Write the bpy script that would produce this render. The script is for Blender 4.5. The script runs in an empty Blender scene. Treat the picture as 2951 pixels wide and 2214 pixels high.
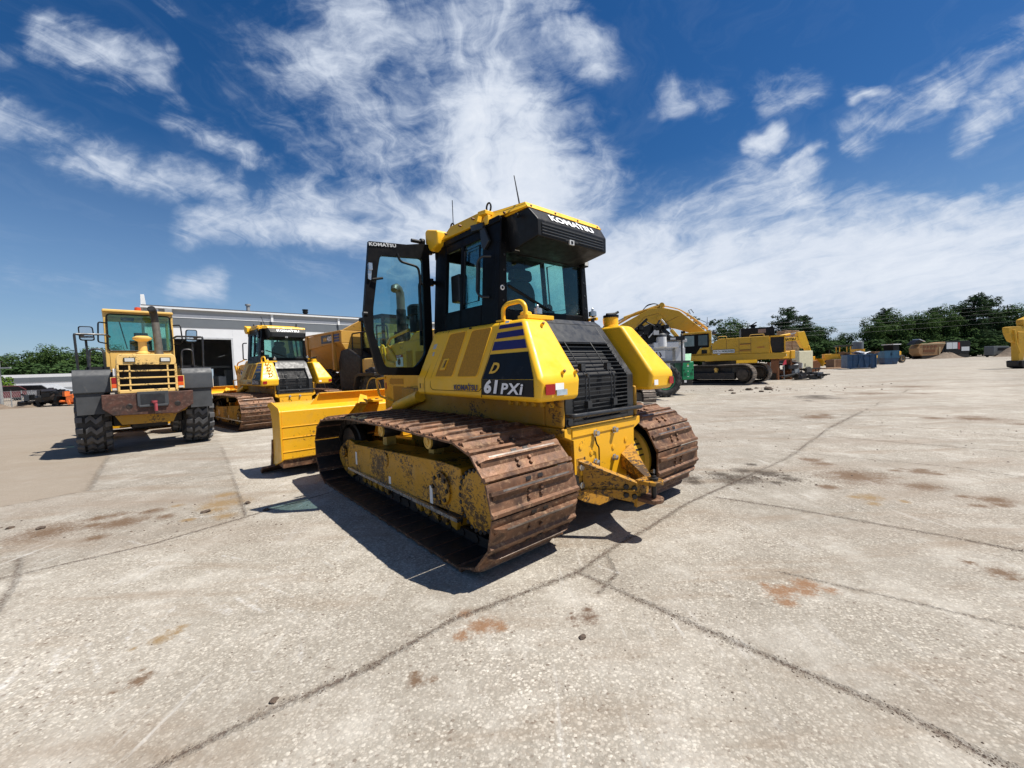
import bpy, bmesh, math, random
from mathutils import Vector, Matrix
SC = bpy.context.scene
COL = SC.collection
R_ = math.radians

# ------------------------------------------------------------------ camera
cam_d = bpy.data.cameras.new("camera"); cam = bpy.data.objects.new("camera", cam_d); COL.objects.link(cam)
cam_d.sensor_width = 36.0; cam_d.sensor_fit = 'HORIZONTAL'; cam_d.lens = 36.0 * 1150.9 / 2951.0
cam_d.clip_start = 0.05; cam_d.clip_end = 6000
RIGHT = Vector((0.999366, -0.001445, -0.035574)); UP = Vector((0.035603, 0.040558, 0.998543)); FWD = Vector((0.0, 0.999176, -0.040584))
CAMZ = 1.45766
mw = Matrix((RIGHT, UP, -FWD)).transposed().to_4x4(); mw.translation = Vector((0, 0, CAMZ)); cam.matrix_world = mw
SC.camera = cam
SC.view_settings.view_transform = 'Standard'; SC.view_settings.look = 'None'
SC.view_settings.exposure = 0.48; SC.view_settings.gamma = 1.0
SC.cycles.max_bounces = 8; SC.cycles.transparent_max_bounces = 16
SC.cycles.sample_clamp_indirect = 6.0

# ------------------------------------------------------------------ sun
TO_SUN = Vector((0.547, -0.083, 1.0)).normalized()
sun_d = bpy.data.lights.new("sun", 'SUN'); sun = bpy.data.objects.new("sun", sun_d); COL.objects.link(sun)
sun_d.energy = 5.0; sun_d.angle = R_(0.53); sun_d.color = (1.0, 0.95, 0.87)
sun.rotation_euler = (-TO_SUN).to_track_quat('-Z', 'Y').to_euler(); sun.location = (20, 5, 60)

# ------------------------------------------------------------------ node helpers
class NT:
    def __init__(s, tree): s.t = tree; s.n = tree.nodes; s.l = tree.links
    def node(s, typ, **kw):
        n = s.n.new(typ)
        for k, v in kw.items(): setattr(n, k, v)
        return n
    def inp(s, sock, v):
        if v is None: return
        if isinstance(v, bpy.types.NodeSocket): s.l.new(v, sock)
        else:
            try: sock.default_value = v
            except Exception: sock.default_value = (*v, 1.0)
    def math(s, op, a, b=None, c=None, clamp=False):
        n = s.node('ShaderNodeMath', operation=op, use_clamp=clamp)
        s.inp(n.inputs[0], a); s.inp(n.inputs[1], b); s.inp(n.inputs[2], c); return n.outputs[0]
    def vmath(s, op, a, b=None, sc=None):
        n = s.node('ShaderNodeVectorMath', operation=op)
        s.inp(n.inputs[0], a); s.inp(n.inputs[1], b)
        if sc is not None: s.inp(n.inputs['Scale'], sc)
        return n.outputs['Value'] if op in ('LENGTH', 'DOT_PRODUCT', 'DISTANCE') else n.outputs['Vector']
    def noise(s, vec, scale, detail=3, rough=.55, dist=0.0, col=False):
        n = s.node('ShaderNodeTexNoise'); s.inp(n.inputs['Vector'], vec)
        n.inputs['Scale'].default_value = scale; n.inputs['Detail'].default_value = detail
        n.inputs['Roughness'].default_value = rough; n.inputs['Distortion'].default_value = dist
        return n.outputs['Color'] if col else n.outputs['Fac']
    def voro(s, vec, scale, feature='F1', out='Distance', rand=1.0):
        n = s.node('ShaderNodeTexVoronoi', feature=feature); s.inp(n.inputs['Vector'], vec)
        n.inputs['Scale'].default_value = scale; n.inputs['Randomness'].default_value = rand
        return n.outputs[out]
    def maprange(s, v, a, b, c=0.0, d=1.0, smooth=False):
        n = s.node('ShaderNodeMapRange', interpolation_type='SMOOTHSTEP' if smooth else 'LINEAR')
        s.inp(n.inputs[0], v); n.inputs[1].default_value = a; n.inputs[2].default_value = b
        n.inputs[3].default_value = c; n.inputs[4].default_value = d
        return n.outputs[0]
    def mix(s, f, a, b, mode='MIX'):
        n = s.node('ShaderNodeMix', data_type='RGBA', blend_type=mode)
        s.inp(n.inputs[0], f); s.inp(n.inputs[6], a); s.inp(n.inputs[7], b); return n.outputs[2]
    def mapping(s, vec, scale=(1, 1, 1), loc=(0, 0, 0), rot=(0, 0, 0)):
        n = s.node('ShaderNodeMapping'); s.inp(n.inputs[0], vec)
        n.inputs['Location'].default_value = loc; n.inputs['Rotation'].default_value = rot; n.inputs['Scale'].default_value = scale
        return n.outputs[0]
    def bump(s, h, strength=.3, dist=.01, normal=None):
        n = s.node('ShaderNodeBump'); s.inp(n.inputs['Height'], h)
        n.inputs['Strength'].default_value = strength; n.inputs['Distance'].default_value = dist
        if normal is not None: s.inp(n.inputs['Normal'], normal)
        return n.outputs[0]
    def seg(s, P, a, b, r, st, soft=1.0):
        """soft capsule around the segment a-b: st in the middle, 0 at distance r"""
        d = [b[i] - a[i] for i in range(len(a))]
        if len(d) == 2: a = (*a, 0.0); d = (*d, 0.0)
        dd = sum(x * x for x in d) or 1e-9
        ap = s.vmath('SUBTRACT', P, a)
        h = s.math('MULTIPLY', s.vmath('DOT_PRODUCT', ap, d), 1.0 / dd, clamp=True)
        n = s.node('ShaderNodeVectorMath', operation='SCALE'); n.inputs[0].default_value = d; s.inp(n.inputs['Scale'], h)
        q = s.vmath('SUBTRACT', ap, n.outputs[0])
        return s.maprange(s.vmath('LENGTH', q), r * (1 - soft), r, st, 0.0, smooth=True)

# ------------------------------------------------------------------ world: blue sky with high clouds
world = bpy.data.worlds.new("World"); SC.world = world; world.use_nodes = True
w = NT(world.node_tree); w.n.clear()
out = w.node('ShaderNodeOutputWorld'); bg = w.node('ShaderNodeBackground'); w.l.new(bg.outputs[0], out.inputs[0])
SKY_STRENGTH = 0.05
bg.inputs['Strength'].default_value = SKY_STRENGTH
sky = w.node('ShaderNodeTexSky', sky_type='NISHITA', sun_disc=False)
sky.sun_elevation = math.asin(TO_SUN.z); sky.sun_rotation = math.atan2(TO_SUN.x, TO_SUN.y)
sky.air_density = 1.0; sky.dust_density = 0.25; sky.ozone_density = 3.5; sky.altitude = 0
tc = w.node('ShaderNodeTexCoord'); D = tc.outputs['Generated']
sx = w.node('ShaderNodeSeparateXYZ'); w.l.new(D, sx.inputs[0]); dx, dy, dz = sx.outputs
yy = w.math('MAXIMUM', dy, 0.12)
cg = w.node('ShaderNodeCombineXYZ'); w.l.new(w.math('DIVIDE', dx, yy), cg.inputs[0]); w.l.new(w.math('DIVIDE', dz, yy), cg.inputs[1])
G0 = cg.outputs[0]
zz = w.math('ADD', w.math('MAXIMUM', dz, 0.0), 0.13)
cp = w.node('ShaderNodeCombineXYZ'); w.l.new(w.math('DIVIDE', dx, zz), cp.inputs[0]); w.l.new(w.math('DIVIDE', dy, zz), cp.inputs[1])
PL = cp.outputs[0]
warp = w.vmath('SUBTRACT', w.noise(G0, 4.0, 4, .6, col=True), (0.5, 0.5, 0.5))
G1 = w.vmath('ADD', G0, w.vmath('SCALE', warp, sc=0.13))
CL = [((-0.356, 0.835), (-0.1, 0.53), 0.22, 0.7), ((-0.085, 0.89), (-0.008, 0.56), 0.174, 0.8), ((-0.029, 0.616), (0.067, 0.424), 0.15, 1.15), ((-0.0, 0.471), (0.086, 0.334), 0.14, 1.25), ((-0.222, 0.344), (0.064, 0.334), 0.11, 1.05), ((-0.756, 0.386), (-0.336, 0.343), 0.049, 0.85), ((-0.503, 0.422), (-0.107, 0.363), 0.093, 0.8), ((-1.082, 0.86), (-0.845, 0.737), 0.056, 0.8), ((-1.221, 0.679), (-1.017, 0.551), 0.056, 0.6), ((-1.028, 0.551), (-0.648, 0.466), 0.049, 0.7), ((-0.816, 0.665), (-0.554, 0.518), 0.03, 0.6), ((-0.522, 0.677), (-0.291, 0.559), 0.07, 0.45), ((0.115, 0.862), (0.213, 0.761), 0.07, 0.75), ((0.424, 0.661), (0.503, 0.636), 0.046, 0.6), ((0.649, 0.637), (0.74, 0.655), 0.052, 0.62), ((0.614, 0.519), (0.66, 0.531), 0.028, 0.75), ((0.568, 0.418), (0.784, 0.505), 0.013, 0.8), ((0.306, 0.449), (0.465, 0.41), 0.07, 0.5), ((0.175, 0.62), (0.242, 0.607), 0.046, 0.4), ((0.864, 0.519), (1.101, 0.665), 0.044, 0.75), ((1.136, 0.562), (1.293, 0.647), 0.049, 0.8), ((1.157, 0.679), (1.291, 0.756), 0.049, 0.65), ((0.864, 0.624), (0.909, 0.639), 0.023, 0.6), ((0.268, 0.282), (0.716, 0.401), 0.081, 0.85), ((0.231, 0.193), (1.3, 0.223), 0.128, 1.15), ((0.692, 0.301), (1.299, 0.302), 0.081, 0.95), ((0.229, 0.113), (1.302, 0.132), 0.08, 0.8), ((-1.257, 0.268), (-0.745, 0.213), 0.026, 0.42), ((-0.812, 0.235), (-0.732, 0.236), 0.035, 0.7), ((-1.092, 0.319), (-0.911, 0.295), 0.016, 0.35), ((-1.187, 0.809), (-1.069, 0.881), 0.035, 0.4), ((-0.81, 0.915), (-0.778, 0.887), 0.021, 0.45), ((0.696, 0.788), (0.763, 0.807), 0.016, 0.35), ((1.172, 0.408), (1.194, 0.413), 0.023, 0.6), ((-1.253, 0.313), (-1.032, 0.214), 0.058, 0.3), ((-0.614, 0.291), (-0.375, 0.248), 0.035, 0.4), ((0.283, 0.405), (0.373, 0.391), 0.046, 0.5)]
acc = None
for a, b, r, st in CL:
    m = w.seg(G1, a, b, r * 2.5, st)
    acc = m if acc is None else w.math('MAXIMUM', acc, m)
# behind the viewer: unseen loose scattered cloud, its cover set for the fill light
behind = w.math('MULTIPLY', w.maprange(dy, 0.25, 0.0), w.maprange(w.noise(PL, 0.8, 3), 0.40, 0.66, 0.0, .75))
acc = w.math('MAXIMUM', acc, behind)
streak = w.mapping(w.vmath('ADD', PL, w.vmath('SCALE', w.vmath('SUBTRACT', w.noise(PL, 1.1, 4, .6, col=True), (.5, .5, .5)), sc=.9)), (2.6, 1.0, 1.0), rot=(0, 0, 0.15))       # filaments drawn out along the wind
f1 = w.noise(streak, 1.9, 10, .64, .5)
f2 = w.noise(w.mapping(G1, (1.0, 1.25, 1.0)), 9.0, 9, .66, .5)
f3 = w.noise(w.mapping(G1, (1.0, 3.2, 1.0), rot=(0, 0, -0.3)), 3.4, 9, .62, .6)
f4 = w.noise(G0, 34.0, 5, .6)
fb = w.math('ADD', w.math('MULTIPLY', f1, 0.46), w.math('ADD', w.math('MULTIPLY', f2, 0.17), w.math('ADD', w.math('MULTIPLY', f3, 0.31), w.math('MULTIPLY', f4, .06))))
dens = w.math('ADD', w.math('MULTIPLY', acc, 1.02), w.math('MULTIPLY', w.math('SUBTRACT', fb, 0.5), w.maprange(w.math('DIVIDE', dz, yy), 0.16, 0.5, 1.5, 3.3)))
veil = w.maprange(f1, 0.50, 0.85, 0.0, 0.12)
cl = w.math('MULTIPLY', w.maprange(dens, 0.20, 1.12, 0.0, 1.0, smooth=True), w.maprange(acc, 0.0, 0.5, 0.0, 1.0))
cl = w.math('POWER', cl, 1.15)
cl = w.math('MAXIMUM', w.math('MULTIPLY', cl, 0.97), veil)
haze = w.maprange(dz, 0.0, 0.42, 0.62, 0.0)
hsv = w.node('ShaderNodeHueSaturation'); w.l.new(sky.outputs[0], hsv.inputs['Color'])
hsv.inputs['Saturation'].default_value = 1.34; hsv.inputs['Value'].default_value = 1.2; hsv.inputs['Hue'].default_value = 0.506
skc = w.mix(haze, hsv.outputs[0], (4.6, 6.8, 10.0, 1))
ccol = w.mix(w.maprange(dens, 0.4, 1.5), (6.6, 8.0, 10.4, 1), (12.4, 13.0, 14.0, 1))
final = w.mix(cl, skc, ccol)
w.l.new(final, bg.inputs['Color'])
world.cycles.sampling_method = 'MANUAL'; world.cycles.sample_map_resolution = 512

# ------------------------------------------------------------------ materials
MATS = {}
def base_mat(name):
    m = bpy.data.materials.new(name); m.use_nodes = True; t = NT(m.node_tree); t.n.clear()
    o = t.node('ShaderNodeOutputMaterial'); p = t.node('ShaderNodeBsdfPrincipled'); t.l.new(p.outputs[0], o.inputs[0])
    MATS[name] = m; return m, t, p, o
def objco(t): return t.node('ShaderNodeTexCoord').outputs['Object']
def plain(name, col, rough=.5, metal=0.0, var=.18, scale=6.0, bump=0.0, spec=.5, dirt=None, dirt_amt=.0, stretch=(1, 1, 1)):
    """one surface of its own colour with mottling and, if asked, dirt blotches"""
    m, t, p, o = base_mat(name); co = t.mapping(objco(t), stretch)
    n = t.noise(co, scale, 5, .6)
    c = t.mix(t.maprange(n, .3, .7, 0, 1), tuple(x * (1 - var) for x in col) + (1,), tuple(min(1, x * (1 + var)) for x in col) + (1,))
    if dirt:
        d = t.maprange(t.noise(co, scale * .9, 6, .65, .6), .72 - dirt_amt, .82 - dirt_amt * .8, 0, .85)
        c = t.mix(d, c, (*dirt, 1))
    t.l.new(c, p.inputs['Base Color']); p.inputs['Metallic'].default_value = metal
    t.l.new(t.maprange(t.noise(co, scale * 2.3, 4), .3, .7, max(.05, rough - .1), min(1, rough + .12)), p.inputs['Roughness'])
    p.inputs['Specular IOR Level'].default_value = spec
    if bump: t.l.new(t.bump(t.noise(co, scale * 6, 4), bump, .01), p.inputs['Normal'])
    return m
def paint(name, col, dust=.12, chips=.0, chipcol=(.05, .035, .025), rough=.38, scratch=0.0):
    """machine enamel: slight fade, dust film, scratches and chips where the paint is gone"""
    m, t, p, o = base_mat(name); co = objco(t)
    n = t.noise(co, 2.2, 5, .6)
    c = t.mix(t.maprange(n, .3, .7), tuple(x * .93 for x in col) + (1,), (*[min(1, x * 1.04) for x in col], 1))
    d = t.maprange(t.noise(co, 5.0, 7, .7, .4), .52, .78, 0, dust)
    c = t.mix(d, c, (.36, .265, .145, 1))
    if chips > 0:
        ca = t.noise(t.mapping(co, (1, 1, 1.5)), 24.0, 8, .72, .8); cb = t.noise(co, 2.4, 3, .5)
        k = t.math('ADD', ca, t.math('MULTIPLY', t.math('SUBTRACT', cb, .5), .7))
        k = t.maprange(k, .68 - chips, .72 - chips, 0, .92)
        c = t.mix(k, c, (*chipcol, 1))
    if scratch > 0:
        s1 = t.noise(t.mapping(co, (3, 3, 26), rot=(0.5, 0.2, 0.3)), 5.0, 4, .6)
        c = t.mix(t.maprange(s1, .70 - scratch, .73 - scratch, 0, .75), c, (.10, .06, .03, 1))
    t.l.new(c, p.inputs['Base Color'])
    t.l.new(t.maprange(t.noise(co, 9, 4), .3, .75, rough - .08, rough + .2), p.inputs['Roughness'])
    p.inputs['Specular IOR Level'].default_value = .45
    t.l.new(t.bump(t.noise(co, 30, 3), .04, .004), p.inputs['Normal'])
    return m
def rusty(name, a, b, c3, rough=.62, metal=.35, scale=4.0):
    m, t, p, o = base_mat(name); co = objco(t)
    oi = t.node('ShaderNodeObjectInfo').outputs['Random']
    off = t.node('ShaderNodeCombineXYZ'); t.l.new(t.math('MULTIPLY', oi, 37.0), off.inputs[0]); t.l.new(t.math('MULTIPLY', oi, 11.0), off.inputs[1])
    co = t.vmath('ADD', co, off.outputs[0])
    n1 = t.noise(t.mapping(co, (1.3, 1.6, 1.6)), scale, 8, .68, .8); n2 = t.noise(co, scale * 5.5, 6, .7, .3)
    c = t.mix(t.maprange(n1, .32, .62), (*a, 1), (*b, 1))
    c = t.mix(t.maprange(n2, .52, .74, 0, .9), c, (*c3, 1))
    c = t.mix(t.maprange(t.noise(co, scale * 1.3, 5, .6), .55, .75, 0, .75), c, (.035, .02, .014, 1))
    t.l.new(c, p.inputs['Base Color']); p.inputs['Metallic'].default_value = metal
    t.l.new(t.maprange(n2, .3, .7, rough - .2, rough + .2), p.inputs['Roughness'])
    t.l.new(t.bump(n2, .35, .006), p.inputs['Normal'])
    return m
def glass(name, tint=(.52, .78, .76), refl=.09):
    m, t, p, o = base_mat(name); t.n.remove(p)
    tr = t.node('ShaderNodeBsdfTransparent'); tr.inputs[0].default_value = (*tint, 1)
    gl = t.node('ShaderNodeBsdfGlossy'); gl.inputs['Roughness'].default_value = .02; gl.inputs[0].default_value = (.9, .95, .95, 1)
    lw = t.node('ShaderNodeLayerWeight'); lw.inputs[0].default_value = .18
    df = t.node('ShaderNodeBsdfDiffuse'); df.inputs[0].default_value = (.35, .36, .34, 1)
    dustf = t.maprange(t.noise(objco(t), 7, 6, .7), .5, .8, .0, .10)
    ms = t.node('ShaderNodeMixShader'); t.l.new(t.math('ADD', t.math('MULTIPLY', lw.outputs['Fresnel'], .45), refl), ms.inputs[0])
    t.l.new(tr.outputs[0], ms.inputs[1]); t.l.new(gl.outputs[0], ms.inputs[2])
    m2 = t.node('ShaderNodeMixShader'); t.l.new(dustf, m2.inputs[0]); t.l.new(ms.outputs[0], m2.inputs[1]); t.l.new(df.outputs[0], m2.inputs[2])
    t.l.new(m2.outputs[0], o.inputs[0]); return m

YEL = paint('yellow_enamel', (.88, .49, .016), dust=.28, scratch=.012)
YELB = paint('yellow_enamel_worn', (.80, .41, .014), dust=.30, chips=.010, scratch=.03)
YELF = paint('yellow_enamel_chipped', (.55, .27, .012), dust=.40, chips=.155, chipcol=(.035, .02, .012), rough=.5, scratch=.07)
YELG = paint('yellow_enamel_grime_shade', (.40, .20, .010), dust=.35, chips=.09, chipcol=(.03, .02, .014), rough=.55, scratch=.03)  # grime plus the hull's shadow, both put into a darker yellow
YELP = paint('yellow_pale_enamel', (.74, .47, .13), dust=.30, chips=.03)
YELD = paint('yellow_dull_enamel', (.58, .33, .022), dust=.35, chips=.02, rough=.5)
YELL = paint('yellow_amber_enamel', (.50, .27, .045), dust=.35, chips=.02, rough=.5)
YELM, t_, p_, o_ = base_mat('yellow_mesh')
_co = objco(t_)
t_.l.new(t_.mix(t_.maprange(t_.noise(_co, 60, 3, .6), .4, .6), (.40, .185, .008, 1), (.50, .235, .009, 1)), p_.inputs['Base Color']); p_.inputs['Roughness'].default_value = .7
t_.l.new(t_.bump(t_.voro(_co, 110, rand=.3), .5, .004), p_.inputs['Normal'])
BLK = plain('black_enamel', (.007, .007, .0075), .45, var=.3, spec=.25, dirt=(.05, .045, .04), dirt_amt=.12)
BLK2 = plain('black_cab_enamel', (.0055, .0055, .006), .42, var=.3, spec=.12)
DGREY = plain('dark_grey_panel', (.017, .0185, .021), .42, var=.25, dirt=(.07, .07, .07), dirt_amt=.17)
GREYP = plain('grey_fender_plastic', (.044, .048, .053), .55, var=.15, dirt=(.15, .14, .12), dirt_amt=.1)
GREYL = plain('light_grey_metal', (.45, .46, .47), .5, var=.12)
STEEL = plain('bright_steel', (.55, .55, .54), .28, metal=.9, var=.15)
POLISH = plain('polished_grouser_steel', (.21, .175, .15), .45, metal=.6, var=.6, scale=9)
RUST = rusty('rusty_track_steel', (.055, .030, .020), (.21, .105, .056), (.46, .30, .18))
RUST2 = rusty('orange_rust', (.16, .06, .025), (.25, .10, .04), (.36, .20, .10), scale=7)
RUSTG = rusty('grey_track_steel', (.11, .09, .075), (.24, .20, .165), (.36, .31, .25))
GREASE = plain('greasy_black_steel', (.012, .010, .009), .5, var=.4, dirt=(.05, .03, .02), dirt_amt=.2, bump=.2)
RUBBER = plain('tyre_rubber', (.028, .028, .029), .75, var=.3, dirt=(.11, .10, .09), dirt_amt=.2, bump=.1)
RUBT = plain('tyre_tread_dusty', (.085, .085, .088), .8, var=.2, bump=.1)
WHITE = plain('white_sticker', (.80, .80, .78), .5, var=.04)
LETW = plain('white_letter', (.82, .82, .82), .5, var=.05)
LETY = plain('yellow_letter', (.80, .45, .04), .5, var=.05)
LETN = plain('navy_letter', (.020, .017, .075), .4, var=.1)
PURP = plain('purple_stripe', (.022, .014, .105), .35, var=.12)
TAPE = plain('silver_tape', (.42, .50, .56), .35, metal=.4, var=.25, scale=20)
REDR = plain('red_reflector', (.28, .004, .006), .25, var=.1)
ORNG = plain('orange_lens', (.75, .10, .012), .25, var=.1)
ORNP = plain('orange_paint', (.72, .16, .03), .5, var=.2, dirt=(.05, .03, .02), dirt_amt=.2)
SEATM = plain('seat_fabric', (.022, .024, .027), .85, var=.3, scale=30)
GLASS = glass('cab_glass', (.70, .88, .85), .025); GLASSD = glass('door_glass', (.62, .80, .82), .03); GLASSC = glass('clear_glass', (.66, .86, .82), .05)
LAMP = plain('lamp_lens', (.55, .55, .52), .2, var=.1)
MIRR = plain('mirror_face', (.75, .76, .78), .04, metal=1.0, var=.02)
GRN = plain('green_enamel', (.008, .27, .10), .4, var=.12, dirt=(.05, .09, .05), dirt_amt=.08)
GRND = plain('dark_green_enamel', (.004, .055, .022), .5, var=.2)
CREAM = plain('cream_enamel', (.58, .54, .38), .5, var=.08, dirt=(.3, .27, .2), dirt_amt=.05)
BLUE = plain('blue_dumpster_enamel', (.022, .070, .15), .55, var=.3, scale=1.6, dirt=(.03, .04, .06), dirt_amt=.18)
BLUEL = plain('light_blue_enamel', (.045, .14, .23), .55, var=.2, scale=1.6, dirt=(.02, .05, .09), dirt_amt=.12)
BROWN = plain('brown_board', (.17, .085, .04), .7, var=.3)
WOOD = plain('pale_timber', (.42, .26, .15), .8, var=.3, scale=3)
EXH = plain('exhaust_steel', (.17, .155, .13), .5, metal=.5, var=.2, scale=12)
TARP = plain('black_sheet', (.008, .008, .009), .6, var=.3)
WHT = plain('white_enamel', (.70, .71, .71), .5, var=.06, dirt=(.4, .4, .38), dirt_amt=.08)
SIDW = plain('white_block_wall', (.66, .67, .68), .85, var=.05, scale=1.2, dirt=(.45, .45, .44), dirt_amt=.06, bump=.05)
SIDG = plain('grey_metal_band', (.125, .14, .155), .6, var=.06, scale=1)
SIDL = plain('light_grey_fascia', (.32, .335, .35), .6, var=.06, scale=1)
ROOFM = plain('dark_roof', (.06, .06, .065), .8, var=.2)
INT = plain('dim_interior', (.16, .15, .14), .9, var=.2)
GALV = plain('galvanised_steel', (.34, .35, .35), .5, metal=.4, var=.1)
BARK = plain('bark', (.065, .048, .035), .9, var=.3)
SOIL = plain('brown_soil', (.16, .12, .085), .95, var=.35, scale=2.5, bump=.4)
CLOD = plain('dark_clod', (.095, .068, .050), .95, var=.4, scale=20, bump=.4)
REDP = plain('red_enamel', (.38, .03, .03), .5, var=.2)
HUBP = plain('hub_yellow', (.72, .45, .10), .5, var=.2, dirt=(.1, .07, .04), dirt_amt=.2)

# ------------------------------------------------------------------ mesh builder
class MB:
    def __init__(s): s.v = []; s.f = []; s.m = []
    def add(s, vs, fs, mi=0):
        o = len(s.v); s.v += [tuple(p) for p in vs]
        for f in fs: s.f.append(tuple(i + o for i in f)); s.m.append(mi)
        return s
    def hexa(s, p, mi=0):
        """8 points: bottom ring 0-3, top ring 4-7"""
        return s.add(p, [(3, 2, 1, 0), (4, 5, 6, 7), (0, 1, 5, 4), (1, 2, 6, 5), (2, 3, 7, 6), (3, 0, 4, 7)], mi)
    def box(s, x0, x1, y0, y1, z0, z1, mi=0):
        return s.hexa([(x0, y0, z0), (x1, y0, z0), (x1, y1, z0), (x0, y1, z0), (x0, y0, z1), (x1, y0, z1), (x1, y1, z1), (x0, y1, z1)], mi)
    def prism(s, pts, axis, a, b, mi=0):
        """polygon pts extruded along axis from a to b (pts in the two other axes, in x,y,z order)"""
        def P(q, t): return {'x': (t, q[0], q[1]), 'y': (q[0], t, q[1]), 'z': (q[0], q[1], t)}[axis]
        n = len(pts); A = sum(pts[i][0] * pts[(i + 1) % n][1] - pts[(i + 1) % n][0] * pts[i][1] for i in range(n))
        flip = (A > 0) != (axis in 'xz')
        if b < a: flip = not flip
        vs = [P(q, a) for q in pts] + [P(q, b) for q in pts]
        fs = [tuple(range(n))[::-1], tuple(range(n, 2 * n))] + [(i, (i + 1) % n, n + (i + 1) % n, n + i) for i in range(n)]
        if flip: fs = [f[::-1] for f in fs]
        return s.add(vs, fs, mi)
    def tube(s, path, r, n=8, mi=0, closed=False, cap=True):
        P = [Vector(p) for p in path]; N = len(P); rs = r if isinstance(r, (list, tuple)) else [r] * N
        tang = []
        for i in range(N):
            if closed: t = P[(i + 1) % N] - P[i - 1]
            else: t = P[min(i + 1, N - 1)] - P[max(i - 1, 0)]
            tang.append(t.normalized() if t.length > 1e-9 else Vector((0, 0, 1)))
        ref = Vector((0, 0, 1)) if abs(tang[0].z) < .9 else Vector((1, 0, 0))
        u = tang[0].cross(ref).normalized(); vs = []
        for i in range(N):
            u = (u - tang[i] * u.dot(tang[i])); u.normalize(); v = tang[i].cross(u)
            for k in range(n):
                a = 2 * math.pi * k / n; vs.append(P[i] + (u * math.cos(a) + v * math.sin(a)) * rs[i])
        fs = []
        for i in range(N if closed else N - 1):
            j = (i + 1) % N
            for k in range(n): fs.append((i * n + k, i * n + (k + 1) % n, j * n + (k + 1) % n, j * n + k))
        if cap and not closed: fs += [tuple(range(n))[::-1], tuple((N - 1) * n + k for k in range(n))]
        return s.add(vs, fs, mi)
    def cyl(s, a, b, r0, r1=None, n=20, mi=0): return s.tube([a, b], [r0, r0 if r1 is None else r1], n, mi)
    def lathe(s, c, axis, prof, n=24, mi=0):
        """prof: (along, radius) along axis from centre c"""
        c = Vector(c); ax = Vector(axis).normalized(); ref = Vector((0, 0, 1)) if abs(ax.z) < .9 else Vector((1, 0, 0))
        u = ax.cross(ref).normalized(); v = ax.cross(u); vs = []
        for t, r in prof:
            for k in range(n):
                a = 2 * math.pi * k / n; vs.append(c + ax * t + (u * math.cos(a) + v * math.sin(a)) * max(r, 1e-4))
        fs = [(i * n + k, i * n + (k + 1) % n, (i + 1) * n + (k + 1) % n, (i + 1) * n + k) for i in range(len(prof) - 1) for k in range(n)]
        fs += [tuple(range(n))[::-1], tuple((len(prof) - 1) * n + k for k in range(n))]
        return s.add(vs, fs, mi)
    def quad(s, pts, th=.003, mi=0):
        """flat plate of thickness th standing out along its own normal (right-hand order)"""
        P = [Vector(p) for p in pts]; nrm = (P[1] - P[0]).cross(P[-1] - P[0]).normalized(); n = len(P)
        vs = P + [p + nrm * th for p in P]
        fs = [tuple(range(n))[::-1], tuple(range(n, 2 * n))] + [(i, (i + 1) % n, n + (i + 1) % n, n + i) for i in range(n)]
        return s.add(vs, fs, mi)
    def disc_ring(s, c, axis, r0, r1, t, n=32, mi=0): return s.lathe(c, axis, [(0, r0), (0, r1), (t, r1), (t, r0), (0, r0)], n, mi)
    def xform(s, M, start=0):
        for i in range(start, len(s.v)): s.v[i] = tuple(M @ Vector(s.v[i]))
        return s
    def mesh(s, name, mats, smooth=None):
        me = bpy.data.meshes.new(name); me.from_pydata(s.v, [], s.f)
        b = bmesh.new(); b.from_mesh(me); bmesh.ops.recalc_face_normals(b, faces=b.faces); b.to_mesh(me); b.free()
        for m in (mats if isinstance(mats, (list, tuple)) else [mats]): me.materials.append(m)
        me.polygons.foreach_set('material_index', s.m)
        if smooth is not None:
            me.polygons.foreach_set('use_smooth', [True] * len(s.f)); me.set_sharp_from_angle(angle=R_(smooth))
        me.update(); return me
def link(name, me, parent=None):
    o = bpy.data.objects.new(name, me); COL.objects.link(o)
    if parent is not None: o.parent = parent
    return o
def part(name, mb, mats, parent=None, bevel=0.0, seg=2, smooth=35, label=None):
    o = link(name, mb.mesh(name, mats, smooth), parent)
    if bevel:
        b = o.modifiers.new('bevel', 'BEVEL'); b.width = bevel; b.segments = seg; b.limit_method = 'ANGLE'; b.angle_limit = R_(32)
        b.harden_normals = True
    if label: o['label'] = label
    return o
def thing(name, label, cat, loc=(0, 0, 0), rotz=0.0, group=None):
    o = bpy.data.objects.new(name, None); COL.objects.link(o); o.location = loc; o.rotation_euler = (0, 0, R_(rotz))
    o.empty_display_size = .3
    o['label'] = label; o['category'] = cat
    if group: o['group'] = group
    return o
def tag(o, label, cat, group=None, kind=None):
    o['label'] = label; o['category'] = cat
    if group: o['group'] = group
    if kind: o['kind'] = kind
    return o
def struct(name, mb, mats, smooth=None):
    o = link(name, mb.mesh(name, mats, smooth)); o['kind'] = 'structure'; return o
def rnd(path, r=.04, n=4, closed=False):
    """round the corners of a path"""
    P = [Vector(p) for p in path]; out = []; N = len(P)
    for i in range(N):
        if not closed and i in (0, N - 1): out.append(P[i]); continue
        a, b, c = P[i - 1], P[i], P[(i + 1) % N]
        d1 = (a - b); d2 = (c - b); rr = min(r, d1.length * .45, d2.length * .45)
        p, q = b + d1.normalized() * rr, b + d2.normalized() * rr
        for k in range(n + 1):
            t = k / n; out.append(p * (1 - t) ** 2 + b * 2 * t * (1 - t) + q * t * t)
    return out
def rnd2(pts, r=.04, n=4): return [(v.x, v.y) for v in rnd([(p[0], p[1], 0) for p in pts], r, n, True)]
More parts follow.
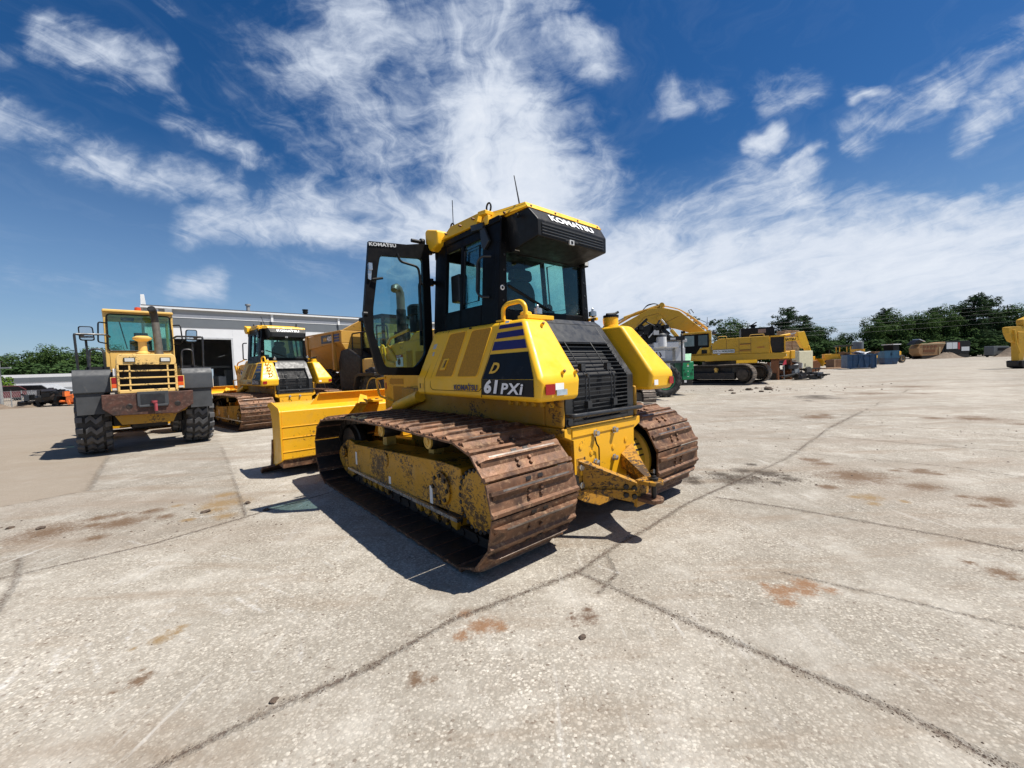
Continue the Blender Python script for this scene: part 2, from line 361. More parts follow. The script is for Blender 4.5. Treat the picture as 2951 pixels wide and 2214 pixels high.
def text_mb(s, width, height, depth=.004, bold=.0, shear=0.0, space=1.0):
    """lettering fitted in a width x height box with its lower-left corner at the origin of XY, raised along +Z"""
    cu = bpy.data.curves.new('letters', 'FONT'); cu.body = s; cu.size = 1.0; cu.offset = bold; cu.shear = shear; cu.extrude = .0; cu.resolution_u = 3; cu.space_character = space
    ob = bpy.data.objects.new('letters', cu); COL.objects.link(ob)
    dg = bpy.context.evaluated_depsgraph_get(); me = bpy.data.meshes.new_from_object(ob.evaluated_get(dg))
    vs = [v.co.copy() for v in me.vertices]; fs = [tuple(p.vertices) for p in me.polygons]
    bpy.data.objects.remove(ob); bpy.data.curves.remove(cu); bpy.data.meshes.remove(me)
    x0 = min(v.x for v in vs); x1 = max(v.x for v in vs); y0 = min(v.y for v in vs); y1 = max(v.y for v in vs)
    mb = MB(); sx_, sy_ = width / (x1 - x0), height / (y1 - y0)
    nv = len(vs)
    mb.add([((v.x - x0) * sx_, (v.y - y0) * sy_, depth) for v in vs], fs)
    return mb
def place(mb, origin, xd, yd):
    x = Vector(xd).normalized(); y = Vector(yd).normalized(); z = x.cross(y)
    M = Matrix((x, y, z)).transposed().to_4x4(); M.translation = Vector(origin)
    return mb.xform(M)

# ------------------------------------------------------------------ ground: old concrete slabs
m, t, p, o = base_mat('concrete_yard')
geo = t.node('ShaderNodeNewGeometry'); P0 = geo.outputs['Position']
wv = t.vmath('SUBTRACT', t.noise(P0, 3.0, 4, .6, col=True), (.5, .5, .5))
PJ = t.vmath('ADD', P0, t.vmath('SCALE', wv, sc=.12))
flat = t.mapping(P0, (1, 1, 0))
big = t.noise(flat, .35, 5, .6); mid = t.noise(flat, 2.3, 6, .62); sm = t.noise(flat, 11.0, 5, .65)
def attr(nm):
    n = t.node('ShaderNodeAttribute'); n.attribute_name = nm; return n.outputs['Fac']
c = t.mix(t.maprange(big, .35, .65), (.215, .195, .165, 1), (.285, .262, .228, 1))
c = t.mix(t.maprange(mid, .45, .25, 0, .65), c, (.16, .142, .118, 1))
# aggregate flakes showing through the worn paste
va = t.node('ShaderNodeTexVoronoi'); t.l.new(t.vmath('ADD', t.mapping(flat, (1.0, 1.25, 1), rot=(0, 0, .4)), t.vmath('SCALE', t.vmath('SUBTRACT', t.noise(flat, 75, 3, .6, col=True), (.5, .5, .5)), sc=.016)), va.inputs['Vector']); va.inputs['Scale'].default_value = 60
pebc = t.node('ShaderNodeSeparateColor'); t.l.new(va.outputs['Color'], pebc.inputs[0])
inside = t.maprange(va.outputs['Distance'], .68, .42)
pcol = t.mix(pebc.outputs[0], (.24, .21, .175, 1), (.545, .51, .45, 1))
pcol = t.mix(t.maprange(pebc.outputs[1], .88, .96), pcol, (.12, .09, .07, 1))
wear = t.maprange(t.noise(flat, .9, 5, .6), .36, .60, .35, 1.0)
c = t.mix(t.math('MULTIPLY', t.math('MULTIPLY', inside, wear), t.maprange(pebc.outputs[2], .15, .45, .2, .95)), c, pcol)
vb = t.node('ShaderNodeTexVoronoi'); t.l.new(flat, vb.inputs['Vector']); vb.inputs['Scale'].default_value = 105
pb2 = t.node('ShaderNodeSeparateColor'); t.l.new(vb.outputs['Color'], pb2.inputs[0])
c = t.mix(t.math('MULTIPLY', t.maprange(vb.outputs['Distance'], .5, .35), t.maprange(pb2.outputs[0], .4, .9, 0, .7)), c, t.mix(pb2.outputs[1], (.16, .135, .11, 1), (.50, .47, .41, 1)))
c = t.mix(t.maprange(mid, .50, .72, 0, .45), c, (.51, .49, .45, 1))
c = t.mix(t.maprange(sm, .55, .78, 0, .45), c, (.20, .175, .145, 1))
c = t.mix(t.maprange(t.noise(flat, 20, 6, .75), .55, .72, 0, .45), c, (.56, .535, .49, 1))
c = t.mix(1.0, c, t.mix(attr('slab'), (.94, .925, .895, 1), (1.20, 1.185, 1.15, 1)), 'MULTIPLY')
# long drag streaks
st = t.noise(t.mapping(flat, (2.2, .5, 1), rot=(0, 0, R_(35))), 2.4, 6, .65, .2)
c = t.mix(t.maprange(st, .60, .78, 0, .5), c, (.50, .48, .445, 1))
st2 = t.noise(t.mapping(flat, (.35, 1.6, 1), rot=(0, 0, R_(12))), 1.6, 6, .66, .3)
c = t.mix(t.maprange(st2, .53, .70, 0, .65), c, (.22, .165, .115, 1))
st3 = t.noise(t.mapping(flat, (.10, .55, 1), rot=(0, 0, R_(-38))), 1.3, 6, .66, .3)
c = t.mix(t.maprange(st3, .51, .68, 0, .6), c, (.235, .185, .14, 1))
st4 = t.noise(t.mapping(flat, (5.0, .45, 1), rot=(0, 0, R_(-52))), 3.0, 6, .7, .2)
c = t.mix(t.math('MULTIPLY', t.maprange(st4, .57, .70, 0, .55), t.maprange(t.noise(flat, .5, 3), .45, .6)), c, (.60, .585, .55, 1))
# tan asphalt apron
cut = t.node('ShaderNodeSeparateXYZ'); t.l.new(t.vmath('SUBTRACT', PJ, (-5.8, 5.36, 0)), cut.inputs[0])
def half(nx, ny): return t.maprange(t.math('ADD', t.math('MULTIPLY', cut.outputs[0], nx), t.math('MULTIPLY', cut.outputs[1], ny)), -.02, .03)
apron = t.math('MULTIPLY', half(-.744, -.67), half(-.82, .57))
c = t.mix(t.math('MULTIPLY', apron, .75), c, (.26, .215, .165, 1))
# marks of the slab (joints, scrapes, stains): their distance fields ride on the sheet, the shader frays their edges
SCR = [((-2.51, 1.86), (-2.63, 2.07)), ((-2.36, 1.94), (-2.55, 2.15)), ((-2.4, 1.96), (-2.44, 2.14)), ((-2.14, 1.96), (-2.45, 2.2)), ((-2.21, 2.17), (-2.37, 2.43)), ((-2.36, 2.38), (-2.12, 2.24)), ((-2.18, 2.37), (-2.22, 2.52)), ((-2.12, 2.33), (-1.8, 2.15)), ((-2.19, 2.67), (-1.8, 2.4)), ((-1.89, 2.6), (-1.58, 2.41)), ((-1.84, 2.77), (-1.5, 2.58)), ((-1.84, 3.0), (-1.45, 2.77)), ((-1.57, 3.09), (-1.22, 2.85)), ((-2.44, 3.23), (-2.04, 3.09)), ((-3.01, 3.24), (-2.92, 2.84)), ((-2.35, 3.59), (-2.06, 3.66)), ((-1.97, 3.51), (-1.61, 3.43)), ((0.51, 2.9), (0.71, 2.72)), ((-3.48, 4.14), (-3.06, 4.23)), ((-4.4, 3.34), (-4.05, 3.44))]
STN = [((4.11, 4.8), 0.55, 'brown'), ((2.7, 4.84), 0.36, 'dark'), ((3.18, 5.05), 0.3, 'dark'), ((4.66, 3.85), 0.2, 'brown'), ((3.17, 2.57), 0.11, 'brown'), ((1.62, 2.44), 0.13, 'rust'), ((1.85, 2.51), 0.12, 'rust'), ((0.4, 2.25), 0.085, 'dbrown'), ((-0.22, 2.21), 0.12, 'rust'), ((-0.5, 1.82), 0.06, 'brown'), ((-1.87, 1.89), 0.06, 'brown'), ((-2.04, 2.2), 0.08, 'tan'), ((10.0, 8.57), 0.6, 'brown'), ((13.6, 15.2), 1.1, 'brown'), ((17.7, 17.7), 1.4, 'brown'), ((10.9, 14.1), 0.9, 'dark'), ((4.98, 4.85), 0.2, 'brown'), ((-4.65, 3.89), 0.4, 'brown'), ((-4.1, 4.07), 0.33, 'brown'), ((3.63, 4.04), 0.16, 'tan'), ((7.3, 9.6), .5, 'brown'), ((-3.4, 4.6), .35, 'tan')]
SC_ = {'brown': (.125, .075, .042), 'dark': (.05, .038, .028), 'rust': (.215, .115, .058), 'dbrown': (.10, .056, .032), 'tan': (.23, .155, .075)}
JN = {'a': [(-2.2, .75), (-1.14, 1.67), (-0.79, 1.9), (-0.4, 2.28), (-0.04, 2.49), (0.42, 2.77), (0.78, 3.15), (1.16, 3.48), (1.72, 4.03), (3.97, 5.77), (6.42, 8.09), (11.17, 12.12), (19.33, 18.83), (60, 53)],
      'b': [(0.42, 2.75), (0.96, 2.15), (1.53, 1.56), (1.72, 1.29), (2.6, .35)], 'c': [(2.14, 4.2), (2.63, 3.83), (3.41, 3.1), (3.69, 2.79), (5.2, 1.5)],
      'd': [(4.2, 6.21), (5.54, 5.05), (5.86, 4.43), (7.2, 3.2)], 'e': [(5.55, 7.44), (6.72, 6.12), (7.36, 5.58), (9, 4.1)],
      'f': [(-5.2, 2.2), (-3.93, 2.97), (-3.26, 3.52), (-2.53, 4.55), (-2.27, 4.91)], 'g': [(-6.12, 8.3), (-4.66, 6.46), (-2.86, 4.15)],
      'h': [(-6.22, 4.75), (-5.8, 5.36), (-4.83, 5.63), (-3.65, 6.62)], 'i': [(-4.23, 3.33), (-3.73, 2.89), (-3.0, 2.1)],
      'k': [(-5.8, 5.36), (-10.77, 10.89)], 'l': [(6.0, 9.69), (8.02, 7.72), (8.42, 6.38)], 'm': [(5.0, 12.2), (6.9, 10.94), (10.5, 8.2)],
      'o': [(0.5, 2.5), (0.67, 2.72), (0.67, 3.0)], 'p': [(1.77, 2.68), (2.66, 2.01)], 'q': [(24.8, 19.7), (14, 11), (11, 8)], 'r': [(9, 16), (17, 9.5), (24, 5)], 's': [(15, 24), (26, 14)], 't': [(22, 33), (40, 20)], 'u': [(-20, 20), (-10.8, 10.9)], 'v': [(-16, 9), (-7.5, 16)]}
WJ = {'p': .6, 'o': .8, 'l': .7, 'h': .7, 'm': .8, 'i': 1.1}
fr1 = t.math('SUBTRACT', t.noise(flat, 5.0, 4, .6), .5); fr2 = t.math('SUBTRACT', t.noise(flat, 28.0, 4, .65), .5)
fray = t.math('ADD', t.math('MULTIPLY', fr1, .09), t.math('MULTIPLY', fr2, .05))
sd = t.math('ADD', attr('scrape'), t.math('ADD', t.math('MULTIPLY', fr1, .05), t.math('MULTIPLY', fr2, .03)))
scr = t.math('MULTIPLY', t.maprange(sd, .015, -.006), t.maprange(t.noise(flat, 30, 6, .78), .42, .58))
c = t.mix(t.math('MULTIPLY', scr, .7), c, (.64, .63, .61, 1))
sn = t.math('ADD', t.math('MULTIPLY', t.math('SUBTRACT', t.noise(flat, 5, 6, .7), .5), 1.5), t.math('MULTIPLY', t.math('SUBTRACT', t.noise(flat, 40, 6, .75), .5), 1.9))
for key in SC_:
    f = t.maprange(t.math('ADD', attr('stain_' + key), sn), 1.0, .25, 0, .88)
    f = t.math('MULTIPLY', f, t.maprange(attr('stain_' + key), 1.7, 1.0))
    c = t.mix(f, c, (*SC_[key], 1))
fr3 = t.math('SUBTRACT', t.noise(flat, 75.0, 3, .7), .5)
jd = t.math('ADD', attr('joint'), t.math('ADD', t.math('MULTIPLY', fr1, .04), t.math('ADD', t.math('MULTIPLY', fr2, .06), t.math('MULTIPLY', fr3, .03))))
crumb = t.math('MULTIPLY', t.maprange(jd, .16, .02), t.maprange(t.noise(flat, 9, 6, .7), .48, .66))
c = t.mix(t.math('MULTIPLY', crumb, .6), c, (.17, .135, .10, 1))
jm = t.math('MULTIPLY', t.maprange(jd, .024, .002), t.maprange(t.noise(flat, 5, 5, .65), .30, .52, .3, 1.0))
c = t.mix(t.math('MULTIPLY', jm, .5), c, (.13, .10, .075, 1))
core = t.math('ADD', attr('joint'), t.math('ADD', t.math('MULTIPLY', fr2, .055), t.math('MULTIPLY', fr3, .05)))
cm = t.math('MULTIPLY', t.maprange(core, .010, .003), t.maprange(t.noise(flat, 3.3, 5, .65), .30, .50, .2, 1.0))
c = t.mix(t.math('MULTIPLY', cm, .6), c, (.06, .034, .026, 1))
t.l.new(c, p.inputs['Base Color']); p.inputs['Roughness'].default_value = .92; p.inputs['Specular IOR Level'].default_value = .2
h = t.math('ADD', t.math('MULTIPLY', va.outputs['Distance'], -.35), t.math('ADD', t.math('MULTIPLY', sm, .6), t.math('MULTIPLY', t.maprange(jd, .03, .0), -3.0)))
t.l.new(t.bump(h, .55, .012), p.inputs['Normal'])
YARD = m
import numpy as np
def axis_pts(lo, hi, step, far):
    pts = list(np.arange(lo, hi, step)); s_ = step
    x = hi
    while x < far: pts.append(x); s_ *= 1.12; x += s_
    pts.append(far); s_ = step; x = lo - s_
    while x > -far: pts.insert(0, x); s_ *= 1.12; x -= s_
    pts.insert(0, -far); return np.array(pts)
gx = np.concatenate([axis_pts(-7.5, 8.5, .06, 2500.0), np.arange(-4.2, 4.2, .02)]); gy = np.concatenate([axis_pts(.2, 9.5, .06, 2500.0), np.arange(.9, 5.0, .02)]); gx = np.unique(np.round(gx, 3)); gy = np.unique(np.round(gy, 3))
GX, GY = np.meshgrid(gx, gy); nx, ny = len(gx), len(gy)
def sdist(a, b):
    ax, ay = a; bx, by = b[0] - ax, b[1] - ay; L = bx * bx + by * by + 1e-12
    hh = np.clip(((GX - ax) * bx + (GY - ay) * by) / L, 0, 1)
    return np.hypot(GX - ax - hh * bx, GY - ay - hh * by)
fields = {}
F = np.full(GX.shape, 9.0)
for k, pts in JN.items():
    for a_, b_ in zip(pts[:-1], pts[1:]):
        far = max(1.0, min(2.0, .07 * math.hypot(a_[0] + b_[0], a_[1] + b_[1])))
        F = np.minimum(F, sdist(a_, b_) / (WJ.get(k, 1.0) * far))
fields['joint'] = F
F = np.full(GX.shape, 9.0)
for a_, b_ in SCR: F = np.minimum(F, sdist(a_, b_))
r_ = random.Random(9)
for k in range(34):
    a_ = (r_.uniform(-3.6, -1.1), r_.uniform(1.7, 3.7)); q = r_.random() < .7; L_ = r_.uniform(.08, .3)
    b_ = (a_[0] + L_ * (.85 if q else -.4) + r_.uniform(-.04, .04), a_[1] + L_ * (-.5 if q else .8) + r_.uniform(-.04, .04)); F = np.minimum(F, sdist(a_, b_) + r_.uniform(.002, .010))
fields['scrape'] = F
rq = random.Random(3); ST2 = []
for q, r, k in STN:
    ST2.append((q, r * .8, k))
    for _ in range(5):
        a_ = rq.uniform(0, 6.28); d_ = r * rq.uniform(.6, 1.5); ST2.append(((q[0] + d_ * math.cos(a_) * 1.2, q[1] + d_ * math.sin(a_)), r * rq.uniform(.2, .5), k))
for key in SC_:
    F = np.full(GX.shape, 9.0)
    for q, r, k in ST2:
        if k == key: F = np.minimum(F, np.hypot((GX - q[0]) * .85, GY - q[1]) / r)
    fields['stain_' + key] = F
SLn = [((-.4, 2.28), (3.97, 5.77)), ((.42, 2.75), (1.72, 1.29)), ((2.14, 4.2), (3.69, 2.79)), ((4.2, 6.21), (5.86, 4.43)), ((5.55, 7.44), (7.36, 5.58)), ((9, 16), (17, 9.5)), ((15, 24), (26, 14)), ((-3.93, 2.97), (-2.4, 4.7)), ((-6.12, 8.3), (-2.86, 4.15)), ((11, 8), (24.8, 19.7))]
code = np.zeros(GX.shape, np.int64)
for k, (a_, b_) in enumerate(SLn): code += (((b_[0] - a_[0]) * (GY - a_[1]) - (b_[1] - a_[1]) * (GX - a_[0])) > 0).astype(np.int64) << k
fields['slab'] = ((code * 2654435761 + 12345) % 1000) / 1000.0
me = bpy.data.meshes.new('ground'); nv = nx * ny
co = np.zeros((nv, 3), np.float32); co[:, 0] = GX.ravel(); co[:, 1] = GY.ravel()
idx = np.arange(nv).reshape(ny, nx)
q = np.stack([idx[:-1, :-1], idx[:-1, 1:], idx[1:, 1:], idx[1:, :-1]], -1).reshape(-1, 4)
me.vertices.add(nv); me.vertices.foreach_set('co', co.ravel())
me.loops.add(q.size); me.loops.foreach_set('vertex_index', q.ravel().astype(np.int32))
me.polygons.add(len(q)); me.polygons.foreach_set('loop_start', (np.arange(len(q)) * 4).astype(np.int32))
for k, F in fields.items():
    at = me.attributes.new(k, 'FLOAT', 'POINT'); at.data.foreach_set('value', np.minimum(F, 9).ravel().astype(np.float32))
me.update(); me.validate(); me.materials.append(YARD)
g = link('ground', me); g['kind'] = 'structure'

# ------------------------------------------------------------------ main workshop building
WS = 1.0
bld = thing('workshop_building', 'long white workshop with grey bands and a tall open dark doorway behind the wheel loader', 'building', (-22.81, 30.0, 0), 42.5)
X0, X1, HR, DEP = -3.3, 26.0, 6.66, 22.0
dx0, dx1, dh = -3.0, 1.72, 4.52
mb = MB(); TW = .25
mb.box(X0, dx0, 0, TW, 0, 5.25); mb.box(dx1, X1, 0, TW, 0, 5.25); mb.box(dx0, dx1, 0, TW, dh, 5.25)
mb.box(X0, X0 + TW, TW, DEP - TW, 0, 6.2); mb.box(X1 - TW, X1, TW, DEP - TW, 0, 6.2)
mb.box(X0, -.6, DEP - TW, DEP, 0, 6.2); mb.box(2.6, X1, DEP - TW, DEP, 0, 6.2); mb.box(-.6, 2.6, DEP - TW, DEP, 2.6, 6.2)
part('wall', mb, SIDW, bld, .01)
mb = MB(); mb.box(X0, X1, -.03, TW, 5.25, 5.92); part('grey_band', mb, SIDG, bld)
mb = MB(); mb.box(X0, X1, -.05, TW, 5.92, 6.16); part('white_band', mb, WHT, bld)
mb = MB(); mb.box(X0, X1, -.01, TW, 6.16, 6.5); part('upper_band', mb, SIDL, bld)
mb = MB(); mb.box(X0 - .15, X1 + .15, -.28, DEP + .1, 6.5, 6.62, 0); mb.box(X0 - .1, X1 + .1, -.2, DEP + .05, 6.62, 6.7, 1)
rf = part('roof', mb, [WHT, ROOFM], bld)
mb = MB(); mb.lathe((2.95, .6, 6.7), (0, 0, 1), [(0, .13), (.5, .13), (.5, .2), (.62, .2), (.62, .1), (.64, .02)], 14); part('roof_vent', mb, GALV, rf)
mb = MB(); mb.lathe((7.2, .6, 6.7), (0, 0, 1), [(0, .17), (.2, .17), (.2, .22), (.34, .22), (.34, .17), (.4, .17), (.4, .24), (.5, .24), (.5, .02)], 14); part('roof_vent', mb, BLK, rf)
for xx in (-2.6, 4.45, 9.75, 15.0, 20.3):
    mb = MB(); mb.box(xx - .08, xx + .08, -.17, -.055, 5.9, 6.49); mb.tube([(xx, -.11, 5.9), (xx, -.11, 3.0), (xx, -.11, .1)], .06, 8, 1); part('downspout', mb, [WHT, SIDG], bld)
for xx in (3.0, 8.5):
    mb = MB(); mb.box(xx, xx + .025, -.006, .0, 0, 5.25); part('wall_joint', mb, DGREY, bld)
mb = MB(); mb.box(-2.2, -1.8, -.36, -.06, 6.22, 6.46); part('wall_lamp', mb, GALV, bld, .02)
mb = MB(); mb.prism([(-3.42, 6.7), (-3.13, 6.7), (-3.2, 7.45), (-3.4, 7.45)], 'y', .2, .45); part('white_stack', mb, WHT, bld, .01)
mb = MB()
for k in range(7): mb.box(X0 + 1.0 + k * .9, X0 + 1.6 + k * .9, 9.0, 9.6, .02, 1.2 + (k % 3) * .5)
mb.box(-3.0, 2.5, 8.0, 8.4, 2.4, 2.6); mb.box(1.0, 1.5, 3.0, 5.0, .02, 1.6); mb.tube([(-2.0, 6, .02), (-2.0, 6, 5)], .12, 8); part('shop_shelf', mb, GALV, bld)
mb = MB(); mb.tube([(1.1, 3.0, 3.2), (1.5, 3.0, 3.35)], .03, 6); part('shop_lamp', mb, WHT, bld)
mb = MB(); mb.box(dx0 + .0, dx0 + .12, -.03, -.002, 0, dh); mb.box(dx1 - .12, dx1, -.03, -.002, 0, dh); mb.box(dx0 + .12, dx1 - .12, -.03, -.002, dh - .12, dh); part('door_frame', mb, GREYL, bld)
mb = MB(); mb.box(X0 + .26, X1 - .26, .3, DEP - .3, .002, .012); part('shop_floor', mb, INT, bld)
mb = MB(); mb.box(X0 + .27, X1 - .27, .27, DEP - .27, 6.2, 6.3); part('ceiling', mb, INT, bld)
# far low building on the left
b2 = thing('warehouse', 'low white warehouse with one grey stripe in front of the left trees', 'building', (-99.0, 76.0, 0), 28)
mb = MB(); mb.box(0, 22, 0, 8, 0, 2.55); part('wall', mb, SIDW, b2)
mb = MB(); mb.box(-.1, 22.1, -.08, 0, 1.95, 2.9); part('grey_band', mb, SIDG, b2)
mb = MB(); mb.box(-.1, 22.1, -.08, 8, 2.9, 3.5); part('white_band', mb, WHT, b2)
mb = MB(); mb.box(0, 22, -.04, 0, 0, .8); part('grey_base', mb, SIDL, b2)
mb = MB(); mb.box(17.2, 17.8, -.35, -.08, 2.0, 2.5); part('wall_lamp', mb, BLK, b2)

# ------------------------------------------------------------------ crawler bulldozer
KX = lambda z: -.923 + (z - 1.362) * (.166 / .498)          # leaning flank of the left bodywork

def loop_path(c0, r0, c1, r1, top=()):
    """closed pin line of a crawler chain in (y, z): bottom run rearward, round the sprocket c0, top run forward, round the idler c1"""
    pts = []
    for k in range(25):
        a = math.radians(-90 - 180 * k / 24); pts.append((c0[0] + r0 * math.cos(a), c0[1] + r0 * math.sin(a)))
    pts += list(top)
    for k in range(25):
        a = math.radians(90 - 180 * k / 24); pts.append((c1[0] + r1 * math.cos(a), c1[1] + r1 * math.sin(a)))
    return pts
def walk(pts, n, off=0.0):
    P = [Vector((p[0], p[1])) for p in pts]; P.append(P[0]); L = [0]
    for a, b in zip(P[:-1], P[1:]): L.append(L[-1] + (b - a).length)
    tot = L[-1]; out = []; j = 0
    for i in range(n):
        s = (i + off) * tot / n % tot
        j = 0
        while L[j + 1] < s: j += 1
        f = (s - L[j]) / max(1e-9, L[j + 1] - L[j]); out.append(P[j].lerp(P[j + 1], f))
    return out, tot / n
def shoe_mesh(w, p, gh=.052, bolts=True, name='track_shoe', mats=None, grousers=1):
    """plate of width w (x) and pitch p (y), outward is +z; one tall grouser, or three low ones"""
    mb = MB(); h = p / 2
    mb.prism([(-h - .012, -.004), (-h - .012, .022), (-h + .010, .029), (-h + .028, .010), (h - .045, .010), (h - .02, .016), (h + .004, .012), (h + .004, -.004)], 'x', -w / 2, w / 2)
    if bolts: mb.box(-w / 2 + .01, w / 2 - .01, -h, h - .03, -.0078, -.0042, 1)
    if grousers == 1:
        t0 = h * .42
        def bar(t, th, top):
            e = w / 2
            out = [(-e + .012, .008), (-e + .02, top * .55), (-e + .075, top), (e - .075, top), (e - .02, top * .55), (e - .012, .008)]
            vs = [(x, t - th, z) for x, z in out] + [(x, t + th * .6, z) for x, z in out]
            k = len(out); fs = [tuple(range(k))[::-1], tuple(range(k, 2 * k))] + [(i, (i + 1) % k, k + (i + 1) % k, k + i) for i in range(k)]
            mb.add(vs, fs, 0)
        bar(t0, .016, gh)
        mb.prism([(t0 - .05, .008), (t0 - .016, .008), (t0 - .016, .034)], 'x', -w / 2 + .03, w / 2 - .03)
        # worn bright crest
        mb.box(-w / 2 + .10, w / 2 - .10, t0 - .004, t0 + .0085, gh - .001, gh + .0015, 2)
    else:
        for t0 in (-h * .62, 0.0, h * .62): mb.prism([(t0 - .02, .008), (t0 + .02, .008), (t0 + .009, gh), (t0 - .009, gh)], 'x', -w / 2 + .01, w / 2 - .01)
    if bolts:
        for bx in (-.085, .035):
            for t in (-h * .42, -h * .02): mb.lathe((bx + (t + h * .42) * .25, t, .008), (0, 0, 1), [(0, .0165), (.018, .0165), (.021, .013)], 6, 0)
        for bx in (-.055, .06): mb.box(bx - .024, bx + .024, h * .66, h * .90, .0155, .0185, 1)
    return mb.mesh(name, mats or [RUST, GREASE, POLISH], 35)
def lay_shoes(parent, me, pins, pitch, xc, lift=.052, rot=0.0):
    n = len(pins)
    for i in range(n):
        a, b = pins[i], pins[(i + 1) % n]; tv = (b - a).normalized(); nv = Vector((-tv.y, tv.x)); c = (a + b) / 2 + nv * lift
        o = bpy.data.objects.new('track_shoe', me); COL.objects.link(o); o.parent = parent
        X = Vector((-1, 0, 0)); T = Vector((0, tv.x, tv.y)); Nn = X.cross(T)
        if Nn.dot(Vector((0, nv.x, nv.y))) < 0: X = -X
        Nn = Vector((0, nv.x, nv.y))
        M = Matrix((X, T, Nn)).transposed().to_4x4(); M.translation = Vector((xc, c.x, c.y)); o.matrix_local = M
def tag_letters(parent, name, txt, w_, h_, org, xd, yd, mat, **kw):
    mb = place(text_mb(txt, w_, h_, **kw), org, xd, yd); return part(name, mb, mat, parent, smooth=None)
def komatsu(parent, w_, h_, org, xd, yd, mat, depth=.006, tick=True):
    mb = text_mb('KOMATSU', w_, h_, depth=depth, bold=.042, space=1.05)
    if tick: mb.add([(w_ * .635, h_ * .98, depth), (w_ * .67, h_ * .98, depth), (w_ * .66, h_ * 1.3, depth), (w_ * .645, h_ * 1.3, depth)], [(0, 1, 2, 3)])
    return part('lettering', place(mb, org, xd, yd), mat, parent, smooth=None)

YELH = paint('yellow_hitch_grime_shade', (.42, .20, .012), dust=.25, chips=.17, chipcol=(.03, .018, .012), rough=.55, scratch=.08)  # chipped, grimy yellow with the hitch's shaded side darkened into the colour
SHOE = shoe_mesh(.845, .2035)

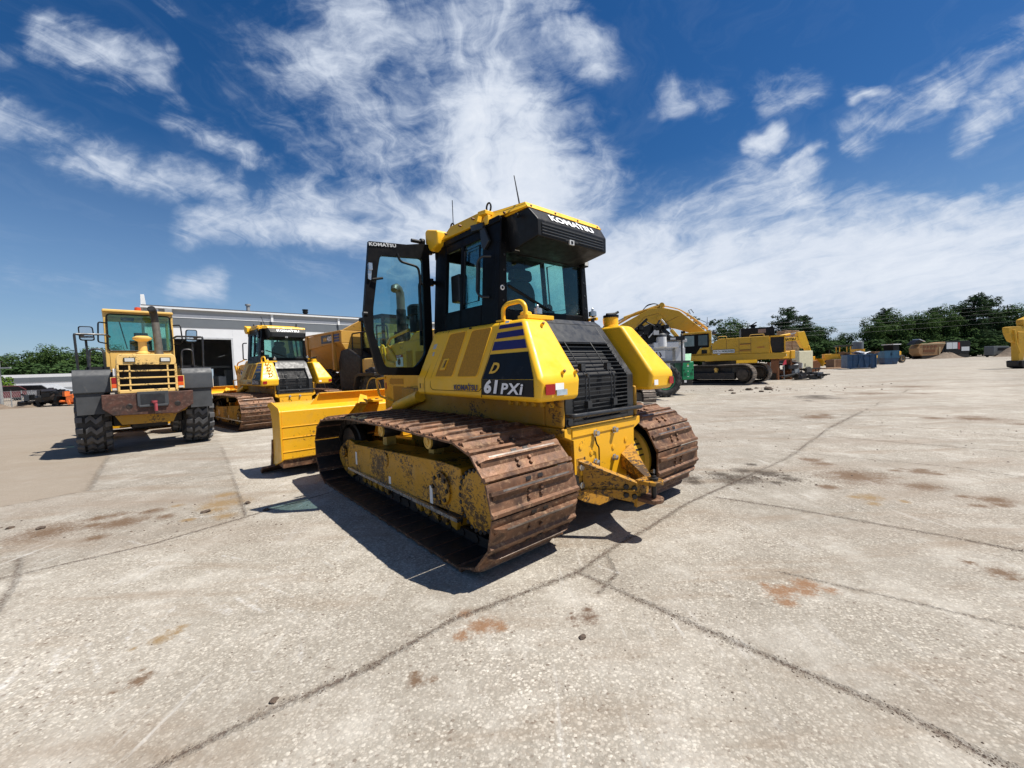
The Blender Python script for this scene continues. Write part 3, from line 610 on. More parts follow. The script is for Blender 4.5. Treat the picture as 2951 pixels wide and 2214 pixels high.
def undercarriage(root, s):
    pins, pitch = walk(loop_path((-.05, .48), .40, (3.11, .435), .36, [(.45, .885), (.95, .898), (1.5, .890), (2.1, .890), (2.6, .850)]), 43, .15 if s < 0 else .55)
    mb = MB(); xc = s * 1.0275; n = len(pins)
    for i in range(n):
        a, b = pins[i], pins[(i + 1) % n]; tv = (b - a); nv = Vector((-tv.y, tv.x)).normalized(); e = tv.normalized() * .018
        for off in (-.085, .055):
            q = [a - e - nv * .035, b + e - nv * .035, b + e + nv * .045, a - e + nv * .045]
            vs = [(xc + off - .018, v.x, v.y) for v in q] + [(xc + off + .018, v.x, v.y) for v in q]
            mb.hexa(vs)
        mb.cyl((xc - .115, a.x, a.y), (xc + .09, a.x, a.y), .028, n=8)
    tr = part('crawler_track', mb, GREASE, root)
    lay_shoes(tr, SHOE, pins, pitch, xc)
    # drive sprocket with teeth
    mb = MB(); teeth = []
    for k in range(27 * 2):
        a = 2 * math.pi * k / 54; r = .36 if k % 2 else .30
        teeth.append((-.05 + r * math.cos(a), .48 + r * math.sin(a)))
    mb.prism(teeth, 'x', xc - .03, xc + .03)
    mb.lathe((s * .40, -.05, .48), (s, 0, 0), [(0, .30), (.28, .30), (.30, .26), (.60, .26)], 32)
    part('drive_sprocket', mb, GREASE, root)
    mb = MB(); mb.lathe((s * .44, -.05, .48), (s, 0, 0), [(0, .30), (.18, .30), (.2, .34), (.24, .34)], 36); part('final_drive_ring', mb, YELD, root, .008)
    mb = MB(); mb.lathe((s * 1.02, -.03, .445), (s, 0, 0), [(0, .245), (.17, .245), (.2, .232), (.206, .2)], 40, 0)
    for k in range(26):
        a = 2 * math.pi * k / 26; mb.lathe((s * 1.195, -.03 + .236 * math.cos(a), .445 + .236 * math.sin(a)), (s, 0, 0), [(0, .02), (.028, .02), (.034, .014)], 8, 1)
    part('sprocket_cover', mb, [YELF, GREASE], root)
    # idler
    mb = MB(); mb.lathe((xc - .09 * s, 3.11, .435), (s, 0, 0), [(0, .28), (.05, .29), (.06, .325), (.12, .325), (.13, .29), (.18, .28)], 36); part('idler_wheel', mb, GREASE, root)
    # track frame
    xo = s * 1.2; xi = s * .86; mb = MB()
    mb.prism(rnd2([(.22, .26), (.22, .655), (.5, .665), (2.75, .55), (2.95, .40), (2.95, .22), (2.75, .17)], .03), 'x', xi, xo)
    part('track_frame', mb, YELF, root, .012)
    mb = MB(); mb.prism(rnd2([(2.72, .17), (2.72, .55), (3.0, .58), (3.28, .46), (3.40, .36), (3.38, .25), (3.2, .12), (2.95, .07)], .04), 'x', s * .98, s * 1.17)
    mb.cyl((s * 1.17, 3.11, .40), (s * 1.215, 3.11, .40), .075, n=18); mb.box(min(s * 1.17, s * 1.2), max(s * 1.17, s * 1.2), 2.98, 3.06, .2, .34)
    part('idler_yoke', mb, YELF, root, .012)
    mb = MB(); mb.box(min(xo, xo + s * .035), max(xo, xo + s * .035), .25, 2.85, .205, .235); part('rock_strip', mb, STEEL, root)
    o = bpy.data.objects[root.name]
    mb = MB(); mb.lathe((xo, 1.72, .50), (s, 0, 0), [(0, .085), (.012, .085), (.016, .07)], 24)
    for dy in (-.045, .045): mb.lathe((xo + s * .015, 1.72 + dy, .50), (s, 0, 0), [(0, .013), (.004, .012)], 10, 1)
    part('cover_plate', mb, [YELF, GREASE], root)
    mb = MB(); mb.lathe((xo - s * .01, .52, .43), (s, 0, 0), [(0, .145), (.03, .145), (.036, .13)], 28)
    for k in range(8):
        a = 2 * math.pi * k / 8; mb.lathe((xo + s * .02, .52 + .115 * math.cos(a), .43 + .115 * math.sin(a)), (s, 0, 0), [(0, .02), (.018, .018), (.019, .012)], 10, 1)
    part('pivot_cap', mb, [YELF, GREASE], root)
    for yy, zz, hh in ((2.62, .30, .16), (1.62, .25, .08), (.72, .25, .16)):
        mb = MB(); mb.box(min(xo, xo + s * .003), max(xo, xo + s * .003), yy - .025, yy + .025, zz, zz + hh); part('gauge_sticker', mb, WHITE, root)
    for y0, y1 in ((1.75, 2.6), (.35, 1.15)):
        mb = MB(); n = 5
        for k in range(n):
            ya = y0 + (y1 - y0) * k / n; yb = ya + (y1 - y0) / n * .82
            mb.prism([(ya, .20), (yb + .02, .20), (yb - .03, .10), (ya + .02, .085)], 'x', s * 1.0, s * 1.165)
        part('roller_guard', mb, YELF, root, .006)
    for k in range(7):
        yy = .45 + k * .37; mb = MB(); mb.lathe((xc - s * .12, yy, .19), (s, 0, 0), [(0, .09), (.03, .11), (.05, .085), (.19, .085), (.21, .11), (.24, .09)], 20); part('track_roller', mb, GREASE, root)
    for yy in (2.06, .94):
        mb = MB(); mb.lathe((s * .86, yy, .775), (s, 0, 0), [(0, .06), (.02, .085), (.2, .085), (.22, .075)], 24, 1); mb.lathe((s * 1.08, yy, .775), (s, 0, 0), [(0, .072), (.02, .072), (.022, .05), (.017, .048), (.017, .03), (.025, .028)], 24, 0)
        mb.prism([(yy + .02, .55), (yy + .14, .55), (yy + .11, .80), (yy + .03, .80)], 'x', s * .9, s * 1.02, 0)
        part('carrier_roller', mb, [HUBP, GREASE], root)

def side_body(root, s, xo_low, xo_top, xi, tank):
    """slanted bodywork beside the cab: left = service cover, right = fuel tank"""
    yr, yk = -.115, -.46
    def ring(x0, x1): return [(x0, -.44, 1.19), (x0, yk, 1.36), (x1, yr, 1.858), (x1, 1.31, 1.872), (x0, 1.446, 1.37), (x0, 1.45, 1.205)]
    A = ring(s * xo_low, s * xo_top); B = ring(s * xi, s * xi); n = 6; mb = MB()
    mb.add(A + B, [(0, 1, 4, 5), (1, 2, 3, 4), (6, 11, 10, 7), (7, 10, 9, 8)] + [(i, n + i, n + (i + 1) % n, (i + 1) % n) for i in range(n)])
    return part('fuel_tank' if tank else 'side_cover', mb, YEL, root, .042, 4, 40)

def cab_side(mb, s, openfront):
    """post, sill and header of one cab flank"""
    xb, xt = s * .655, s * .60
    def post(y0, y1, th=.05, z0=1.87, z1=2.84):
        f = lambda z: xb + (xt - xb) * (z - 1.87) / (2.60 - 1.87)
        mb.hexa([(f(z0), y0, z0), (f(z0) - s * th, y0, z0), (f(z0) - s * th, y1, z0), (f(z0), y1, z0), (f(z1), y0, z1), (f(z1) - s * th, y0, z1), (f(z1) - s * th, y1, z1), (f(z1), y1, z1)])
    post(.33, .60, .07); post(.93, .985, .04); post(1.27, 1.50, .05)
    post(.60, 1.27, .035, 1.87, 2.075); post(.60, 1.27, .04, 2.715, 2.84)

def make_dozer(name, label, loc, rz, door_open=True, detail=True, group=None, cab_text=True):
    r = thing(name, label, 'bulldozer', loc, rz, group)
    undercarriage(r, -1); undercarriage(r, 1)
    # hull
    mb = MB(); mb.prism([(-.56, .945), (-.56, .87), (-.45, .82), (-.44, .37), (-.38, .33), (.38, .33), (.44, .37), (.45, .82), (.56, .87), (.56, .945)], 'y', -.33, 2.6)
    mb.box(-.56, .56, -.12, 2.6, .945, 1.24); mb.box(-.56, -.512, -.32, -.12, .945, 1.24); mb.box(.512, .56, -.32, -.12, .945, 1.24)
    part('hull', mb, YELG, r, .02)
    mb = MB(); mb.prism([(-.555, .94), (-.555, .875), (-.447, .83), (-.437, .375), (.437, .375), (.447, .83), (.555, .875), (.555, .94)], 'y', -.342, -.3315); mb.box(-.47, .46, -.352, -.3422, .862, .932)
    part('rear_plate', mb, YELB, r, .012)
    for x, z in ((-.17, .864), (.107, .859), (-.181, .613), (.097, .606)):
        mb = MB(); mb.lathe((x, -.352, z), (0, -1, 0), [(0, .034), (.006, .034), (.006, .024), (.035, .024), (.038, .018)], 6); part('bolt', mb, STEEL, r)
    for x, z in ((-.22, .70), (.10, .70), (-.36, .77), (-.36, .55), (.3, .74)):
        mb = MB(); mb.lathe((x, -.346, z), (0, -1, 0), [(0, .022), (.004, .022), (.005, .012)], 14); part('plug', mb, YELB, r)
    mb = MB(); mb.tube(rnd([(-.185, -.36, .83), (-.185, -.375, .77), (-.14, -.365, .74), (-.135, -.36, .56)], .03), .007, 6); part('drain_hose', mb, BLK, r)
    for k in range(6):
        mb = MB(); mb.lathe((-.56, -.22 + k * .105, 1.135), (-1, 0, 0), [(0, .026), (.022, .022), (.024, .012)], 10); part('side_bolt', mb, YELD, r)
    # bodywork beside the cab
    lc = side_body(r, -1, .923, .757, .47, False); ft = side_body(r, 1, 1.037, .818, .606, True)
    U = (0, -1, 0); V = Vector((.316, 0, .949)); off = Vector((-.949, 0, .316)) * .003
    def SLq(pts): return [Vector((KX(z), y, z)) + off for y, z in pts]
    for pts in ([(.169, 1.825), (-.112, 1.823), (-.134, 1.793), (.170, 1.792)], [(.177, 1.760), (-.150, 1.763), (-.176, 1.711), (.181, 1.709)], [(.193, 1.683), (-.193, 1.679), (-.236, 1.608), (.202, 1.608)]):
        mb = MB(); mb.quad(SLq(pts)[::-1], .002); part('stripe', mb, PURP, lc, smooth=None)
    mb = MB(); mb.quad(SLq([(.213, 1.576), (-.262, 1.577), (-.385, 1.366), (.25, 1.366)])[::-1], .002); mb.quad([(-.926, .25, 1.366), (-.926, -.385, 1.362), (-.926, -.385, 1.234), (.0 - .926, .258, 1.234)][::-1], .002)
    part('decal_panel', mb, DGREY if False else BLK, lc, smooth=None)
    o2 = Vector((KX(1.412), .166, 1.412)) + off * 1.9
    tag_letters(lc, 'lettering', 'D', .122, .096, o2, U, V, LETY, bold=.04, shear=.3)
    tag_letters(lc, 'lettering', '61', .195, .118, (-.931, .215, 1.249), U, (0, 0, 1), LETW, bold=.05, shear=.2, space=1.08)
    tag_letters(lc, 'lettering', 'PXi', .275, .088, (-.931, -.005, 1.249), U, (0, 0, 1), LETW, bold=.032, shear=.2, space=1.14)
    komatsu(lc, .375, .052, (-.927, .69, 1.268), U, (0, 0, 1), LETN)
    for pts in ([(.962, 1.818), (.672, 1.825), (.735, 1.393), (1.06, 1.395)], [(.578, 1.82), (.276, 1.821), (.338, 1.391), (.652, 1.39)]):
        q = rnd([(0, y, z) for y, z in pts], .03, 4, True); mb = MB(); mb.quad(SLq([(v.y, v.z) for v in q])[::-1], .001); part('mesh_panel', mb, YELM, lc, smooth=None)
        mb = MB(); mb.tube([Vector((KX(v.z), v.y, v.z)) + off * 1.3 for v in q], .0045, 5, closed=True); part('panel_rim', mb, YEL, lc)
    seam = rnd([(KX(1.86), 1.005, 1.86), (KX(1.62), 1.075, 1.62), (KX(1.37), 1.144, 1.37), (-.924, 1.15, 1.29), (-.924, 1.10, 1.262), (-.924, .30, 1.262), (-.924, .272, 1.29)], .03)
    mb = MB(); mb.tube([v + Vector((-.0005, 0, 0)) for v in seam], .0028, 5); mb.tube([Vector((KX(1.868), .182, 1.86)) , Vector((KX(1.60), .225, 1.60)), Vector((-.924, .262, 1.362)), (-.924, .268, 1.21)], .0025, 5)
    mb.tube([(KX(1.87), 1.12, 1.86), (KX(1.7), 1.17, 1.7), (KX(1.55), 1.21, 1.55), (-.924, 1.265, 1.37), (-.924, 1.27, 1.205)], .0025, 5); part('panel_gap', mb, BLK, lc)
    mb = MB(); mb.quad(SLq([(.955, 1.565), (.865, 1.568), (.90, 1.46), (.99, 1.457)])[::-1], .008, 0); mb.quad([Vector(v) + off * 3 for v in SLq([(.935, 1.548), (.885, 1.550), (.908, 1.478), (.962, 1.476)])][::-1], .001, 1)
    mb.quad([Vector(v) + off * 4 for v in SLq([(.905, 1.549), (.887, 1.550), (.908, 1.48), (.925, 1.48)])][::-1], .001, 2); part('door_latch', mb, [YEL, YELD, RUST], lc, smooth=None)
    q = [(1.21 + .032 * math.cos(a * .524), 1.80 + .024 * math.sin(a * .524)) for a in range(12)]; mb = MB(); mb.quad(SLq(q), .001); part('key_hole', mb, BLK, lc, smooth=None)
    mb = MB(); mb.quad(SLq([(1.235, 1.73), (1.175, 1.735), (1.185, 1.685), (1.245, 1.68)])[::-1], .002); mb.quad(SLq([(1.22, 1.65), (1.19, 1.65), (1.19, 1.61), (1.22, 1.61)])[::-1], .002); part('label_plate', mb, GREYL, lc, smooth=None)
    for y, z, w2, h2, m_ in ((.075, 1.845, .05, .02, WHITE), (1.32, 1.30, .05, .05, LETY), (1.36, 1.30, .02, .05, BLK), (.62, 1.845, .04, .015, BLK)):
        mb = MB(); mb.quad([Vector((KX(max(z + d_, 1.362)) if z > 1.362 else -.923, y + e_, z + d_)) + off for e_, d_ in ((w2 / 2, -h2 / 2), (-w2 / 2, -h2 / 2), (-w2 / 2, h2 / 2), (w2 / 2, h2 / 2))], .0015); part('warning_decal', mb, m_, lc, smooth=None)
    sn_ = Vector((0, -.819, .573))
    if detail:
        for x, y, z in ((-.592, -.154, 1.80), (-.663, -.432, 1.402), (-.517, -.434, 1.40)):
            mb = MB(); c0 = Vector((x, y, z)) - sn_ * .004; mb.lathe(c0, sn_, [(0, .014), (.03, .014)], 14, 0); mb.lathe(c0 + sn_ * .03, sn_, [(0, .011), (.012, .011), (.013, .007)], 10, 1); part('step_boss', mb, [YEL, RUST], lc)
    else:   # this machine carries a chain and two steps on its slope instead
        mb = MB()
        for k in range(5):
            t_ = .12 + k * .17; c0 = Vector((-.66 + (k % 2) * .015, yr_(t_)[0], yr_(t_)[1])) + sn_ * .03
            mb.tube(rnd([c0 + Vector((-.04, .02, -.02)), c0 + Vector((.04, .02, -.02)), c0 + Vector((.04, -.04, .05)), c0 + Vector((-.04, -.04, .05))], .03, 4, True), .011, 6, closed=True)
        part('tow_chain', mb, YELD, lc)
    mb = MB(); mb.box(-.878, -.779, -.464, -.4602, 1.247, 1.326); part('red_reflector', mb, REDR, lc)
    if detail:
        mb = MB(); mb.box(-.773, -.680, -.463, -.4602, 1.279, 1.330); part('sticker', mb, WHITE, lc)
        mb = MB(); mb.box(-.762, -.645, -.465, -.4632, 1.237, 1.281); part('tape', mb, TAPE, lc)
    mb = MB(); mb.box(.931, 1.012, -.464, -.4602, 1.238, 1.312); part('red_reflector', mb, REDR, ft)
    mb = MB(); mb.box(.636, .708, -.463, -.4602, 1.239, 1.290); part('sticker', mb, WHITE, ft)
    # grab handles, filler and posts on top
    mb = MB(); mb.tube(rnd([(-.66, .254, 1.88), (-.66, .252, 1.99), (-.66, .19, 2.022), (-.66, .02, 2.022), (-.66, -.035, 1.98), (-.66, -.045, 1.86)], .05), .021, 10); mb.box(-.72, -.60, .20, .29, 1.865, 1.885); mb.box(-.68, -.36, -.085, .04, 1.862, 1.90)
    mb.lathe((-.60, .02, 1.9), (0, 0, 1), [(0, .05), (.03, .05), (.035, .03)], 14); part('grab_handle', mb, YEL, lc, .008)
    mb = MB(); mb.lathe((-.56, .07, 1.90), (0, 0, 1), [(0, .03), (.05, .03), (.05, .022), (.065, .01)], 12); part('breather', mb, GALV, lc)
    for x, y, z in ((-.35, .13, 1.885), (.62, .25, 1.86)):
        mb = MB(); mb.cyl((x, y, z), (x, y, z + .11), .02, n=8, mi=1); mb.lathe((x, y, z + (.045 if x < 0 else .12)), (0, 0, 1), [(0, .012), (.012, .043), (.06, .043), (.068, .03), (.07, .012), (.092, .012), (.1, .006)], 16); part('marker_post', mb, [STEEL, DGREY], r)
    mb = MB(); mb.lathe((.745, .10, 1.86), (0, 0, 1), [(0, .088), (.015, .088), (.02, .078), (.105, .078)], 24); ftn = part('filler_neck', mb, YEL, ft)
    mb = MB(); mb.lathe((.745, .10, 1.965), (0, 0, 1), [(0, .084), (.025, .084), (.032, .06)], 24); mb.tube([(.67, .10, 1.998), (.80, .08, 2.012), (.83, .06, 2.03)], .014, 6); part('filler_cap', mb, BLK, ftn)
    mb = MB(); mb.tube(rnd([(.66, .40, 1.85), (.66, .38, 1.965), (.66, .22, 1.965)], .04), .018, 8); mb.tube(rnd([(.95, .3, 1.8), (.90, .3, 1.95), (.83, .25, 1.97)], .04), .018, 8); part('tank_rail', mb, YEL, ft)
    # radiator guard
    mb = MB()
    yk_ = lambda z: -.31 + max(0, z - 1.355) * (.34 / .462)
    def bar(x0, x1, z0, z1, th=.05, mi=0, pr=0.0):
        zs = [z0] + ([1.355] if z0 < 1.355 < z1 else []) + [z1]
        for a, b in zip(zs[:-1], zs[1:]): mb.hexa([(x0, yk_(a) - pr, a), (x1, yk_(a) - pr, a), (x1, yk_(a) + th, a), (x0, yk_(a) + th, a), (x0, yk_(b) - pr, b), (x1, yk_(b) - pr, b), (x1, yk_(b) + th, b), (x0, yk_(b) + th, b)], mi)
    bar(-.50, -.40, .95, 1.86, .12); bar(.40, .50, .95, 1.86, .12); bar(-.40, .40, 1.675, 1.86, .10); bar(-.40, .40, .95, .985, .1)
    mb.prism([(-.40, .985), (-.25, .985), (-.40, 1.04)], 'y', -.31, -.26); mb.prism([(.40, .985), (.40, 1.06), (.25, .985)], 'y', -.31, -.26)
    mb.hexa([(-.5, .058, 1.86), (.5, .058, 1.86), (.5, .34, 1.86), (-.5, .34, 1.86), (-.46, .10, 1.905), (.46, .10, 1.905), (.46, .34, 1.905), (-.46, .34, 1.905)])
    mb.box(-.505, .505, -.185, .33, .96, 1.24)
    mb.prism([(-.17, .97), (.2, 1.2), (.42, 1.8), (.33, 1.85), (.12, 1.8), (-.17, 1.36)], 'x', -.50, .50)
    for x in (-.25, 0, .25): mb.lathe((x, .10, 1.78), (0, -.8, .59), [(0, .010), (.02, .010)], 8)
    rg = part('radiator_guard', mb, DGREY, r, .01)
    mb = MB()
    mb.box(-.40, .40, -.215, -.19, .985, 1.36); mb.hexa([(-.4, -.215, 1.36), (.4, -.215, 1.36), (.4, -.19, 1.36), (-.4, -.19, 1.36), (-.4, .02, 1.676), (.4, .02, 1.676), (.4, .045, 1.676), (-.4, .045, 1.676)])
    part('radiator_core', mb, TARP, rg)
    mb = MB()
    for k in range(19):
        z = 1.008 + k * .0365; y = yk_(z) - .006; mb.box(-.405, .405, y - .006, y + .006, z - .0042, z + .0042)
    for x in (-.245, .125):
        mb.tube([(x, yk_(1.0) - .016, 1.0), (x, yk_(1.355) - .016, 1.355), (x, yk_(1.67) - .016, 1.67)], .005, 6)
        mb.tube([(x + .045, yk_(1.0) - .016, 1.1), (x + .045, yk_(1.355) - .016, 1.355), (x + .03, yk_(1.44) - .016, 1.44)], .005, 6)
        for z in (1.44, 1.12): mb.box(x - .02, x + .035, yk_(z) - .05, yk_(z) - .008, z - .03, z + .03)
        mb.lathe((x + .02, yk_(1.37) - .02, 1.37), (0, -1, 0), [(0, .02), (.02, .016)], 8)
    part('grille_bars', mb, DGREY, rg)
    mb = MB(); mb.tube(rnd([(-.48, -.30, 1.045), (-.48, -.385, 1.045), (.53, -.385, 1.035), (.53, -.30, 1.03)], .05), .02, 10); mb.lathe((-.455, -.31, .985), (0, -1, 0), [(0, .03), (.012, .03), (.014, .015)], 14); part('guard_handle', mb, DGREY, rg)
    # cab
    mb = MB(); cab_side(mb, -1, True); cab_side(mb, 1, False)
    mb.box(-.60, .60, .33, .37, 1.87, 2.005); mb.hexa([(-.60, .33, 2.53), (.60, .33, 2.53), (.60, .40, 2.53), (-.60, .40, 2.53), (-.58, .33, 2.84), (.58, .33, 2.84), (.58, .40, 2.84), (-.58, .40, 2.84)])
    for s in (-1, 1): mb.hexa([(s * .66, .325, 1.87), (s * .545, .325, 1.87), (s * .545, .40, 1.87), (s * .66, .40, 1.87), (s * .605, .325, 2.62), (s * .53, .325, 2.62), (s * .53, .40, 2.62), (s * .605, .40, 2.62)])
    mb.box(-.61, .61, .36, 1.49, 1.80, 1.90); mb.box(-.60, .60, .34, 1.5, 2.80, 2.86)
    mb.box(-.60, .60, 1.46, 1.5, 1.87, 2.03); mb.box(-.60, .60, 1.46, 1.5, 2.70, 2.84); mb.box(-.25, -.20, 1.46, 1.5, 2.03, 2.72); mb.box(.20, .25, 1.46, 1.5, 2.03, 2.72)
    cab = part('cab_frame', mb, BLK2, r, .012)
    for s in (-1, 1):
        for z in (1.95, 2.08, 2.22, 2.36, 2.5):
            f_ = .655 + (.60 - .655) * (z - 1.87) / .73; mb = MB(); mb.lathe((s * (f_ - .045), .325, z), (0, -1, 0), [(0, .011), (.006, .009)], 8); part('post_bolt', mb, DGREY, cab)
    mb = MB(); mb.lathe((-.60, .325, 2.195), (0, -1, 0), [(0, .024), (.004, .024)], 16, 0); mb.lathe((-.60, .3205, 2.195), (0, -1, 0), [(0, .013), (.002, .013)], 12, 1); part('ring_badge', mb, [WHITE, BLK], cab)
    mb = MB(); mb.hexa([(-.545, .352, 2.0), (.545, .352, 2.0), (.545, .358, 2.0), (-.545, .358, 2.0), (-.53, .352, 2.55), (.53, .352, 2.55), (.53, .358, 2.55), (-.53, .358, 2.55)]); part('rear_window', mb, GLASS, cab)
    for s in (-1, 1):
        f = lambda z, d=.02: s * (.655 + (.60 - .655) * (z - 1.87) / .73 - d)
        mb = MB(); mb.hexa([(f(2.07), .59, 2.07), (f(2.07, .025), .59, 2.07), (f(2.07, .025), .94, 2.07), (f(2.07), .94, 2.07), (f(2.72), .59, 2.72), (f(2.72, .025), .59, 2.72), (f(2.72, .025), .94, 2.72), (f(2.72), .94, 2.72)]); part('side_window', mb, GLASS, cab)
        if s > 0 or not door_open:
            mb = MB(); mb.hexa([(f(2.07), .98, 2.07), (f(2.07, .025), .98, 2.07), (f(2.07, .025), 1.28, 2.07), (f(2.07), 1.28, 2.07), (f(2.72), .98, 2.72), (f(2.72, .025), .98, 2.72), (f(2.72, .025), 1.28, 2.72), (f(2.72), 1.28, 2.72)]); part('side_window', mb, GLASS, cab)
        mb = MB(); mb.tube([(f(z, .0), y, z) for y, z in [(.645, 2.66), (.90, 2.66), (.90, 2.12), (.645, 2.12)]], .010, 6, closed=True); part('window_seal', mb, BLK, cab)
    mb = MB(); mb.box(-.58, .58, 1.475, 1.48, 2.03, 2.70); part('windscreen', mb, GLASS, cab)
    # seat and console
    mb = MB(); mb.prism(rnd2([(-.19, 1.95), (.20, 1.95), (.20, 2.30), (.13, 2.40), (-.12, 2.40), (-.19, 2.30)], .05), 'y', .70, .84); mb.box(-.2, .2, .78, 1.2, 1.92, 2.06); seat = part('seat', mb, SEATM, cab, .03, 3)
    mb = MB(); mb.prism(rnd2([(-.125, 2.40), (.145, 2.40), (.165, 2.44), (.150, 2.52), (-.110, 2.52), (-.125, 2.44)], .05), 'y', .71, .80); mb.cyl((-.05, .76, 2.36), (-.05, .76, 2.43), .012); mb.cyl((.07, .76, 2.36), (.07, .76, 2.43), .012); part('headrest', mb, SEATM, seat, .025, 3)
    mb = MB(); mb.box(.26, .42, .62, 1.3, 1.92, 2.09); mb.tube([(.34, .62, 2.11), (.34, .98, 2.115)], [.05, .055], 12); mb.box(-.45, -.28, .75, 1.3, 1.92, 2.12); mb.box(-.52, -.40, 1.15, 1.32, 2.2, 2.5); mb.cyl((.34, 1.2, 2.1), (.34, 1.2, 2.28), .02); part('control_console', mb, DGREY, cab, .02)
    mb = MB(); mb.tube([(-.50, .36, 2.23), (-.05, .34, 2.06), (.05, .34, 2.03)], [.016, .011, .006], 6); part('wiper', mb, BLK, cab)
    # roof
    mb = MB()
    prof = [(.07, 2.905), (.40, 2.945), (.62, 2.975), (.68, 3.0), (1.08, 3.015), (1.20, 2.985), (1.50, 2.965), (1.50, 2.865), (.035, 2.852)]
    mb.prism(prof, 'x', -.52, .52)
    for s in (-1, 1):
        mb.hexa([(s * .52, .07, 2.90), (s * .52, .66, 2.97), (s * .60, .60, 2.86), (s * .53, .036, 2.852), (s * .515, .07, 2.906), (s * .515, .66, 2.975), (s * .53, .60, 2.93), (s * .525, .05, 2.88)])
        mb.hexa([(s * .50, .66, 2.86), (s * .62, .66, 2.86), (s * .62, 1.33, 2.875), (s * .50, 1.33, 2.875), (s * .50, .66, 3.0), (s * .58, .66, 2.98), (s * .58, 1.18, 2.995), (s * .50, 1.33, 2.97)])
    rf = part('roof', mb, YEL, cab, .012)
    for s in (-1, 1):
        mb = MB(); mb.prism(rnd2([(1.30, 2.82), (1.46, 2.78), (1.56, 2.88), (1.56, 3.02), (1.52, 3.04), (1.30, 2.975)], .025), 'x', s * .50, s * .68); part('light_housing', mb, YEL, rf, .02, 3)
        for y, z in ((.95, 2.93), (.72, 2.93), (1.22, 2.92), (.30, 2.87)): mb = MB(); mb.lathe((s * (.60 if y > .65 else .545), y, z), (s, 0, 0), [(0, .012), (.03, .01)], 8); part('roof_bolt', mb, RUST, rf)
        mb = MB(); mb.hexa([(s * .53, .50, 2.91), (s * .63, .50, 2.91), (s * .63, .63, 2.93), (s * .53, .63, 2.93), (s * .53, .50, 2.95), (s * .63, .50, 2.95), (s * .62, .63, 2.97), (s * .53, .63, 2.97)]); mb.box(min(s * .57, s * .61), max(s * .57, s * .61), .49, .55, 2.82, 2.905); part('roof_bracket', mb, YEL, rf, .008)
        mb = MB(); mb.hexa([(s * .60, .54, 2.78), (s * .64, .54, 2.78), (s * .64, .72, 2.80), (s * .60, .72, 2.80), (s * .60, .54, 2.84), (s * .64, .54, 2.84), (s * .64, .74, 2.865), (s * .60, .74, 2.865)]); mb.prism([(.60, 2.79), (.53, 2.79), (.46, 2.65), (.54, 2.585), (.58, 2.62)], 'x', s * .60, s * .63); part('post_bracket', mb, DGREY, cab, .006)
    for x, y in ((-.49, .62), (-.49, 1.28), (.49, .62), (.49, 1.28)):
        z = 2.99 if y < 1 else 2.985; mb = MB(); mb.tube([(x, y + .035 * math.cos(a * .5236), z + .045 + .045 * math.sin(a * .5236)) for a in range(12)], .009, 6, closed=True); part('lifting_eye', mb, BLK, rf)
    for y in (.035,):
        for x in (-.47, -.16, .16, .47): mb = MB(); mb.lathe((x, .045, 2.873), (0, -.8, .55), [(0, .010), (.006, .009)], 8); part('roof_bolt', mb, RUST, rf)
    # rear visor with the cooling unit
    mb = MB(); A = [(.44, 2.852), (.037, 2.849), (-.046, 2.735), (-.046, 2.588), (.25, 2.545), (.44, 2.53)]
    vs = [(-(.52 if i < 2 else .485), y, z) for i, (y, z) in enumerate(A)] + [((.53 if i < 2 else .49), y, z) for i, (y, z) in enumerate(A)]
    n = 6; mb.add(vs, [tuple(range(n))[::-1], tuple(range(n, 2 * n))] + [(i, (i + 1) % n, n + (i + 1) % n, n + i) for i in range(n)])
    vz = part('rear_visor', mb, BLK, cab, .014)
    mb = MB(); mb.box(-.44, .43, -.049, -.047, 2.605, 2.712, 1)
    for k in range(4):
        z = 2.695 - k * .026
        mb.box(-.44, .0 if k < 3 else -.13, -.056, -.047, z - .0028, z + .0028); mb.box(.005 if k < 3 else .05, .43, -.056, -.047, z - .0028, z + .0028)
    part('visor_louvre', mb, [GREYP, TARP], vz)
    mb = MB(); mb.box(-.09, -.03, -.062, -.046, 2.575, 2.618, 0); mb.box(-.074, -.046, -.065, -.0621, 2.584, 2.609, 1); part('rear_camera', mb, [GREYL, BLK], vz)
    for x in (-.45, .56): mb = MB(); mb.box(x - .035, x + .035, .27, .325, 2.53, 2.61, 1); mb.box(x - .026, x + .026, .266, .2695, 2.54, 2.60, 0); part('work_lamp', mb, [LAMP, BLK], cab, .004)
    xd = (1, 0, 0); yd = Vector((0, .083, .114)).normalized(); nn = Vector((0, -.114, .083)).normalized()
    komatsu(vz, .62, .082, Vector((-.305, -.036, 2.749)) + nn * .002, xd, yd, LETW)
    # grab rail on the rear post, antennas
    mb = MB(); mb.tube(rnd([(-.625, .44, 2.50), (-.69, .50, 2.505), (-.70, .555, 2.47), (-.715, .565, 2.18), (-.70, .52, 2.13), (-.65, .46, 2.125)], .03), .012, 8); part('grab_rail', mb, DGREY, cab)
    if detail:
        mb = MB(); mb.tube([(-.50, .144, 2.80), (-.50, .15, 2.86), (-.50, .185, 3.02), (-.50, .222, 3.19)], [.012, .0075, .006, .004], 8); mb.lathe((-.535, .14, 2.80), (-1, 0, 0), [(0, .02), (.03, .02), (.035, .01)], 10); part('whip_antenna', mb, BLK, cab)
        mb = MB(); mb.tube([(-.32, 1.52, 2.98), (-.32, 1.52, 3.09)], [.02, .008], 8); mb.tube([(-.32, 1.52, 3.09), (-.32, 1.52, 3.45)], .0045, 6); part('rod_antenna', mb, BLK, rf)
    else:
        mb = MB(); mb.tube([(-.5, .2, 2.85), (-.62, .22, 3.2)], [.009, .005], 6); part('whip_antenna', mb, BLK, cab)
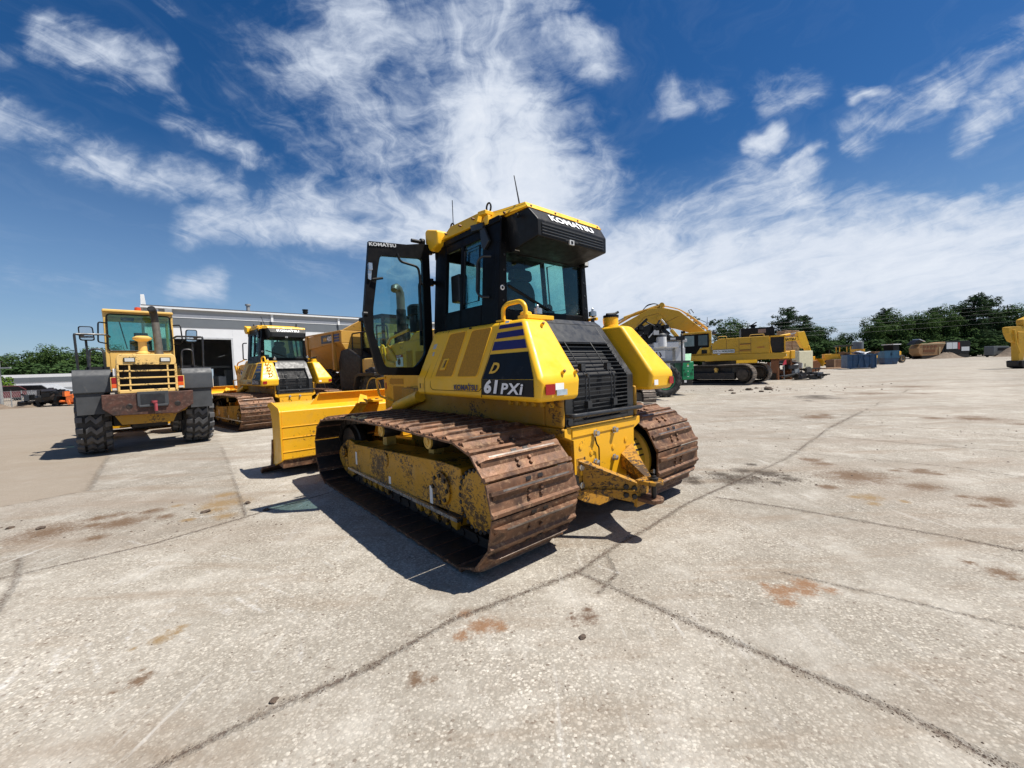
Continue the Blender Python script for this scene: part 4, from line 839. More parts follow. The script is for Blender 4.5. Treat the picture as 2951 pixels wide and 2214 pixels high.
    # door
    def door(x_of, y_of):
        """door leaf drawn in (u, z): u from the hinge outward"""
        out = [(.03, 2.86), (.10, 2.865), (.30, 2.82), (.71, 2.785), (.80, 2.02), (.79, 1.96), (.685, 1.46), (.65, 1.43), (.20, 1.41), (.03, 1.62)]
        hole = rnd2([(.115, 2.70), (.60, 2.66), (.63, 2.52), (.70, 2.10), (.705, 1.86), (.60, 1.51), (.26, 1.50), (.20, 1.56), (.13, 1.64)], .045, 4)
        mb = MB(); O3 = [(u, z) for u, z in out]
        bm = bmesh.new(); vo = [bm.verts.new((u, 0, z)) for u, z in O3]; vh = [bm.verts.new((u, 0, z)) for u, z in hole]
        eo = [bm.edges.new((vo[i], vo[(i + 1) % len(vo)])) for i in range(len(vo))]; eh = [bm.edges.new((vh[i], vh[(i + 1) % len(vh)])) for i in range(len(vh))]
        bmesh.ops.triangle_fill(bm, use_beauty=True, edges=eo + eh)
        # drop faces inside the glass opening
        import mathutils
        def inside(pt):
            c_ = False; n_ = len(hole)
            for i in range(n_):
                a_, b_ = hole[i], hole[(i + 1) % n_]
                if (a_[1] > pt[1]) != (b_[1] > pt[1]) and pt[0] < (b_[0] - a_[0]) * (pt[1] - a_[1]) / (b_[1] - a_[1]) + a_[0]: c_ = not c_
            return c_
        kill = [f for f in bm.faces if inside((f.calc_center_median().x, f.calc_center_median().z))]
        bmesh.ops.delete(bm, geom=kill, context='FACES')
        rg_ = bmesh.ops.extrude_face_region(bm, geom=list(bm.faces)); 
        for v in [v for v in rg_['geom'] if isinstance(v, bmesh.types.BMVert)]: v.co.y += .045
        bm.verts.index_update()
        mb.add([tuple(v.co) for v in bm.verts], [tuple(v.index for v in f.verts) for f in bm.faces]); bm.free()
        M = Matrix(((x_of[0], x_of[1], 0, x_of[2]), (y_of[0], y_of[1], 0, y_of[2]), (0, 0, 1, 0), (0, 0, 0, 1)))
        d = part('door', mb.xform(M), BLK2, r)
        mb = MB(); mb.prism(hole, 'y', .02, .026); part('door_glass', mb.xform(M), GLASSD, d)
        mb = MB(); mb.tube(rnd([(.42, -.02, 2.70), (.40, -.03, 2.62), (.19, -.03, 2.59), (.175, -.03, 2.50), (.185, -.03, 1.9)], .05), .013, 8); mb.tube(rnd([(.175, -.03, 2.46), (.16, -.03, 2.41), (.10, -.02, 2.40)], .03), .012, 8); part('door_rail', mb.xform(M), BLK, d)
        mb = MB(); mb.prism(rnd2([(.695, 2.56), (.735, 2.56), (.745, 2.40), (.715, 2.39)], .01), 'y', -.02, -.001); mb.box(.70, .735, -.035, -.02, 2.49, 2.56); part('door_handle', mb.xform(M), STEEL, d)
        mb = MB(); mb.tube([(.70, -.02, 2.40), (.60, -.04, 2.42)], .013, 8); part('inner_handle', mb.xform(M), BLK, d)
        mb = MB(); mb.cyl((.76, .02, 2.05), (.80, .02, 2.05), .03, n=12); part('door_stop', mb.xform(M), BLK, d)
        return d, M
    if door_open:
        d, M = door((-1, 0, -.645), (0, 1, 1.49))
        komatsu(d, .292, .035, (-1.358, 1.487, 2.737), Vector((1, 0, .10)), Vector((-.10, 0, 1)), GREYL)
        for z in (2.80, 2.45, 1.75): mb = MB(); mb.cyl((-.655, 1.5, z - .04), (-.655, 1.5, z + .04), .025, n=10); mb.box(-.66, -.60, 1.485, 1.52, z - .02, z + .02); part('door_hinge', mb, BLK2, cab)
        mb = MB(); mb.cyl((-.70, 1.56, 2.9), (-.85, 1.56, 2.9), .02); mb.cyl((-.74, 1.56, 2.9), (-.70, 1.56, 2.9), .04); part('door_catch', mb, BLK, cab)
        mb = MB(); mb.box(-.73, -.69, 1.6, 1.64, 2.50, 2.55); mb.tube(rnd([(-.66, 1.62, 2.48), (-.74, 1.62, 2.46), (-.75, 1.62, 1.75)], .04), .02, 8); part('mirror_arm', mb, BLK, cab)
    else:
        mb = MB(); mb.tube(rnd([(-.66, 1.42, 2.5), (-.76, 1.46, 2.5), (-.77, 1.46, 2.0), (-.68, 1.42, 2.0)], .05), .016, 8); part('grab_rail', mb, BLK, cab)
    # engine hood ahead of the cab
    mb = MB(); mb.prism([(1.52, .80), (3.42, .80), (3.46, 1.70), (3.40, 1.83), (2.95, 1.88), (1.52, 1.90)], 'x', -.45, .45); hood = part('engine_hood', mb, YELB, r, .035, 3)
    mb = MB(); mb.prism([(1.55, 1.55), (2.72, 1.55), (2.72, 1.80), (2.4, 1.985), (2.1, 2.0), (1.55, 1.9)], 'x', -.44, -.30); part('hood_shoulder', mb, YELB, hood, .03, 3)
    for y0, y1, z0, z1 in ((1.7, 2.35, 1.42, 1.72), (2.45, 2.62, 1.42, 1.74), (2.75, 3.1, .9, 1.25), (2.2, 2.65, .9, 1.25), (1.62, 2.1, .9, 1.25), (2.75, 3.2, 1.28, 1.36)):
        mb = MB(); mb.box(-.453, -.450, y0, y1, z0, z1); part('mesh_panel', mb, YELM, hood)
    mb = MB(); mb.box(-.455, -.4502, 2.73, 2.955, 1.53, 1.66, 0); mb.box(-.4555, -.4552, 2.73, 2.955, 1.66, 1.70, 1)
    mb.tube([(-.457, 2.845 + .038 * math.cos(a * .5236), 1.60 + .045 * math.sin(a * .5236)) for a in range(12)], .006, 5, 2, closed=True); mb.box(-.458, -.4552, 2.825, 2.865, 1.57, 1.63, 2)
    dz_ = part('danger_sign', mb, [WHITE, REDP, BLK], hood, smooth=None)
    tag_letters(dz_, 'lettering', 'DANGER', .15, .024, (-.4562, 2.92, 1.668), U, (0, 0, 1), LETW, bold=.02)
    mb = MB(); mb.box(-.454, -.4502, 3.27, 3.34, 1.66, 1.74); part('sticker', mb, WHITE, hood)
    mb = MB(); mb.box(-.454, -.4502, 3.33, 3.37, 1.2, 1.3); part('red_sticker', mb, REDP, hood)
    mb = MB(); mb.tube(rnd([(-.46, 2.50, 2.02), (-.48, 3.05, 1.95), (-.48, 3.18, 1.86), (-.46, 2.95, 1.66), (-.45, 2.93, 1.62)], .06), .02, 8); mb.tube(rnd([(-.45, 3.38, 1.55), (-.50, 3.36, 1.86), (-.50, 3.26, 1.86), (-.48, 3.2, 1.62), (-.46, 3.0, 1.58)], .05), .018, 8); mb.tube(rnd([(-.45, 3.35, 1.38), (-.52, 3.55, 1.36), (-.52, 3.45, 1.10), (-.45, 3.1, 1.02)], .05), .018, 8); part('hood_rail', mb, YELB, hood)
    if detail:
        mb = MB(); mb.tube([(-.365, 2.9, 1.86), (-.365, 2.9, 2.35)], .068, 18, 1); mb.tube([(-.365, 2.9, 2.35), (-.365, 2.9, 2.50), (-.372, 2.895, 2.58), (-.40, 2.88, 2.635), (-.44, 2.86, 2.655), (-.475, 2.84, 2.64), (-.49, 2.82, 2.60)], [.058, .06, .058, .058, .056, .054, .05], 16, 0)
        part('exhaust_pipe', mb, [EXH, BLK], hood)
        mb = MB(); mb.lathe((-.36, 2.42, 1.98), (0, 0, 1), [(0, .11), (.22, .11), (.23, .135), (.34, .135), (.37, .10), (.375, .02)], 24); part('precleaner', mb, BLK, hood)
        mb = MB()
        for k in range(7): mb.box(-.62 + (k % 3) * .05, -.56 + (k % 3) * .05, 3.05 + k * .05, 3.08 + k * .05, 1.95, 2.2 + (k % 2) * .1)
        mb.xform(Matrix.Translation((.35, 0, -.12))); part('hood_fittings', mb, BLK, hood)
    # lift cylinders, blade with end plates
    for s in (-1, 1):
        mb = MB(); mb.tube([(s * .62, 1.95, 1.15), (s * .62, 2.62, .985)], .075, 16, 0); mb.tube([(s * .62, 2.60, .99), (s * .62, 3.75, .70)], .034, 12, 1); part('lift_cylinder', mb, [YEL, STEEL], r)
        mb = MB(); mb.prism([(1.55, 1.05), (2.10, 1.25), (2.35, 1.25), (2.35, .95), (1.75, .80)], 'x', s * .46, s * .52); part('cylinder_bracket', mb, YELB, r, .01)
        mb = MB(); mb.hexa([(s * .30, 2.5, .30), (s * .46, 2.5, .30), (s * .72, 3.9, .28), (s * .56, 3.9, .28), (s * .30, 2.5, .52), (s * .46, 2.5, .52), (s * .72, 3.9, .50), (s * .56, 3.9, .50)]); part('push_arm', mb, YELB, r, .01)
    HB = 1.78
    mb = MB(); front = [(4.62, .13), (4.47, .30), (4.40, .52), (4.40, .74), (4.48, .93), (4.60, 1.02)]; back = [(4.44, 1.055), (3.97, 1.0), (3.90, .95), (3.90, .26), (4.30, .14)]
    mb.prism(front[:] + back, 'x', -HB, HB)
    bl = part('blade', mb, YELB, r, .012)
    for z in (.727, .565, .37):
        mb = MB(); mb.box(-HB, HB, 3.893, 3.900, z - .006, z + .006); part('blade_rib', mb, YELB, bl, .002)
    for s in (-1, 1):
        a, b = s * HB, s * (HB + .025)
        mb = MB(); mb.prism(rnd2([(4.72, .20), (4.50, .33), (4.43, .52), (4.42, .74), (4.50, .93), (4.74, 1.0), (4.70, 1.03), (4.44, 1.065), (3.94, 1.0), (3.88, .95), (3.885, .25), (4.3, .13), (4.6, .06)], .02), 'x', a, b); part('end_plate', mb, YELB, bl, .006)
        mb = MB(); mb.prism([(4.64, .05), (4.50, .30), (4.44, .50), (4.40, .50), (4.44, .24), (4.55, .03)], 'x', a + s * .025, a + s * .045); part('wear_strip', mb, RUST, bl)
        mb = MB(); mb.hexa([(a - s * .4, 4.28, .16), (a + s * .19, 4.40, .085), (a + s * .19, 4.50, .0), (a - s * .4, 4.70, .0), (a - s * .4, 4.34, .20), (a + s * .19, 4.42, .11), (a + s * .2, 4.54, .045), (a - s * .4, 4.74, .06)]); part('end_bit', mb, RUST, bl, .006)
    mb = MB(); mb.prism([(4.25, .17), (4.60, .0), (4.70, .03), (4.66, .14), (4.3, .26)], 'x', -HB + .4, HB - .4); mb.box(-HB, HB, 3.93, 4.35, .14, .25); part('cutting_edge', mb, RUST, bl)
    mb = MB(); mb.prism([(-1.36, .995), (-1.22, 1.175), (1.22, 1.175), (1.36, .995)], 'y', 4.045, 4.07); mb.box(-1.22, 1.22, 4.0, 4.07, 1.165, 1.18)
    for x in (-.55, .55): mb.prism([(4.07, 1.0), (4.07, 1.16), (4.25, 1.03)], 'x', x - .01, x + .01)
    part('spill_guard', mb, YELB, bl, .004)
    for s in (-1, 1):
        mb = MB(); mb.hexa([(s * .88, 3.86, .80), (s * .70, 3.80, .80), (s * .70, 3.82, .80), (s * .88, 3.88, .80), (s * .77, 3.70, 1.0), (s * .60, 3.74, .98), (s * .60, 3.76, .98), (s * .77, 3.72, 1.0)]); mb.hexa([(s * .77, 3.70, 1.0), (s * .60, 3.74, .98), (s * .60, 3.76, .98), (s * .77, 3.72, 1.0), (s * .66, 3.86, 1.13), (s * .55, 3.88, 1.09), (s * .55, 3.9, 1.09), (s * .66, 3.88, 1.13)]); part('rod_guard', mb, YELB, bl)
        mb = MB(); mb.box(s * .46 - .13, s * .46 + .13, 3.78, 4.0, .99, 1.03); [mb.lathe((s * .46 + dx_, 3.86, 1.03), (0, 0, 1), [(0, .03), (.012, .03)], 12, 1) for dx_ in (-.06, .06)]; part('hinge_block', mb, [YELB, BLK], bl, .006)
    # tow hitch
    mb = MB()
    for s in (-1, 1):
        mb.hexa([(s * .36, -.35, .39), (s * .33, -.35, .39), (s * .05, -.68, .30), (s * .08, -.70, .30), (s * .36, -.35, .66), (s * .33, -.35, .66), (s * .05, -.68, .47), (s * .08, -.70, .47)])
        mb.hexa([(s * .40, -.345, .40), (s * .33, -.345, .40), (s * .05, -.68, .405), (s * .10, -.71, .405), (s * .40, -.345, .418), (s * .33, -.345, .418), (s * .05, -.68, .42), (s * .10, -.71, .42)])
        mb.hexa([(s * .40, -.345, .645), (s * .33, -.345, .645), (s * .05, -.68, .465), (s * .10, -.71, .465), (s * .40, -.345, .663), (s * .33, -.345, .663), (s * .05, -.68, .48), (s * .10, -.71, .48)])
        mb.box(min(s * .42, s * .30), max(s * .42, s * .30), -.345, -.33, .36, .68)
    mb.box(-.095, .095, -.70, -.67, .27, .485); mb.prism([(-.44, .36), (-.30, .28), (-.10, .20), (.10, .20), (.30, .28), (.44, .36)], 'y', -.325, -.30)
    hit = part('tow_hitch', mb, YELH, r, .005)
    mb = MB(); mb.hexa([(.40, -.345, .672), (.22, -.345, .60), (.05, -.69, .485), (.11, -.71, .485), (.40, -.345, .69), (.22, -.345, .62), (.05, -.69, .50), (.11, -.71, .50)]); mb.hexa([(.215, -.345, .48), (.225, -.345, .48), (.055, -.69, .46), (.05, -.69, .46), (.215, -.345, .605), (.225, -.345, .605), (.055, -.69, .49), (.05, -.69, .49)]); part('hitch_gusset', mb, YELH, hit, .004)
    for z in (.465, .32):
        mb = MB(); out = [(-.085, -.68), (.085, -.68), (.085, -.80)] + [(.085 * math.cos(a), -.80 - .075 * math.sin(a)) for a in [k * math.pi / 8 for k in range(1, 8)]] + [(-.085, -.80)]
        mb.prism(out, 'z', z, z + .035); part('clevis', mb, YELH if z > .4 else RUST, hit, .008)
    mb = MB(); mb.cyl((0, -.80, .30), (0, -.80, .535), .02, n=14); mb.lathe((0, -.80, .501), (0, 0, 1), [(0, .036), (.018, .036), (.022, .02)], 14); mb.tube([(.0, -.80, .55), (.04, -.78, .57), (.06, -.74, .545)], .01, 6); part('hitch_pin', mb, GREASE, hit)
    for s in (-1, 1):
        for z in (.45, .60): mb = MB(); mb.lathe((s * .375, -.345, z), (0, -1, 0), [(0, .03), (.02, .03), (.022, .02), (.032, .018)], 6); part('hitch_bolt', mb, STEEL, hit)
        for k, (u_, z) in enumerate(((.80, .37), (.95, .36), (.80, .44), (.95, .43))):
            x = s * (.36 + (.08 - .36) * u_ + .004); y = -.35 + (-.35) * u_; mb = MB(); mb.lathe((x, y, z), (s * .78, -.62, 0), [(0, .024), (.012, .02)], 10); part('hitch_bolt', mb, GREASE, hit)
    return r
def yr_(t_): return (-.115 + (-.345) * t_, 1.858 - .498 * t_)

make_dozer('bulldozer', 'large yellow bulldozer in the foreground with its cab door swung open and wide rusty tracks', (0.609, 3.837, 0), 40.731, True, True, 'crawler bulldozers')
make_dozer('bulldozer', 'yellow bulldozer with closed cab parked between the wheel loader and the foreground bulldozer', (-6.6, 11.92, 0), 49.5, False, False, 'crawler bulldozers')

# ------------------------------------------------------------------ tyres
def tyre(parent, c, R, W, axis='x', lug='L', hub=HUBP, rimf=.56, nl=22, side=1, name='wheel'):
    """wheel lying across x (or y), with tread blocks; rim and hub are its sub-parts. side = which way the outer face looks"""
    ax = Vector((1, 0, 0)) if axis == 'x' else Vector((0, 1, 0)); c = Vector(c); h = W / 2
    mb = MB(); Rb = R * .94
    mb.lathe(c - ax * h, ax, [(W * .12, R * rimf), (0.02 * W, R * .66), (0, R * .80), (W * .06, R * .90), (W * .2, Rb), (W * .8, Rb), (W * .94, R * .90), (W, R * .80), (W * .98, R * .66), (W * .88, R * rimf)], 36)
    o = Vector((0, 0, 1)); u = ax.cross(o)
    def pol(t, r, a): return c - ax * h + ax * (t * W) + (u * math.cos(a) + o * math.sin(a)) * r
    def block(ts, da, a0, mi=1):
        """polyline across the tread (t, angle offset), thickness da in angle"""
        for (t0, a_0), (t1, a_1) in zip(ts[:-1], ts[1:]):
            def rr(t): return Rb * (1.0 if .15 < t < .85 else .955)
            lo = [pol(t0, rr(t0) * .985, a0 + a_0 - da), pol(t1, rr(t1) * .985, a0 + a_1 - da), pol(t1, rr(t1) * .985, a0 + a_1 + da), pol(t0, rr(t0) * .985, a0 + a_0 + da)]
            hi = [pol(t0, rr(t0) * 1.06, a0 + a_0 - da * .8), pol(t1, rr(t1) * 1.06, a0 + a_1 - da * .8), pol(t1, rr(t1) * 1.06, a0 + a_1 + da * .8), pol(t0, rr(t0) * 1.06, a0 + a_0 + da * .8)]
            mb.hexa(lo + hi, mi)
    st = 2 * math.pi / nl
    for k in range(nl):
        a = k * st
        if lug == 'L':
            block([(.28, .0), (.42, st * .30), (.56, -st * .15), (.74, st * .2)], st * .26, a); block([(.0, st * .1), (.20, st * .1)], st * .27, a); block([(.82, st * .55), (1.0, st * .55)], st * .27, a)
        else:
            block([(.0, st * .5), (.25, st * .25), (.52, -st * .3)], st * .17, a); block([(1.0, st * 1.0), (.75, st * .75), (.48, st * .2)], st * .17, a)
    w_ = part(name, mb, [RUBBER, RUBT], parent, smooth=40)
    mb = MB(); s_ = side
    mb.lathe(c + ax * (s_ * h * .80), ax * s_, [(-W * .35, R * rimf * 1.0), (0, R * rimf), (.0, R * rimf * .92), (-W * .16, R * rimf * .8), (-W * .18, R * .25), (-W * .08, R * .22), (-W * .06, R * .14)], 28); part('rim', mb, hub, w_)
    return w_

# ------------------------------------------------------------------ wheel loader seen from behind
L = thing('wheel_loader', 'pale yellow wheel loader seen from behind with grey fenders and a rusty rear bumper', 'wheel loader', (-8.10, 8.86, 0), 45)
for x, s in ((-.835, -1), (.835, 1)):
    tyre(L, (x, 0, .72), .72, .50, 'x', 'L', YELP, side=s, nl=20); tyre(L, (x, 2.75, .72), .72, .50, 'x', 'L', YELP, side=s, nl=20)
mb = MB(); mb.box(-.58, .58, -.12, .12, .52, .86); mb.box(-.3, .3, -.25, .25, .45, .9); mb.box(-.58, .58, 2.6, 2.9, .52, .86); mb.box(-.28, .28, -.9, 3.2, .62, 1.1); part('axle_frame', mb, GREASE, L, .03)
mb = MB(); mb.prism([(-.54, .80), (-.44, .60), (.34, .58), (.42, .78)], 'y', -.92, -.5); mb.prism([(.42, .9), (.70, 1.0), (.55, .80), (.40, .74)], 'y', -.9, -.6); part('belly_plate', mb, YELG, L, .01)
mb = MB(); mb.prism([(-.70, 1.21), (-.70, .94), (-.56, .80), (.40, .76), (.68, .93), (.69, 1.22)], 'y', -1.02, -.62)
for x in (-.32, .42): mb.lathe((x, -1.0, .96), (0, -1, 0), [(0, .055), (.025, .055), (.026, .03)], 14, 1)
bp = part('rear_bumper', mb, [rusty('rusty_bumper_paint', (.035, .022, .018), (.10, .038, .024), (.20, .13, .10), metal=.1, scale=3.2), GREASE], L, .02)
mb = MB(); mb.box(-.20, .28, -1.05, -1.0, .95, 1.24); mb.box(-.18, .26, -1.065, -1.05, .93, .97); part('plate_frame', mb, GREYP, bp, .01)
mb = MB(); mb.box(-.15, .22, -1.054, -1.0505, .99, 1.19); part('recess_panel', mb, DGREY, bp)
mb = MB(); mb.tube([(.04, -1.08, 1.03), (.07, -1.09, .98), (.07, -1.09, .84)], .028, 8); mb.lathe((.05, -1.08, 1.03), (0, 0, 1), [(-.02, .05), (.02, .05)], 10); part('tow_pin', mb, plain('faded_red', (.30, .05, .06), .5), bp)
mb = MB()
mb.prism(rnd2([(-.46, 1.80), (-.46, 1.93), (-.42, 2.0), (.40, 2.0), (.44, 1.93), (.44, 1.80)], .03), 'y', -1.0, .3)
mb.box(-.47, -.44, -.98, .3, 1.24, 1.8); mb.box(.42, .45, -.98, .3, 1.24, 1.8); mb.box(-.47, .45, -.98, -.9, 1.22, 1.29)
YELK = paint('yellow_pale_chipped', (.76, .50, .17), dust=.25, chips=.075, chipcol=(.02, .015, .012))
hood = part('engine_hood', mb, YELK, L, .012)
mb = MB(); mb.box(-.44, .42, -.80, -.78, 1.28, 1.82); part('radiator_core', mb, TARP, hood)
mb = MB()
for z in (1.80, 1.665, 1.525, 1.385): mb.box(-.46, .44, -1.0, -.93, z - .013, z + .016)
for x in (-.28, .30): mb.box(x - .013, x + .013, -.99, -.94, 1.28, 1.80)
mb.box(-.46, -.43, -1.0, -.93, 1.26, 1.82); mb.box(.41, .44, -1.0, -.93, 1.26, 1.82); part('grille_bars', mb, YELK, hood, .004)
for x in (-.27, .27): mb = MB(); mb.box(x - .085, x + .085, -1.02, -1.0, 1.84, 1.93, 1); mb.box(x - .07, x + .07, -1.025, -1.02, 1.85, 1.92, 0); part('work_lamp', mb, [LAMP, BLK], hood, .006)
for x in (-.50, .50):
    mb = MB(); mb.box(x - .06, x + .06, -.96, -.80, 1.28, 1.55, 1); mb.box(x - .045, x + .045, -.97, -.9605, 1.42, 1.54, 0); mb.box(x - .045, x + .045, -.97, -.9605, 1.34, 1.41, 2); mb.box(x - .04, x + .04, -.97, -.9605, 1.29, 1.33, 3); part('tail_light', mb, [REDR, YELP, ORNG, LAMP], L, .006)
for s in (-1, 1):
    mb = MB(); mb.prism(rnd2([(-.84, 1.25), (-.80, 1.60), (-.72, 1.71), (.62, 1.72), (.92, 1.3), (.87, 1.28), (.58, 1.64), (-.69, 1.63), (-.76, 1.25)], .03), 'x', s * .54, s * 1.07)
    mb.prism([(-.80, 1.27), (-.74, 1.66), (.58, 1.67), (.7, 1.4), (-.3, 1.3)], 'x', s * .52, s * .545); fd = part('fender', mb, GREYP, L, .045, 3)
    mb = MB(); mb.box(min(s * .66, s * 1.04), max(s * .66, s * 1.04), -.80, -.785, .84, 1.27); part('mud_flap', mb, plain('rubber_flap', (.045, .048, .052), .7, var=.2), fd)
    mb = MB(); mb.tube(rnd([(s * 1.0, -.2, 1.70), (s * 1.02, -.2, 2.44), (s * .56, -.1, 2.45), (s * .52, .1, 2.42)], .03), .02, 8); mb.tube([(s * .86, .25, 1.7), (s * .88, .25, 2.44)], .02, 8); mb.tube([(s * 1.02, -.2, 2.44), (s * .88, .25, 2.44)], .015, 8); part('hand_rail', mb, DGREY, fd)
    mb = MB(); mb.tube(rnd([(s * .84, -.15, 1.7), (s * .83, -.12, 2.15), (s * .63, -.12, 2.15), (s * .62, -.12, 1.7)], .09, 6), .018, 8); part('grab_loop', mb, DGREY, fd)
    mb = MB(); mb.box(min(s * .55, s * .9), max(s * .55, s * .9), -.1, .5, 1.735, 1.78); part('step_plate', mb, TARP, fd)
    mb = MB(); mb.tube(rnd([(s * .56, .45, 2.75), (s * .68, .3, 2.75), (s * .70, .25, 2.32), (s * .56, .45, 2.30)], .05), .014, 8); ma = part('mirror_arm', mb, BLK, L)
    mb = MB(); q = rnd2([(s * .74, 2.34), (s * .97, 2.34), (s * .98, 2.64), (s * .76, 2.64)], .05); mb.prism(q, 'y', .18, .24); mir = part('mirror', mb, BLK, ma, .01)
    mb = MB(); q = rnd2([(s * .76, 2.36), (s * .95, 2.36), (s * .96, 2.62), (s * .78, 2.62)], .04); mb.prism(q, 'y', .172, .179); part('mirror_face', mb, MIRR, mir)
mb = MB()
for x in (-.57, .53): mb.box(x - .035, x + .035, .5, .58, 1.62, 2.98); mb.box(x - .03, x + .03, 1.5, 1.58, 1.62, 2.98)
mb.box(-.60, .56, .5, .56, 2.94, 3.0); mb.box(-.60, .56, .5, 1.6, 1.6, 1.72); mb.box(-.54, .50, .49, .53, 1.70, 2.14); mb.box(-.60, .56, 1.5, 1.58, 2.9, 3.0)
mb.box(-.60, -.55, .56, 1.5, 1.7, 1.95); mb.box(.51, .56, .56, 1.5, 1.7, 1.95); cab = part('cab_frame', mb, YELP, L, .015)
mb = MB(); mb.prism([(-.62, 3.0), (.58, 3.0), (.57, 3.06), (-.61, 3.06)], 'y', .44, 1.65); part('cab_roof', mb, YELP, cab, .02)
mb = MB(); q = rnd([(-.555, .485, 2.145), (.525, .485, 2.145), (.51, .485, 2.955), (-.545, .485, 2.955)], .07, 5, True); mb.tube(q, .016, 6, closed=True); part('window_seal', mb, BLK, cab)
mb = MB(); mb.prism(rnd2([(-.55, 2.15), (.52, 2.15), (.505, 2.95), (-.54, 2.95)], .07), 'y', .492, .498); part('rear_window', mb, GLASSC, cab)
mb = MB(); mb.box(-.56, .52, 1.52, 1.525, 2.0, 2.9); part('windscreen', mb, GLASSC, cab)
for x in (-.565, .525): mb = MB(); mb.box(x - .003, x + .003, .58, 1.5, 1.96, 2.93); part('side_window', mb, GLASSC, cab)
mb = MB(); mb.box(-.2, .18, .75, .86, 2.0, 2.40); mb.box(-.12, .12, .76, .86, 2.40, 2.58); mb.box(-.22, .2, .8, 1.2, 1.95, 2.1); mb.tube([(-.35, .6, 2.8), (-.25, .6, 2.2)], .012, 6); mb.box(-.32, -.1, .7, .9, 2.86, 2.92); mb.cyl((0, 1.4, 1.7), (0, 1.25, 2.3), .04); mb.tube([(.18 * math.cos(a * .524), 1.2 + .08 * math.sin(a * .524), 2.32 + .14 * math.sin(a * .524)) for a in range(12)], .015, 6, closed=True); part('seat', mb, SEATM, cab, .03)
mb = MB(); mb.lathe((-.03, .62, 3.06), (0, 0, 1), [(0, .07), (.015, .07), (.02, .06), (.085, .055), (.095, .03)], 18); part('beacon', mb, plain('amber_red_lens', (.55, .07, .015), .2), cab)
mb = MB(); mb.lathe((-.03, -.3, 2.0), (0, 0, 1), [(0, .12), (.06, .12), (.09, .075), (.3, .07), (.31, .09), (.35, .155), (.38, .16), (.42, .10), (.425, .02)], 24); part('precleaner', mb, YELP, hood)
mb = MB(); mb.tube([(.23, -.3, 1.95), (.22, -.3, 2.3), (.20, -.3, 2.72)], [.078, .070, .066], 18, 0); mb.tube([(.20, -.3, 2.70), (.19, -.31, 2.86), (.17, -.36, 2.96), (.14, -.44, 3.0)], [.062, .066, .07, .07], 16, 1); mb.lathe((.14, -.435, 3.0), (-.35, -.9, .45), [(-.005, .056), (.012, .056)], 14, 2); part('exhaust_pipe', mb, [EXH, GREASE, TARP], hood)
mb = MB(); mb.prism([(.9, 1.1), (2.2, 1.9), (3.4, .9), (4.4, .35), (4.4, .2), (3.3, .7), (2.2, 1.6), (.9, .9)], 'x', -.3, .3); part('boom', mb, YELP, L, .02)
mb = MB(); mb.prism([(4.1, .12), (5.2, .06), (5.2, .10), (4.3, .2), (4.15, .5), (4.4, .85), (4.35, .9), (4.05, .5)], 'x', -1.15, 1.15); part('bucket', mb, YELB, L, .01)
mb = MB(); mb.box(-.52, -.46, -.95, -.7, 1.56, 1.72); part('flag_rag', mb, WHITE, L, .02)

# ------------------------------------------------------------------ articulated dump truck behind the bulldozers
T = thing('dump_truck', 'yellow articulated dump truck with raised-sided body parked behind the foreground bulldozer', 'dump truck', (-5.8, 16.0, 0), -40)
mb = MB(); mb.prism([(-4.8, 2.35), (-4.2, 2.35), (-1.6, 2.45), (.4, 2.56), (.98, 2.58), (.98, 3.0), (-1.6, 2.93), (-4.4, 3.25)], 'y', -1.52, -1.44)
mb.prism([(-4.8, 2.35), (-4.2, 2.35), (-1.6, 2.45), (.4, 2.56), (.98, 2.58), (.98, 3.0), (-1.6, 2.93), (-4.4, 3.25)], 'y', 1.44, 1.52)
mb.hexa([(-4.6, -1.5, 2.4), (.98, -1.5, 2.58), (.98, -.5, 1.45), (-3.2, -.5, 1.6), (-4.6, -1.44, 2.4), (.98, -1.42, 2.58), (.98, -.44, 1.47), (-3.2, -.44, 1.62)])
mb.hexa([(-4.6, 1.44, 2.4), (.98, 1.42, 2.58), (.98, .68, 1.37), (-3.2, .68, 1.57), (-4.6, 1.5, 2.4), (.98, 1.5, 2.58), (.98, .75, 1.35), (-3.2, .75, 1.55)])
mb.box(-3.3, .98, -.75, .75, 1.35, 1.43)
mb.hexa([(.98, -1.52, 2.55), (.98, 1.52, 2.55), (1.06, 1.52, 2.55), (1.06, -1.52, 2.55), (.98, -1.52, 3.0), (.98, 1.52, 3.0), (1.06, 1.52, 3.0), (1.06, -1.52, 3.0)]); mb.hexa([(.98, -.8, 1.35), (.98, .8, 1.35), (1.06, .8, 1.35), (1.06, -.8, 1.35), (.98, -1.52, 2.55), (.98, 1.52, 2.55), (1.06, 1.52, 2.55), (1.06, -1.52, 2.55)])
mb.hexa([(.98, -1.48, 3.0), (.98, 1.48, 3.0), (1.06, 1.48, 3.0), (1.06, -1.48, 3.0), (1.1, -.6, 3.5), (1.1, .6, 3.5), (1.18, .6, 3.5), (1.18, -.6, 3.5)])
mb.box(.4, .52, -1.56, -1.44, 1.6, 2.95); mb.box(-1.7, -1.58, -1.56, -1.44, 1.7, 2.95); mb.box(-4.4, 1.1, -1.56, -1.5, 2.94, 3.0)
bd = part('dump_body', mb, YELL, T, .02)
mb = MB(); mb.box(-.45, .5, -1.535, -1.521, 2.60, 2.90, 0); [mb.box(.55, .92, -1.535, -1.521, z, z + .07, 1) for z in (2.62, 2.72, 2.82)]; mb.box(.52, .54, -1.536, -1.521, 2.6, 2.9, 0); dp = part('decal_panel', mb, [DGREY, PURP], bd)
tag_letters(dp, 'lettering', 'HM', .26, .15, (-.26, -1.538, 2.67), (1, 0, 0), (0, 0, 1), LETY, bold=.03)
